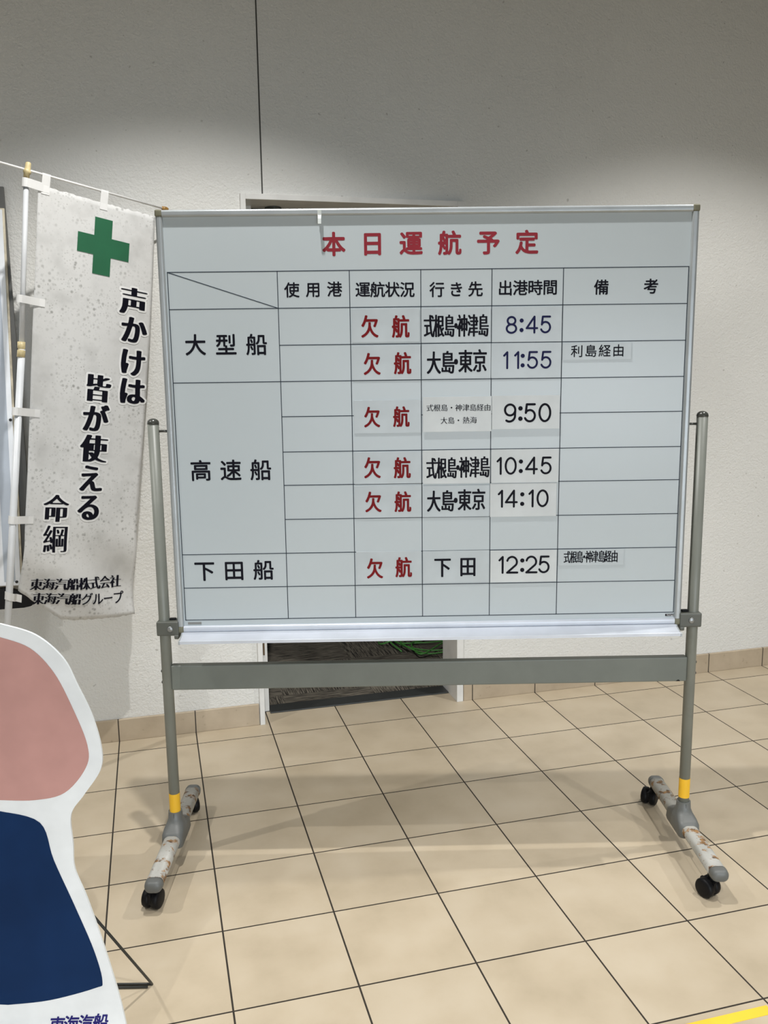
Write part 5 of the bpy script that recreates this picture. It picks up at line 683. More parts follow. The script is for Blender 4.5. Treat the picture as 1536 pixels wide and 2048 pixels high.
 'G株': '90,27 76,29 73,31 72,143 63,134 46,132 10,134 6,138 -3,158 24,209 46,262 67,331 70,340 69,353 65,355 21,355 3,357 0,360 1,374 19,377 72,378 73,467 76,471 94,473 142,473 162,470 162,381 164,378 167,377 204,377 208,379 220,440 224,446 267,448 294,445 296,447 297,469 299,471 317,473 365,473 385,471 387,379 465,378 481,377 484,374 484,363 481,361 463,359 387,358 386,260 387,257 390,255 483,255 503,252 503,240 501,238 483,236 412,236 409,233 409,222 413,210 425,185 445,151 475,110 504,79 504,76 494,64 488,61 453,59 433,61 416,78 388,113 387,114 385,29 365,27 317,27 299,29 296,33 296,117 294,119 277,99 250,72 229,56 210,54 174,56 163,65 161,29 142,27|165,78 174,84 209,119 241,160 258,188 273,217 272,235 219,236 204,220 163,217 163,81|208,256 296,257 295,358 287,358 271,317 256,290 238,288 215,288 197,290 185,298 181,298|176,304 179,304 183,310 199,349 199,355 167,355 163,353 163,324',
 'G式': '410,27 394,29 358,41 329,72 312,107 308,111 306,99 301,97 146,61 72,45 35,43 15,46 9,62 13,66 106,84 109,88 108,245 38,246 21,248 18,251 19,265 38,268 265,268 269,269 270,274 262,347 261,354 258,357 19,357 1,360 1,376 21,379 256,379 259,383 257,442 255,451 256,467 258,469 276,471 329,471 347,469 354,466 390,468 408,466 447,437 467,420 468,415 454,404 417,402 397,404 381,421 354,445 351,445 350,442 350,388 352,381 354,379 479,379 497,377 500,374 500,362 497,359 479,357 358,357 354,354 354,333 361,263 373,192 390,131 409,87 415,79 417,79 421,104 423,138 426,141 444,143 479,141 508,122 507,104 501,74 492,51 482,38 469,31 460,29 442,27|202,104 263,116 306,115 286,181 275,242 272,246 201,245 200,108',
 'G会': '406,31 390,33 371,62 363,66 167,50 94,39 71,39 53,42 46,58 47,63 77,87 129,142 160,183 161,197 156,200 38,200 21,202 18,204 18,217 21,219 38,221 465,221 483,219 486,217 485,203 467,200 265,199 214,138 165,88 164,76 167,74 328,86 335,88 337,90 337,104 294,153 310,162 346,164 365,162 371,158 418,112 450,74 469,47 469,44 451,33 431,30|37,284 21,287 9,303 9,306 81,343 130,376 169,407 200,438 224,469 242,471 281,470 303,460 300,453 301,434 344,396 388,365 424,343 495,310 483,293 465,291 422,293 399,303 394,298 376,296 126,296 106,298 78,286 60,284|167,319 366,319 360,325 302,362 253,400 205,362 167,335',
 'G社': '90,27 76,29 73,31 73,185 71,185 60,179 42,177 4,179 2,181 -5,199 44,238 84,279 108,312 132,349 132,363 128,366 21,366 3,368 0,371 1,385 21,387 194,387 212,386 224,378 225,372 208,340 197,322 195,315 296,316 298,321 299,472 319,475 369,475 388,472 390,317 478,316 494,314 496,310 496,299 494,297 476,295 394,295 389,292 389,72 394,70 487,70 504,68 507,65 506,49 487,46 185,46 165,49 163,47 162,31 160,29 142,27|163,69 165,67 185,70 297,71 297,294 206,295 190,297 187,303 185,303 170,283 170,267 171,263 228,207 230,203 221,190 215,186 197,184 171,186 163,185|115,406 99,408 82,437 67,456 65,462 78,469 97,471 135,470 145,462 167,434 174,421 154,407 137,405',
 'Gグ': '110,27 104,29 93,38 79,53 78,58 146,87 187,109 221,134 263,175 287,204 312,244 335,292 349,335 349,338 346,339 201,339 167,298 126,257 106,241 76,220 60,218 50,221 28,238 26,244 65,273 92,296 123,329 144,356 162,383 184,424 192,446 201,450 212,450 253,435 252,428 226,381 228,377 362,377 376,380 387,380 397,376 417,364 421,360 421,354 401,297 385,260 371,231 350,196 311,146 271,107 246,88 212,67 171,46 137,31 124,27|392,383 383,388 351,444 352,449 363,455 371,457 385,457 396,453 428,399 428,392 419,386 406,382|449,402 440,407 406,463 406,467 410,471 429,478 440,478 447,476 453,471 480,428 485,417 484,412 463,402',
 'Gル': '62,51 34,67 29,74 31,79 64,110 78,128 92,151 112,199 120,238 125,303 127,401 124,429 133,434 178,433 183,431 186,426 184,412 182,294 175,217 167,181 160,160 146,129 133,108 118,87 94,61 84,53 76,50|281,51 267,59 255,69 254,72 255,81 255,422 254,429 256,433 263,436 306,436 314,433 316,428 317,121 319,120 340,133 378,161 410,191 440,226 456,229 465,226 484,199 479,191 461,169 437,146 382,101 346,77 303,53 294,50',
 'Gプ': '138,43 131,46 109,71 107,74 108,80 171,102 215,125 251,152 282,183 299,204 314,226 333,265 351,315 361,360 356,363 65,363 58,365 55,369 56,401 67,405 115,402 363,402 371,404 372,406 372,429 377,446 396,466 422,475 447,475 463,471 479,462 494,446 499,431 500,408 498,401 487,383 474,372 454,365 428,362 425,360 408,297 391,249 371,208 343,167 301,123 258,92 197,59 153,43|431,388 440,388 451,396 457,404 460,419 458,429 454,437 444,448 437,452 426,446 417,437 413,428 412,419 415,404 421,396',
 'Gー': '51,229 45,231 43,235 43,269 45,274 53,277 110,275 117,273 397,273 406,275 446,275 454,273 457,269 457,235 454,231 447,229 415,229 406,230',
 'A東': '228,9 222,13 218,22 217,124 213,123 178,92 140,65 104,43 53,18 44,18 37,22 23,40 13,51 11,60 13,66 19,71 57,87 94,106 139,135 167,158 167,160 163,161 76,161 71,163 67,167 64,176 64,351 67,360 76,366 213,366 217,367 218,371 218,383 213,386 29,386 23,390 20,399 20,429 22,437 26,441 33,443 215,443 218,447 218,479 222,487 231,491 269,491 276,487 280,478 280,447 283,443 469,443 476,441 480,437 482,429 482,399 478,390 472,386 285,386 281,383 280,371 282,367 285,366 431,366 440,360 443,351 443,176 440,167 437,163 431,161 335,161 331,160 331,158 363,133 390,115 440,88 485,69 489,65 491,60 489,51 462,21 456,18 446,18 401,40 356,67 316,96 294,116 283,125 281,124 280,24 278,15 274,11 269,9|126,213 215,213 218,215 218,237 213,239 128,239 125,235|282,213 376,213 378,215 378,237 374,239 283,239 280,235|126,288 215,288 218,290 218,312 213,314 128,314 125,310|282,288 376,288 378,290 378,312 374,314 283,314 280,310',
 'A海': '312,15 304,21 299,40 295,51 295,56 298,63 308,68 367,66 373,71 376,78 376,81 172,82 165,84 161,88 159,101 173,178 175,190 172,193 146,192 139,169 108,90 89,44 78,23 71,20 63,20 58,22 33,38 28,43 26,49 27,58 64,138 95,217 101,221 110,221 126,211 129,211 130,235 133,242 136,246 142,248 179,248 182,251 189,297 188,310 175,297 162,297 131,316 127,328 129,335 157,371 173,397 191,433 210,483 213,487 219,489 233,489 242,487 254,483 264,478 268,465 258,437 260,434 471,434 478,429 482,421 482,392 478,383 472,379 233,378 225,369 218,354 219,352 222,352 449,351 455,347 459,338 456,251 458,248 485,248 491,244 494,237 495,206 491,197 483,193 454,193 452,190 450,178 450,158 448,151 449,139 471,137 477,133 480,126 480,96 477,87 469,82 440,81 432,53 425,38 412,25 399,18 383,14|228,138 294,137 297,138 298,140 271,170 259,179 255,192 240,193 236,192 234,188|357,138 383,137 387,139 391,172 390,192 387,193 321,192 321,188 346,163 354,153|97,242 90,245 60,267 17,292 13,295 11,303 14,312 33,335 40,338 47,337 53,335 108,305 133,285 136,278 133,271 116,247 108,242|244,249 304,248 308,249 309,251 273,285 268,297 253,298 248,296 243,254|366,249 390,248 394,249 396,262 397,297 333,298 334,294 346,284 362,265|128,386 92,410 46,436 41,440 38,449 40,456 59,479 65,482 78,481 129,455 157,437 162,431 166,424 166,419 164,413 153,399 140,387',
 'A汽': '438,9 418,17 401,36 395,46 384,79 377,126 377,147 373,181 373,226 372,229 163,231 157,235 154,244 154,272 157,281 167,286 421,286 429,282 434,271 434,183 436,176 438,119 444,85 446,85 446,87 447,117 450,124 458,128 467,128 474,125 493,108 496,97 496,83 493,56 487,37 482,26 474,18 463,11 456,9|58,24 29,45 26,49 24,58 75,149 106,212 113,217 124,217 138,207 154,192 157,183 155,174 117,97 83,35 78,27 72,24|97,249 54,275 15,295 12,299 9,306 11,315 24,334 31,340 37,343 47,342 96,319 121,305 135,294 137,287 135,278 120,254 112,249|167,304 138,325 134,333 134,338 140,350 154,363 182,403 206,450 218,481 228,489 240,489 249,487 267,482 274,476 277,467 265,435 267,432 479,432 487,430 490,426 493,419 493,390 489,381 481,377 238,377 235,376 227,363 227,360 231,359 438,358 446,353 448,344 448,317 445,310 438,306 212,305 203,311 199,323 197,322 181,306 176,304|128,379 121,383 79,412 44,433 40,436 38,444 40,451 54,469 62,476 67,478 76,478 96,469 129,450 151,435 163,425 166,417 164,410 146,384 138,379',
 'A船': '40,9 12,27 7,37 9,46 23,72 32,104 39,144 41,183 43,190 42,218 19,220 11,226 9,233 9,258 11,267 15,271 21,273 40,273 43,276 43,413 47,424 54,428 96,429 101,444 111,485 117,490 133,491 165,483 169,479 171,471 158,433 158,429 221,428 226,426 230,422 232,413 232,296 233,292 235,292 243,297 257,313 265,329 269,342 273,378 273,449 278,459 287,462 426,462 435,459 439,447 439,304 444,302 478,302 486,297 489,294 491,287 491,271 493,265 489,256 476,250 417,250 403,255 392,263 384,276 380,292 380,406 376,409 335,409 331,406 330,356 327,333 317,304 304,279 293,267 268,246 266,242 451,241 461,237 464,226 464,26 461,15 453,11 413,11 404,16 402,29 399,32 315,32 311,29 308,15 301,9 263,9 255,13 252,24 252,226 257,240 247,244 235,257 233,256 232,253 232,60 226,38 223,33 208,22 190,16 144,14 134,19 131,24 122,54 124,63 128,67 133,70 147,70 154,68 172,69 173,122 171,124 151,116 142,116 135,120 112,171 103,187 101,187 95,124 87,87 74,47 57,13 49,9|312,88 397,88 401,89 402,181 401,185 315,186 312,185 311,92|170,169 172,168 173,172 172,218 169,220 146,219 145,215|100,213 103,212 110,215 114,219 103,219 100,217|103,274 134,274 127,281 114,319 106,336 103,339 102,278|148,274 171,273 173,276 173,285 169,285 152,278|170,317 172,316 173,322 172,376 169,377 139,376 146,369 151,360|102,367 104,366 115,370 123,374 123,376 104,377 102,374',
 'N0': '162,1 138,4 124,9 112,15 92,27 66,51 45,79 29,110 20,131 8,174 2,210 0,263 2,271 2,290 4,303 7,324 15,353 27,387 49,426 66,449 78,461 91,472 112,485 140,496 163,500 174,500 201,496 231,483 255,467 277,446 294,422 312,389 323,362 334,319 339,279 339,222 334,181 323,138 303,94 294,78 277,54 253,31 221,12 201,4 190,2 174,0|168,58 185,59 203,67 229,87 242,104 259,133 269,160 277,188 282,229 282,272 277,312 269,340 253,378 242,396 230,412 215,425 203,433 190,439 171,443 154,441 140,435 124,425 107,408 95,392 79,362 67,324 59,283 59,263 57,256 59,217 64,185 76,147 90,117 107,92 124,76 140,65 154,59',
 'N1': '122,-3 115,1 107,8 102,21 101,399 97,398 60,359 53,354 46,352 33,352 22,357 17,363 11,379 13,390 20,401 77,460 81,466 115,499 122,503 133,504 142,501 147,498 157,487 159,479 159,22 157,13 146,0 135,-3',
 'N2': '26,-1 12,5 6,12 2,19 2,33 8,46 253,265 266,292 270,308 271,337 268,360 262,378 255,392 246,404 236,417 222,428 206,437 185,444 169,446 147,445 128,439 107,428 89,412 77,396 67,374 62,358 58,350 53,345 42,340 28,339 19,343 12,350 8,358 5,369 15,399 27,424 38,440 54,459 74,475 102,490 122,498 138,502 154,504 176,504 190,502 219,494 238,485 256,475 268,465 290,443 305,421 315,400 323,378 329,346 328,317 327,312 327,301 321,276 312,253 297,229 283,214 112,62 109,58 310,57 322,55 331,51 339,44 343,35 342,19 338,11 331,4 317,-2',
 'N4': '244,-3 235,0 227,8 222,21 221,117 220,121 21,122 10,125 1,134 -3,144 -4,153 0,163 8,176 226,491 237,500 246,503 253,504 262,501 267,498 275,490 278,479 279,181 283,179 333,179 342,176 350,171 357,162 359,154 359,147 357,138 353,132 342,124 335,122 283,121 279,120 278,19 274,9 265,0 254,-3|82,179 217,179 221,180 221,379 215,374 86,188 83,183',
 'N5': '138,1 119,4 88,17 63,33 44,50 25,74 11,101 9,108 9,117 13,128 21,136 29,141 46,141 53,137 61,129 74,106 87,89 102,76 117,67 135,59 147,57 172,57 190,61 206,68 224,80 237,94 248,108 257,126 264,151 266,167 266,187 264,197 262,208 254,228 244,247 236,258 216,276 203,283 174,293 146,293 126,287 108,278 96,268 78,233 72,227 67,224 60,222 47,222 40,226 31,234 27,244 27,262 52,481 56,488 62,495 78,502 294,501 306,496 314,488 318,479 318,465 314,456 307,449 299,445 285,443 110,443 106,440 95,351 96,337 129,348 163,352 194,348 221,339 244,326 271,304 294,276 312,240 317,224 323,196 323,160 322,154 321,144 316,121 310,104 298,79 283,59 257,33 235,18 212,8 181,0 151,-1',
 'N8': '153,-3 135,-2 101,8 74,20 46,40 28,61 11,88 2,115 -2,146 2,176 9,197 17,212 35,237 49,252 69,267 68,271 47,294 34,317 27,340 23,371 27,396 35,420 49,444 63,460 88,480 110,491 133,498 165,502 197,498 221,491 242,480 264,463 279,447 296,417 303,396 305,383 305,353 303,340 296,317 285,297 261,267 281,252 291,242 303,228 317,204 328,172 330,158 330,131 328,115 317,85 302,60 276,35 258,22 224,6 196,-2 181,-2 174,-4|157,54 169,54 196,58 208,61 235,76 252,90 262,104 267,115 273,137 273,153 271,165 265,179 255,196 242,209 228,219 210,228 188,234 142,234 121,228 103,219 90,211 72,193 63,176 57,156 57,133 59,124 65,110 76,93 88,80 105,69 122,61 135,58|145,294 181,293 201,299 212,304 221,312 235,325 242,338 248,360 248,378 244,392 237,406 227,419 210,432 199,437 178,443 151,443 131,437 117,430 108,423 97,412 88,397 82,379 82,358 86,342 92,331 104,315 118,304 133,297',
 'N9': '140,-1 126,0 101,6 69,20 50,31 43,38 38,53 42,69 49,78 65,84 78,82 108,65 133,57 167,57 183,61 206,72 230,90 246,109 253,122 260,140 264,156 266,169 266,192 262,192 251,184 228,172 194,161 179,161 174,159 138,161 106,170 88,179 68,192 47,211 33,229 22,247 15,262 4,299 2,317 2,342 3,349 4,362 13,394 29,426 49,451 74,472 99,487 133,498 165,502 199,498 226,489 258,471 286,446 303,422 316,397 327,360 327,346 329,338 327,274 325,265 325,237 323,228 323,162 320,140 314,119 303,94 292,76 280,60 260,39 238,24 204,8 172,0 154,-2|159,217 165,216 183,218 203,224 222,234 236,246 253,267 264,288 270,310 270,321 271,326 270,351 262,376 253,394 240,410 225,424 212,432 188,441 178,443 153,443 129,437 106,425 94,414 77,394 67,372 61,353 61,342 59,337 61,308 68,283 79,263 88,253 100,240 121,227 138,220',
 'N:': '42,42 24,47 13,54 5,62 -3,74 -7,85 -9,94 -9,106 -3,126 4,137 12,145 24,153 35,157 44,159 56,159 76,153 87,146 96,137 107,117 109,106 109,94 103,74 96,63 85,53 67,43 56,41|44,311 29,315 19,320 5,331 -1,342 -7,354 -9,363 -9,376 -7,387 -1,399 13,416 21,421 33,426 42,428 58,428 79,421 87,416 97,405 107,387 109,376 109,363 105,349 100,338 88,325 78,318 65,313 54,311',
}
TITLE = [('T本', -0.2563, 1.7959, 0.0651), ('T日', -0.1518, 1.7959, 0.0652), ('T運', -0.0472, 1.7958, 0.0652), ('T航', 0.0575, 1.7957, 0.0652), ('T予', 0.1624, 1.7956, 0.0653), ('T定', 0.2674, 1.7956, 0.0653)]
HEADS = [('H使', -0.3731, 1.6767, 0.0424), ('H用', -0.3151, 1.677, 0.0424), ('H港', -0.257, 1.6773, 0.0424), ('H運', -0.1799, 1.6755, 0.0424), ('H航', -0.1396, 1.675, 0.0424), ('H状', -0.0992, 1.6746, 0.0424), ('H況', -0.0589, 1.6741, 0.0425), ('H行', 0.0228, 1.6732, 0.0425), ('Hき', 0.0755, 1.6733, 0.0425), ('H先', 0.1281, 1.6735, 0.0425), ('H出', 0.2099, 1.675, 0.0425), ('H港', 0.2509, 1.6753, 0.0425), ('H時', 0.2919, 1.6755, 0.0425), ('H間', 0.3329, 1.6758, 0.0425), ('H備', 0.4736, 1.6743, 0.0426), ('H考', 0.6101, 1.6753, 0.0426), ('L大', -0.6424, 1.5328, 0.0607), ('L型', -0.5586, 1.5323, 0.0607), ('L船', -0.4746, 1.5318, 0.0608), ('L高', -0.6443, 1.1853, 0.0623), ('L速', -0.5601, 1.185, 0.0623), ('L船', -0.4758, 1.1847, 0.0624), ('L下', -0.6476, 0.8948, 0.0619), ('L田', -0.563, 0.8949, 0.0619), ('L船', -0.4784, 0.895, 0.0619)]
PLATES = [
    ('K0', -0.1184, 1.5788, 0.1867, 0.0903,
     [('K欠', -0.0441, -0.0025, 0.0632), ('K航', 0.0409, -0.0035, 0.0632)]),
    ('K1', -0.1179, 1.4783, 0.1889, 0.0937,
     [('K欠', -0.0397, -0.0036, 0.0627), ('K航', 0.0447, -0.0025, 0.0628)]),
    ('K2', -0.1169, 1.3293, 0.1878, 0.0922,
     [('K欠', -0.0429, -0.001, 0.0599), ('K航', 0.0388, -0.0008, 0.0599)]),
    ('K3', -0.1173, 1.1854, 0.1888, 0.091,
     [('K欠', -0.0438, 0.0005, 0.0625), ('K航', 0.0405, -0.0007, 0.0625)]),
    ('K4', -0.1174, 1.0885, 0.1897, 0.0922,
     [('K欠', -0.0424, -0.0004, 0.0619), ('K航', 0.0415, -0.0008, 0.0619)]),
    ('K5', -0.1178, 0.896, 0.1868, 0.0969,
     [('K欠', -0.0404, -0.0017, 0.0621), ('K航', 0.0425, 0.0007, 0.0621)]),
    ('D0', 0.075, 1.5775, 0.1915, 0.0925,
     [('C式', -0.0743, -0.0019, 0.0646), ('C根', -0.0472, -0.0018, 0.0646), ('C島', -0.0183, -0.0018, 0.0646), ('C・', -0.0003, -0.0017, 0.0646), ('C神', 0.0174, -0.0016, 0.0646), ('C津', 0.0462, -0.0016, 0.0646), ('C島', 0.0755, -0.0016, 0.0646)]),
    ('D1', 0.0758, 1.4793, 0.1915, 0.0938,
     [('D大', -0.0624, -0.0034, 0.0655), ('D島', -0.0235, -0.0024, 0.0655), ('D・', -0.0009, -0.0012, 0.0655), ('D東', 0.0255, 0.0, 0.0655), ('D京', 0.0654, 0.001, 0.0655)]),
    ('D2', 0.0781, 1.3336, 0.1917, 0.0975,
     [('P式', -0.076, 0.0186, 0.0206), ('P根', -0.0559, 0.0185, 0.0206), ('P島', -0.0358, 0.0184, 0.0206), ('P・', -0.0157, 0.0183, 0.0206), ('P神', 0.0044, 0.0181, 0.0206), ('P津', 0.0245, 0.018, 0.0206), ('P島', 0.0446, 0.0179, 0.0206), ('P経', 0.0647, 0.0178, 0.0206), ('P由', 0.0849, 0.0177, 0.0206), ('P大', -0.0367, -0.0172, 0.0204), ('P島', -0.0166, -0.0171, 0.0204), ('P・', 0.0036, -0.0171, 0.0204), ('P熱', 0.0251, -0.0171, 0.0204), ('P海', 0.0457, -0.017, 0.0204)]),
    ('D3', 0.0766, 1.1853, 0.1902, 0.0946,
     [('C式', -0.0708, -0.0031, 0.064), ('C根', -0.042, -0.0028, 0.064), ('C島', -0.0128, -0.0025, 0.064), ('C・', 0.004, -0.002, 0.064), ('C神', 0.0221, -0.0015, 0.064), ('C津', 0.0509, -0.0012, 0.064), ('C島', 0.0797, -0.0009, 0.064)]),
    ('D4', 0.0752, 1.0872, 0.1901, 0.0909,
     [('D大', -0.063, 0.0005, 0.0648), ('D島', -0.0238, 0.0013, 0.0648), ('D・', -0.0007, 0.0023, 0.0648), ('D東', 0.0247, 0.0033, 0.0648), ('D京', 0.0648, 0.004, 0.0648)]),
    ('D5', 0.0759, 0.896, 0.1917, 0.0943,
     [('D下', -0.039, -0.0007, 0.0621), ('D田', 0.0341, -0.0, 0.0621)]),
    ('T0', 0.2699, 1.5773, 0.1923, 0.0951,
     [('N8', -0.0423, -0.0012, 0.0476), ('N:', -0.0143, -0.0012, 0.0476), ('N4', 0.0142, -0.0012, 0.0476), ('N5', 0.0521, -0.0012, 0.0476)]),
    ('T1', 0.2698, 1.4794, 0.1941, 0.0948,
     [('N1', -0.0571, 0.001, 0.0482), ('N1', -0.0267, 0.001, 0.0482), ('N:', -0.0098, 0.0009, 0.0482), ('N5', 0.0175, 0.0009, 0.0482), ('N5', 0.0549, 0.0009, 0.0482)]),
    ('T2', 0.2707, 1.3365, 0.1899, 0.0936,
     [('N9', -0.0441, -0.0018, 0.0531), ('N:', -0.0152, -0.0019, 0.0531), ('N5', 0.0116, -0.0019, 0.0531), ('N0', 0.0532, -0.002, 0.0532)]),
    ('T3', 0.2705, 1.1854, 0.1906, 0.0952,
     [('N1', -0.0732, 0.0007, 0.0502), ('N0', -0.0404, 0.0006, 0.0502), ('N:', -0.0116, 0.0005, 0.0502), ('N4', 0.0185, 0.0004, 0.0502), ('N5', 0.0598, 0.0003, 0.0503)]),
    ('T4', 0.2672, 1.0881, 0.1896, 0.096,
     [('N1', -0.0654, 0.004, 0.0509), ('N4', -0.0342, 0.0039, 0.0509), ('N:', -0.003, 0.0038, 0.0509), ('N1', 0.022, 0.0038, 0.0509), ('N0', 0.055, 0.0037, 0.0509)]),
    ('T5', 0.2705, 0.8947, 0.1912, 0.0934,
     [('N1', -0.0649, 0.0044, 0.0518), ('N2', -0.0324, 0.0043, 0.0518), ('N:', -0.0035, 0.0042, 0.0518), ('N2', 0.0232, 0.0041, 0.0518), ('N5', 0.0593, 0.004, 0.0518)]),
    ('R0', 0.4664, 1.5021, 0.1909, 0.0462,
     [('R利', -0.0561, 0.0008, 0.0354), ('R島', -0.0176, 0.0009, 0.0354), ('R経', 0.0212, 0.0011, 0.0354), ('R由', 0.0592, 0.0013, 0.0354)]),
    ('R1', 0.4657, 0.9178, 0.19, 0.0471,
     [('S式', -0.0693, 0.0012, 0.0377), ('S根', -0.0506, 0.0012, 0.0377), ('S島', -0.0324, 0.0013, 0.0377), ('S・', -0.0197, 0.0014, 0.0377), ('S神', -0.0065, 0.0016, 0.0377), ('S津', 0.0111, 0.0016, 0.0377), ('S島', 0.0304, 0.0016, 0.0377), ('S経', 0.0489, 0.0017, 0.0377), ('S由', 0.0681, 0.0017, 0.0377)]),
]
BANNER_TEXT = [('B声', 0.3846, -0.3428, 0.1028, 0.1041), ('Bか', 0.3917, -0.4427, 0.1034, 0.105), ('Bけ', 0.3949, -0.556, 0.1038, 0.1058), ('Bは', 0.3987, -0.6584, 0.1042, 0.1066), ('B皆', 0.2705, -0.6629, 0.0948, 0.1036), ('Bが', 0.2701, -0.7681, 0.095, 0.1043), ('B使', 0.2715, -0.8732, 0.0953, 0.1051), ('Bえ', 0.268, -0.978, 0.0954, 0.1057), ('Bる', 0.2674, -1.08, 0.0956, 0.1064), ('B命', 0.1515, -1.087, 0.0907, 0.1036), ('B綱', 0.1551, -1.1927, 0.0911, 0.1044)]
BANNER_SMALL = [('G東', 0.1003, -1.3499, 0.0412, 0.0451), ('G海', 0.14, -1.3504, 0.0419, 0.0455), ('G汽', 0.1805, -1.3508, 0.0427, 0.046), ('G船', 0.2217, -1.3512, 0.0435, 0.0464), ('G株', 0.2637, -1.3516, 0.0444, 0.0468), ('G式', 0.3065, -1.3521, 0.0452, 0.0473), ('G会', 0.3502, -1.3525, 0.0461, 0.0478), ('G社', 0.3947, -1.353, 0.047, 0.0482), ('G東', 0.1143, -1.4019, 0.0415, 0.0454), ('G海', 0.1535, -1.4032, 0.0422, 0.0458), ('G汽', 0.1934, -1.4045, 0.043, 0.0463), ('G船', 0.2341, -1.4059, 0.0438, 0.0467), ('Gグ', 0.2755, -1.4072, 0.0447, 0.0471), ('Gル', 0.3177, -1.4087, 0.0455, 0.0476), ('Gー', 0.3608, -1.4101, 0.0464, 0.048), ('Gプ', 0.4046, -1.4115, 0.0473, 0.0485)]
# ------------------------------------------------------------------ room shell
WY = 0.122          # front face of the back wall
struct(link('floor', B(-4.0, 5.0, -9.0, 0.24, -0.05, 0.0), M_floor))
bm = bmesh.new()
box(bm, -2.6, 0.262, WY, 0.30, 0, 4.0)
box(bm, 1.156, 4.2, WY, 0.30, 0, 4.0)
box(bm, 0.262, 1.156, WY, 0.30, 2.112, 4.0)
struct(link('wall_back', bm, M_plaster))
struct(link('baseboard_left', B(-2.6, 0.2595, 0.110, WY - .0005, 0, 0.091, bevel=.0015, seg=1), M_skirt))
struct(link('baseboard_right', B(1.159, 4.2, 0.110, WY - .0005, 0, 0.091, bevel=.0015, seg=1), M_skirt))
struct(link('trim_1', B(0.3455, 0.3505, WY - .0012, WY + .01, 2.1135, 4.0), M_seam))

# doorway: white casing, stepped inner jamb, head, threshold
bm = bmesh.new()
box(bm, 0.2625, 0.2825, 0.106, 0.262, 0, 2.1115, bevel=.001, seg=1)
box(bm, 1.1265, 1.1555, 0.106, 0.30, 0, 2.1115, bevel=.001, seg=1)
box(bm, 0.2825, 1.1265, 0.106, 0.30, 2.0905, 2.1115, bevel=.001, seg=1)
box(bm, 0.2845, 0.3180, 0.245, 0.30, 0.0, 2.0905, bevel=.001, seg=1)
frame = struct(link('door_1', bm, M_jamb))
h = link('hinge', B(0.2995, 0.3065, 0.2385, 0.2455, 0.255, 0.335, bevel=.002), M_hinge, frame)
struct(link('trim_2', B(0.3185, 1.126, 0.215, 0.30, 0.0003, 0.006, bevel=.002), M_thresh))
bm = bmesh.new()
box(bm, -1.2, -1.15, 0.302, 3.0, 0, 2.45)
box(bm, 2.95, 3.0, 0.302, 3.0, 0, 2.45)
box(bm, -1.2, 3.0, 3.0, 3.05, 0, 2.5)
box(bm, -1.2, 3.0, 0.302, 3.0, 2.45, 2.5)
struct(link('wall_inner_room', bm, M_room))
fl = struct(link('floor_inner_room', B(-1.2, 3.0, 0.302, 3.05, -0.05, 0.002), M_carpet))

# round fitting under the door head, seen above the board
t = empty('door_fitting', (0.408, 0.262, 2.0905))
tag(t, 'small round dark metal fitting under the doorway head above the whiteboard', 'door fitting')
link('flange', lathe(bmesh.new(), [(.002, -.0005), (.030, -.0005), (.034, -.004), (.030, -.007), (.002, -.008)]), M_cap, t, True)
link('dome', lathe(bmesh.new(), [(.002, -.0075), (.017, -.008), (.019, -.014), (.014, -.022), (.002, -.026)]), M_chrome, t, True)
link('lever', B(-.055, .006, -.005, .005, -.0125, -.0085, bevel=.0015), M_cap, t)

# coil of green cord on the carpet
pts = []
rng = random.Random(3)
cx, cy = 1.23, 0.88
for k in range(22):
    a = k * 1.07
    r = .05 + .17 * rng.random()
    pts.append((cx + r * math.cos(a) * 1.25 + .03 * rng.random(), cy + r * math.sin(a) * 1.1, .008 + .03 * rng.random()))
pts = [(1.02, 1.06, .007), (1.00, 0.96, .008), (1.05, .93, .03), (1.09, 1.0, .03), (1.10, .93, .012)] + pts
tag(link('green_cord', tube(bmesh.new(), smooth_curve(pts, 6), .0042, 8), M_cord, None, True),
    'tangled coil of green cord on the dark carpet inside the doorway', 'cord')

# ------------------------------------------------------------------ mobile whiteboard
BO = Vector((0.6476, -0.9864, 0))
BR = math.radians(-14.1654)
BM = Matrix.Translation(BO) @ Matrix.Rotation(BR, 4, 'Z')
wb = empty('mobile_whiteboard', BO, BR)
tag(wb, 'large white timetable board on a grey wheeled stand', 'whiteboard')
W2, Z0, Z1 = 0.733, 0.7135, 1.8885
panel = link('panel', B(-W2 + .008, W2 - .008, -.011, .006, Z0 + .008, Z1 - .008), M_board, wb)


def frame_rail(a, b, horizontal):
    bm = bmesh.new()
    if horizontal:
        prof = [(p[0] - .004, p[1] + a[1]) for p in rrect(.030, .019, .007)]
        loft(bm, [[Vector((a[0], y, z)) for y, z in prof], [Vector((b[0], y, z)) for y, z in prof]])
    else:
        prof = [(p[0] + a[0], p[1] - .004) for p in rrect(.019, .030, .007)]
        loft(bm, [[Vector((x, y, a[1])) for x, y in prof], [Vector((x, y, b[1])) for x, y in prof]])
    return bm


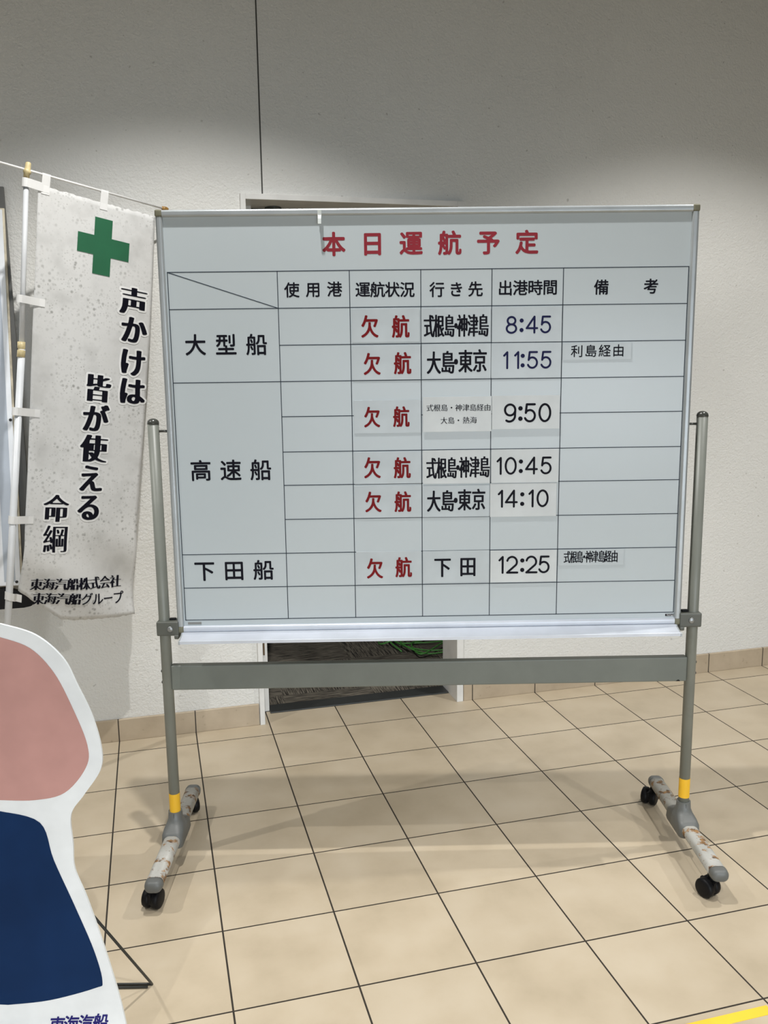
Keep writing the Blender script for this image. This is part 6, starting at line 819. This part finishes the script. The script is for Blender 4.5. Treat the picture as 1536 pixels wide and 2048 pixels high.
for nm, a, b, hz in (('frame_top', (-W2 + .018, Z1 - .0095), (W2 - .018, Z1 - .0095), True),
                     ('frame_bottom', (-W2 + .018, Z0 + .0095), (W2 - .018, Z0 + .0095), True),
                     ('frame_side', (-W2 + .0095, Z0 + .018), (-W2 + .0095, Z1 - .018), False),
                     ('frame_side', (W2 - .0095, Z0 + .018), (W2 - .0095, Z1 - .018), False)):
    link(nm, frame_rail(a, b, hz), M_tray if nm == 'frame_bottom' else M_alu, wb)
for sx in (-1, 1):
    for zz in (Z0, Z1):
        bm = bmesh.new()
        x0, x1 = sorted((sx * (W2 + .0008), sx * (W2 - .0185)))
        z0, z1 = (zz - .0008, zz + .0185) if zz == Z0 else (zz - .0185, zz + .0008)
        box(bm, x0, x1, -.0205, .0118, z0, z1, bevel=.006, seg=4)
        link('corner_cap', bm, M_corner, wb)

# printed grid on the panel
XC = [-0.7090, -0.4117, -0.2158, -0.0214, 0.1730, 0.3686, 0.7118]
ZR = [1.7265, 1.6282, 1.5288, 1.4298, 1.3329, 1.2340, 1.1394, 1.0414, 0.9430, 0.8446, 0.7490]
YF = -.0114
bm = bmesh.new()
HW = .0011


def line(p, q, hw=HW):
    p, q = Vector(p), Vector(q)
    d = (q - p).normalized()
    n = Vector((-d.y, d.x)) * hw
    e = d * hw
    vs = [bm.verts.new((v.x, YF, v.y)) for v in (p - n - e, q - n + e, q + n + e, p + n - e)]
    bm.faces.new(vs)


for x in (XC[0], XC[1], XC[6], XC[2], XC[3], XC[4], XC[5]):
    line((x, ZR[-1]), (x, ZR[0]))
for i, z in enumerate(ZR):
    full = i in (0, 1, 3, 8, 9, 10)
    line((XC[0] if full else XC[1], z), (XC[6], z))
line((XC[0], ZR[0]), (XC[1], ZR[1]))
link('printed_grid', bm, M_line, panel)
lettering('title_lettering', TITLE, M_red, panel, lambda x, z: (x, YF, z))['label'] = 'red title lettering'
i0 = 0
for n_ in (3, 4, 3, 4, 2, 3, 3, 3):      # one part per heading
    lettering('heading_lettering', HEADS[i0:i0 + n_], M_ink, panel, lambda x, z: (x, YF, z))['label'] = 'black heading lettering'
    i0 += n_
# little maker's badges in the lower corners
bd = link('maker_badge', B(.6885, .7215, YF - .0006, -.0105, .7375, .7440, bevel=.0002, seg=1), M_black, panel)
cu = bpy.data.curves.new('badge_text', 'FONT')
cu.body = 'Nichigaku'
cu.size = .0065
cu.align_x = 'CENTER'
to = bpy.data.objects.new('badge_text', cu)
COL.objects.link(to)
me = bpy.data.meshes.new_from_object(to.evaluated_get(bpy.context.evaluated_depsgraph_get()))
bpy.data.objects.remove(to)
me.transform(Matrix.Translation((.705, YF - .0009, .7390)) @ Matrix.Rotation(math.pi / 2, 4, 'X'))
me.materials.append(M_white)
bt = bpy.data.objects.new('badge_lettering', me)
COL.objects.link(bt)
bt.parent = panel
link('serial_plate', B(-.703, -.664, YF - .0005, -.0105, .7360, .7430), M_bolt, panel)

# pen tray
prof = [(-.010, Z0 + .001), (-.0195, Z0 + .001), (-.022, Z0 - .004), (-.056, Z0 - .0145), (-.0600, Z0 - .0115), (-.0620, Z0 - .0125),
        (-.0620, Z0 - .0210), (-.057, Z0 - .0225), (-.018, Z0 - .013), (-.010, Z0 - .010)]
bm = bmesh.new()
loft(bm, [[Vector((-.719, y, z)) for y, z in prof], [Vector((.719, y, z)) for y, z in prof]])
tray = link('pen_tray', bm, M_tray, wb)
for sx in (-1, 1):
    x0, x1 = sorted((sx * .7185, sx * .7225))
    bm = bmesh.new()
    cxp = -.04
    czp = Z0 - .010
    pr = [((y - cxp) * 1.05 + cxp, (z - czp) * 1.1 + czp) for y, z in prof]
    loft(bm, [[Vector((x0, y, z)) for y, z in pr], [Vector((x1, y, z)) for y, z in pr]])
    link('tray_end_cap', bm, M_alu, tray)

# crossbar
link('crossbar', B(-.7595, .7595, -.013, .013, .5365, .6115, bevel=.004, seg=3), M_bar, wb)

bm = bmesh.new()
bm.faces.new([bm.verts.new((x, -.0134, z)) for x, z in ((.727, .5375), (.7415, .5375), (.7385, .5405), (.7365, .5425), (.7345, .5425), (.731, .5405))])
link('paint_chip', bm, M_black, [o for o in wb.children if o.name == 'crossbar'][0])

# posts, clamps, feet, casters
PX = .7735
for sx in (-1, 1):
    px = sx * PX
    post = link('post', tube(bmesh.new(), [(px, 0, .085), (px, 0, 1.3185)], .0158, 28), M_post, wb, False)
    for p in post.data.polygons:
        p.use_smooth = len(p.vertices) == 4
    link('post_cap', lathe(bmesh.new(), [(.0164, 0), (.0166, .003), (.0150, .0085), (.0105, .0130), (.005, .0152), (0, .0157)], 28,
                           Matrix.Translation((px, 0, 1.317))), M_cap, post, True)
    tz = (.143, .2075) if sx < 0 else (.1640, .2245)
    tb = link('yellow_tape_band', lathe(bmesh.new(), [(.0156, tz[0]), (.01635, tz[0]), (.01635, tz[1]), (.0156, tz[1])], 28,
                                        Matrix.Translation((px, 0, 0))), M_tape, post)
    tb['label'] = 'yellow tape band'
    link('pivot_pin', tube(bmesh.new(), [(sx * (W2 - .004), 0, 1.2965), (sx * (PX - .012), 0, 1.2965)], .0035, 12), M_cap, wb, True)
    # clamp joining post and board frame
    x0, x1 = sorted((sx * .7925, sx * .7285))
    bm = B(x0, x1, -.0235, .018, .7055, .7480, bevel=.0045, seg=3)
    xi, xo = sorted((sx * .7285, sx * .742))
    box(bm, xi, xo, -.026, .012, .696, .7085, bevel=.004, seg=3)
    cl = link('clamp', bm, M_clamp, wb)
    link('clamp_bolt', lathe(bmesh.new(), [(0, 0), (.0075, 0), (.0085, .0012), (.0082, .003), (.006, .0042), (0, .0045)], 20,
                             Matrix.Translation((sx * (.7525 if sx < 0 else .762), -.0234, .7265)) @ Matrix.Rotation(math.pi / 2, 4, 'X')), M_bolt, cl, True)
    link('clamp_spring', B(*sorted((sx * .7395, sx * .7575)), -.006, .006, .7475, .7535, bevel=.002), M_black, cl)
    # rivets of the crossbar on the outer side of the post
    for zz in (.558, .592):
        link('rivet', lathe(bmesh.new(), [(.0045, -.001), (.0045, .001), (.003, .0025), (0, .003)], 14,
                            Matrix.Translation((px + sx * .0155, 0, zz)) @ Matrix.Rotation(sx * math.pi / 2, 4, 'Y')), M_cap, post, True)
    # foot bar (flattened tube) with end caps
    yf, yb = (-.298, .268) if sx < 0 else (-.300, .270)
    sec = rrect(.048, .034, .0155, 6)
    bm = bmesh.new()
    loft(bm, [[Vector((px + a, y, .083 + b)) for a, b in sec] for y in (yf + .016, yb - .016)])
    foot = link('foot_bar', bm, M_rusty, wb)
    for p in foot.data.polygons:
        p.use_smooth = len(p.vertices) == 4
    foot['label'] = 'rust-flecked white foot bar'
    for ye, s in ((yf, 1), (yb, -1)):
        bm = bmesh.new()
        secs = []
        for k, f_ in ((0.0, .62), (.003, .86), (.008, .98), (.020, 1.045), (.027, 1.045)):
            secs.append([Vector((px + a * f_, ye + s * k, .083 + b * f_)) for a, b in sec])
        loft(bm, secs)
        link('end_cap', bm, M_socket, foot, True)
    # socket that carries the post
    bm = bmesh.new()
    secs = []
    for z, wx, wy, r in ((.150, .041, .041, .0203), (.128, .043, .046, .0212), (.116, .050, .066, .022), (.108, .058, .104, .020), (.098, .062, .128, .016), (.070, .064, .138, .016), (.062, .060, .132, .016)):
        secs.append([Vector((px + a, b, z)) for a, b in rrect(wx, wy, r, 6)])
    loft(bm, secs)
    so = link('post_socket', bm, M_socket, wb, True)
    md = so.modifiers.new('edge', 'EDGE_SPLIT')
    md.split_angle = math.radians(50)
    link('socket_seam', B(px - .0005, px + .0005, -.0222, -.0200, .118, .148), M_cap, so)
    # casters
    for yc, ang in ((-.252, .55 if sx > 0 else -.25), (.262, -.6 if sx > 0 else .5)):
        off = -.016 if sx > 0 else -.012
        mc = Matrix.Translation((px + off, yc, 0)) @ Matrix.Rotation(ang, 4, 'Z')
        bm = bmesh.new()
        box(bm, -.006, .006, -.024, .024, .018, .048, bevel=.004)
        tube(bm, [(-off * .6, 0, .040), (-off * .6, 0, .0675)], .0085, 14)
        bmesh.ops.transform(bm, matrix=mc, verts=bm.verts[:])
        ca = link('caster', bm, M_black, wb, False)
        for s2 in (-1, 1):
            mw = mc @ Matrix.Translation((s2 * .0132, 0, .0275)) @ Matrix.Rotation(math.pi / 2, 4, 'Y')
            link('wheel', lathe(bmesh.new(), [(0, -.0115), (.019, -.0118), (.0252, -.0095), (.0275, -.005), (.0275, .005), (.0252, .0095), (.019, .0118), (0, .0115)], 28, mw), M_black, ca, True)

# milky tape tab hanging from the top frame
bm = bmesh.new()
tt = empty('tape_tab', BM @ Vector((-.2925, -.0195, 1.8765)), BR)
tag(tt, 'small milky tape tab stuck on the top frame of the whiteboard', 'tape')
link('tab', B(-.0055, .0055, -.0022, -.0002, -.008, .007, bevel=.0008), M_tapeclear, tt)
bm = bmesh.new()
loft(bm, [[Vector((x, y, z)) for x, y in ((-.0045, y0), (.0045, y0), (.0045, y0 + .0008), (-.0045, y0 + .0008))] for y0, z in ((-.0026, -.007), (-.007, -.016), (-.010, -.030))])
link('tail', bm, M_tapeclear, tt)

# ------------------------------------------------------------------ magnets and papers on the board
PLATE_INFO = {
    'K0': 'in the 8:45 row, topmost of the red-lettered strips',
    'K1': 'in the 11:55 row',
    'K2': 'in the 9:50 row, beside the small-print paper',
    'K3': 'in the 10:45 row',
    'K4': 'in the 14:10 row',
    'K5': 'in the 12:25 row, lowest of the red-lettered strips',
}
for tg, cx, cz, w, hgt, items in PLATES:
    k = tg[0]
    paper = tg in ('D2', 'D3', 'T2', 'T3', 'T4', 'T5')
    if k == 'K':
        nm, lab, cat, grp, ink = 'cancelled_strip', 'magnet strip with dark red 欠航 ' + PLATE_INFO[tg], 'magnet strip', 'red-lettered status strips', M_dred
    elif k == 'D':
        lab = {'D0': 'destination magnet reading 式根島・神津島 left of 8:45, topmost of its column',
               'D1': 'destination magnet reading 大島・東京 left of 11:55',
               'D2': 'destination paper with two lines of small thin print left of 9:50',
               'D3': 'destination paper reading 式根島・神津島 left of 10:45',
               'D4': 'destination magnet reading 大島・東京 left of 14:10',
               'D5': 'destination magnet reading 下田 left of 12:25'}[tg]
        nm, cat, grp, ink = 'destination_card', 'destination card', 'destination cards on the board', M_ink
    elif k == 'T':
        lab = {'T0': 'pale magnet strip reading 8:45 in dark blue',
               'T1': 'pale magnet strip reading 11:55 in dark blue',
               'T2': 'white paper card reading 9:50 in black, on the whiteboard',
               'T3': 'white paper card reading 10:45 in black, on the whiteboard',
               'T4': 'white paper card reading 14:10 in black, on the whiteboard',
               'T5': 'white paper card reading 12:25 in black, on the whiteboard'}[tg]
        nm, cat, grp = 'departure_time_card', 'time card', 'departure time cards on the board'
        ink = M_navyink if tg in ('T0', 'T1') else M_ink
    else:
        lab = {'R0': 'small remark strip reading 利島経由 right of 11:55', 'R1': 'small remark strip reading 式根島・神津島経由 right of 12:25'}[tg]
        nm, cat, grp, ink = 'remark_strip', 'remark strip', 'remark strips on the board', M_ink
    root = empty(nm, BM @ Vector((cx, -.0117, cz)), BR)
    tag(root, lab, cat, grp)
    th = .0012 if paper else .0010
    sh = link('sheet', B(-w / 2, w / 2, -th, 0, -hgt / 2, hgt / 2, bevel=.0003, seg=1), M_paper if paper else M_mag, root)
    if paper:  # slightly lifted lower edge of the loose papers
        for v in sh.data.vertices:
            if v.co.z < 0:
                v.co.y -= .0022 if tg in ('D2', 'T2') else .0008
    lift = (.0022 if tg in ('D2', 'T2') else .0008) if paper else 0

    def place(x, z, th=th, lift=lift, hgt=hgt):
        f_ = min(1, max(0, .5 - z / hgt))
        return (x, -th - .0004 - lift * f_, z)

    lt = lettering('lettering', items, ink, root, place)
    lt['label'] = 'dark red lettering' if k == 'K' else ('dark blue figures' if ink is M_navyink else 'black lettering')

# ------------------------------------------------------------------ cloth banner on its leaning pole
O = Vector((-0.4389, -0.1871, 2.0962))
E1 = Vector((0.8731, 0.4679, -0.1373)).normalized()
E2 = Vector((0.121, 0.0649, 0.9905)).normalized()
NB = Vector((0.4724, -0.8814, 0.0)).normalized()     # towards the viewer


def bp(s, t, n=0.0):
    return O + E1 * s + E2 * t + NB * n


def fold(s, t):
    """gentle hang of the cloth; the loose lower right half curls"""
    d = .004 * math.sin(9 * s + 2.2 * t) * min(1, -t / .3)
    low = max(0.0, min(1.0, (-t - .55) / .9))
    right = max(0.0, min(1.0, (s - .18) / .28))
    d += .020 * low * right * math.sin(15 * (s - .2) + 3.2 * t)
    fold_l = max(0.0, min(1.0, (-t - 1.12) / .3))
    d += .016 * fold_l * math.sin(20 * (t + .75 * s))
    return d


def interp(tab, x):
    for (x0, y0), (x1, y1) in zip(tab[:-1], tab[1:]):
        if x <= x1 or (x1, y1) == tab[-1]:
            return y0 + (y1 - y0) * (x - x0) / (x1 - x0)
    return tab[-1][1]


banner = empty('banner', bp(0.0, -2.11))
tag(banner, 'grimy white hanging banner with a green cross on a leaning white pole', 'banner')
LOC = banner.location.copy()


def bl(s, t, n=0.0):
    return bp(s, t, n) - LOC


EDGE_L = [(0, .0278), (.17, .033), (.36, .0371), (.52, .0428), (.70, .0479), (.88, .0495), (1, .0428)]
EDGE_R = [(0, .4469), (.15, .4558), (.30, .4597), (.45, .4557), (.55, .4544), (.65, .4511), (.78, .4524), (.89, .4631), (1, .4731)]
BOT = [(0, -1.372), (.18, -1.4257), (.36, -1.4801), (.46, -1.4867), (.68, -1.4846), (1, -1.4797)]
NU, NV = 36, 90
bm = bmesh.new()
grid = []
rng = random.Random(5)
for j in range(NV + 1):
    v = j / NV
    row = []
    for i in range(NU + 1):
        u = i / NU
        s = interp(EDGE_L, v) * (1 - u) + interp(EDGE_R, v) * u
        tb = interp(BOT, u)
        t_ = -.032 + v * (tb + .032)
        if v == 0 or v == 1:
            t_ += (rng.random() - .5) * .0045
        row.append(bm.verts.new(bl(s, t_, fold(s, t_))))
    grid.append(row)
for j in range(NV):
    for i in range(NU):
        bm.faces.new((grid[j][i], grid[j][i + 1], grid[j + 1][i + 1], grid[j + 1][i]))
cloth = link('cloth', bm, M_cloth, banner, True)
sol = cloth.modifiers.new('thickness', 'SOLIDIFY')
sol.thickness = .0008

# printed marks follow the cloth
def on_cloth(lift):
    return lambda s, t: bl(s, t, fold(s, t) + lift)


def subdiv_print(name, items, mat, lift, lab):
    o = lettering(name, items, mat, banner, on_cloth(lift), maxlen=.010)
    o.parent = cloth
    o['label'] = lab
    return o


subdiv_print('slogan_outline', [('W' + k[1:], s, t, w, h_) for k, s, t, w, h_ in BANNER_TEXT], M_white, .0022, 'white outline of the slogan')
subdiv_print('slogan_lettering', BANNER_TEXT, M_ink, .0034, 'black slogan lettering')
subdiv_print('company_lettering', BANNER_SMALL, M_ink, .0030, 'small black company lettering')
# green cross, a fine grid so that it hangs with the cloth
a0, a1, b0, b1 = .1675, .3555, -.0850, -.2755
sa0, sa1 = .2245, .2885
tb0, tb1 = -.1470, -.2118
bm = bmesh.new()
def quad(s0, s1, t0, t1, n=6):
    for i in range(n):
        for j in range(n):
            q = []
            for di, dj in ((0, 0), (1, 0), (1, 1), (0, 1)):
                s = s0 + (s1 - s0) * (i + di) / n
                t_ = t0 + (t1 - t0) * (j + dj) / n
                q.append(bm.verts.new(bl(s, t_, fold(s, t_) + .0024)))
            bm.faces.new(q)
quad(sa0, sa1, b0, tb0); quad(sa0, sa1, tb0, tb1); quad(sa0, sa1, tb1, b1)
quad(a0, sa0, tb0, tb1); quad(sa1, a1, tb0, tb1)
bmesh.ops.remove_doubles(bm, verts=bm.verts[:], dist=.0002)
link('green_cross', bm, M_green, cloth)['label'] = 'green cross'

# pole in two tubes with ivory joints, cross rod with brown tip
SP = .001
pole = link('pole', tube(bmesh.new(), [bl(SP + .003, -.565), bl(SP - .012, -.012)], .0085, 16), M_pole, banner, True)
link('lower_pole', tube(bmesh.new(), [bl(.012, -2.085), bl(SP + .004, -.565)], .0115, 16), M_pole, pole, True)
jt = bmesh.new()
tube(jt, [bl(SP + .0025, -.5905), bl(SP + .0030, -.569), bl(SP + .003, -.566), bl(SP + .003, -.5635), bl(SP + .0025, -.560), bl(SP + .0015, -.541)],
     [.0128, .0128, .0105, .0105, .0125, .0122], 18)
link('pole_joint', jt, M_ivory, pole, True)
jt = bmesh.new()
tube(jt, [bl(-.0105, -.020), bl(-.0100, -.006), bl(-.0095, -.004), bl(-.009, .004), bl(-.008, .0055), bl(-.007, .027), bl(-.007, .030)],
     [.0095, .0098, .0125, .0125, .0095, .0090, .006], 18)
link('pole_cap', jt, M_ivory, pole, True)
jt = bmesh.new()
tube(jt, [bl(-.0108, -.030), bl(-.0105, -.0195)], .0088, 16)
link('cap_collar', jt, M_brown, pole, True)
rod = link('cross_rod', tube(bmesh.new(), [bl(-.20, .0055), bl(.478, .0050)], .0038, 12), M_strap, banner, True)
link('rod_tip', tube(bmesh.new(), [bl(.472, .005), bl(.487, .005), bl(.4955, .005)], [.0062, .0085, .0062], 14), M_brown, rod, True)


def strap_h(s0, s1, t_, hw=.0125, tilt=0.0):
    """cloth loop that goes round the pole and is sewn on the banner"""
    bm = bmesh.new()
    path = []
    rp = .0125
    sc = s0 + rp
    for k in range(9):
        a = math.radians(90 + 180 * k / 8 - 180)
        path.append((sc - rp * math.sin(math.radians(180 * k / 8)), -rp * math.cos(math.radians(180 * k / 8))))
    path = path + [(sc + .012, rp * .9), (s1 - .018, fold(s1 - .018, t_) + .0022), (s1, fold(s1, t_) + .0022)]
    path = [(sc + .012, -rp * .9), ] + path
    prev = None
    for s, n in path:
        dt = tilt * (s - s0)
        cur = (bm.verts.new(bl(s, t_ + hw + dt, n)), bm.verts.new(bl(s, t_ - hw + dt, n)))
        if prev:
            bm.faces.new((prev[0], cur[0], cur[1], prev[1]))
        prev = cur
    o = link('strap', bm, M_strap, banner)
    sm = o.modifiers.new('thickness', 'SOLIDIFY')
    sm.thickness = .001
    return o


strap_h(-.024, .062, -.036, .014)
strap_h(-.020, .0715, -.404, .0125)
strap_h(-.014, .0770, -.768, .0130)
strap_h(-.006, .0760, -1.127, .0130)
strap_h(-.004, .0560, -1.381, .0130, -.30)
for sx_, t1 in ((.0515, -.0560), (.2525, -.0560)):
    bm = bmesh.new()
    pr = [(.0, -.004), (.004, -.0052), (.0085, -.003), (.0105, .001), (.0095, .0048), (.004, .0058), (-.006, .0052), (t1 + .022, fold(sx_, t1) + .0026), (t1, fold(sx_, t1) + .0026)]
    prev = None
    for t_, n in pr:
        cur = (bm.verts.new(bl(sx_ - .0135, t_, n)), bm.verts.new(bl(sx_ + .0135, t_, n)))
        if prev:
            bm.faces.new((prev[0], cur[0], cur[1], prev[1]))
        prev = cur
    o = link('rod_loop', bm, M_strap, banner)
    sm = o.modifiers.new('thickness', 'SOLIDIFY')
    sm.thickness = .001
# weighted base on the floor
bz = lathe(bmesh.new(), [(.0, 0), (.17, 0), (.18, .012), (.175, .05), (.06, .07), (.03, .09), (0, .09)], 32,
           Matrix.Translation(Vector((bp(.012, -2.05).x, bp(.012, -2.05).y, 0)) - LOC))
link('base', bz, M_card, banner, True)

# ------------------------------------------------------------------ white notice board at the left edge
ns = empty('notice_stand', (-0.80, 0.055, 0))
tag(ns, 'white notice panel on a dark stand cut off by the left picture edge', 'notice stand')
NX, NY = .80, -.055
bm = B(-.598 + NX, -.5535 + NX, -.003, .012, .64, 2.094, bevel=.002)
link('upright', bm, M_postd, ns)
lean = Matrix.Rotation(math.radians(-1.75), 4, 'Y')


def panel_box(x0, x1, y0, y1, z0, z1, bev=.001):
    bm = B(x0 + NX, x1 + NX, y0, y1, z0, z1, bevel=bev)
    piv = Vector((-.598 + NX, 0, .69))
    bmesh.ops.transform(bm, matrix=Matrix.Translation(piv) @ Matrix.Rotation(math.radians(1.85), 4, 'Y') @ Matrix.Translation(-piv), verts=bm.verts[:])
    return bm


link('backing_board', panel_box(-1.20, -.598, -.018, -.004, .683, 2.02), M_cream, ns)
pn = link('panel', panel_box(-1.20, -.6045, -.0215, -.0185, .686, 2.015), M_acryl, ns)
link('pale_band', panel_box(-.660, -.622, -.0222, -.0216, .70, 2.0, 0), M_pale, pn)['label'] = 'pale blue band'  # even pale blue strip laid on the panel face
for xx, zz in ((-.610, 1.2934), (-.6175, .700)):
    link('screw', lathe(bmesh.new(), [(0, 0), (.0055, 0), (.005, .002), (.002, .0035), (0, .0038)], 14,
                        Matrix.Translation((xx + NX + (.018 if zz > 1 else 0), -.0215, zz)) @ Matrix.Rotation(math.pi / 2, 4, 'X')), M_screw, pn, True)
bm = bmesh.new()
sec = [(-.62 + NX - 1.2, .606), (-.60 + NX, .602), (-.575 + NX, .606), (-.562 + NX, .615), (-.560 + NX, .624), (-.570 + NX, .636), (-.62 + NX, .668), (-.66 + NX, .6795), (-.62 + NX - 1.2, .6795)]
loft(bm, [[Vector((x, -.030, z)) for x, z in sec], [Vector((x, -.0035, z)) for x, z in sec]])
link('lower_rail', bm, M_black, ns)
link('leg', B(-1.16 + NX, -1.12 + NX, -.003, .012, 0, 2.0, bevel=.002), M_postd, ns)

# ------------------------------------------------------------------ cut-out standee in the left foreground
SO = Vector((-0.4585, -1.5057, 0))
SR = math.atan2(-.2496, .9684)
st = empty('cutout_standee', SO, SR)
tag(st, 'white edged cut-out standee in pink and navy standing on the tiles', 'standee')
right = [(0.0389, 0.9754), (0.1064, 0.9516), (0.1574, 0.9028), (0.1831, 0.8434), (0.2086, 0.7758), (0.2221, 0.7053), (0.2159, 0.6596), (0.1795, 0.6073),
         (0.1495, 0.5633), (0.1487, 0.4959), (0.1487, 0.439), (0.17, 0.3695), (0.1989, 0.2519), (0.2256, 0.1195), (0.2400, 0.0)]
sm_ = [tuple(p) for p in smooth_curve(right, 8)]
outline = [(0, .9790)] + sm_ + [(-.28, 0)] + [(-x - .035, z) for x, z in sm_[::-1]]


def plate_mesh(cont, y0, y1):
    vs, fs = flat_shapes([[(px * 10, py * 10) for px, py in cont]])
    bm = bmesh.new()
    f_ = [bm.verts.new((v.x / 10, y0, v.y / 10)) for v in vs]
    for f in fs:
        bm.faces.new([f_[i] for i in f])
    bmesh.ops.recalc_face_normals(bm, faces=bm.faces[:])
    if y1 is not None:
        r = bmesh.ops.extrude_face_region(bm, geom=bm.faces[:])
        for e in r['geom']:
            if isinstance(e, bmesh.types.BMVert):
                e.co.y = y1
        bmesh.ops.recalc_face_normals(bm, faces=bm.faces[:])
    return bm


board = link('card', plate_mesh(outline, 0, .006), M_card, st)
pk = [(0.0366, 0.9485), (0.0943, 0.9247), (0.1381, 0.8727), (0.1698, 0.7979), (0.1944, 0.7167), (0.1878, 0.6677), (0.1409, 0.6135), (0.078, 0.598), (0.0062, 0.5993)]
pk = [tuple(p) for p in smooth_curve(pk, 6)]
pk = pk + [(-x - .035, z) for x, z in pk[::-1]]
link('pink_field', plate_mesh(pk, -.0006, None), M_pink, board)['label'] = 'plain dusty pink printed field'
nv = [(0.004, 0.5749), (0.0843, 0.5477), (0.1067, 0.4626), (0.1427, 0.3562), (0.1756, 0.2523), (0.1887, 0.1782), (0.1715, 0.1617), (0.073, 0.1348), (-0.0175, 0.1253)]
nv = [tuple(p) for p in smooth_curve(nv, 6)]
nv = nv + [(-x - .035, z) for x, z in nv[::-1]]
link('navy_field', plate_mesh(nv, -.0006, None), M_navy, board)['label'] = 'plain navy blue printed field'
STX = [('A東', 0.0834, 0.0738, 0.034, .044), ('A海', 0.1142, 0.0756, 0.034, .044), ('A汽', 0.1461, 0.0773, 0.034, .044), ('A船', 0.178, 0.0791, 0.034, .044)]
lettering('company_lettering', STX, M_violet, board, lambda x, z: (x, -.0007, z), .22)['label'] = 'violet blue slanted company lettering'
# wire easel foot behind the card
inv = (Matrix.Translation(SO) @ Matrix.Rotation(SR, 4, 'Z')).inverted()
pA = inv @ Vector((-.1815, -1.3585, .0035))
pU = Vector((.142, .0095, .375))
pB = Vector((-.30, pA.y + .006, .0035))
pV = Vector((-.17, .0095, .375))
link('wire_foot', tube(bmesh.new(), [pV, pB + (pV - pB) * .04, pB, pB + (pA - pB) * .03, pA + (pB - pA) * .03, pA, pA + (pU - pA) * .03, pU], .0032, 10), M_wire, st, True)
link('wire_rail', tube(bmesh.new(), [pA + Vector((-.008, -.010, 0)), pB + Vector((.008, -.016, 0))], .0030, 10), M_wire, st, True)

# ------------------------------------------------------------------ yellow tape on the floor
tag(link('floor_tape', B(.62, 1.192, -1.8468, -1.8200, .0001, .0007), M_tapef),
    'strip of yellow tape stuck on the floor tiles at the bottom right', 'floor tape')
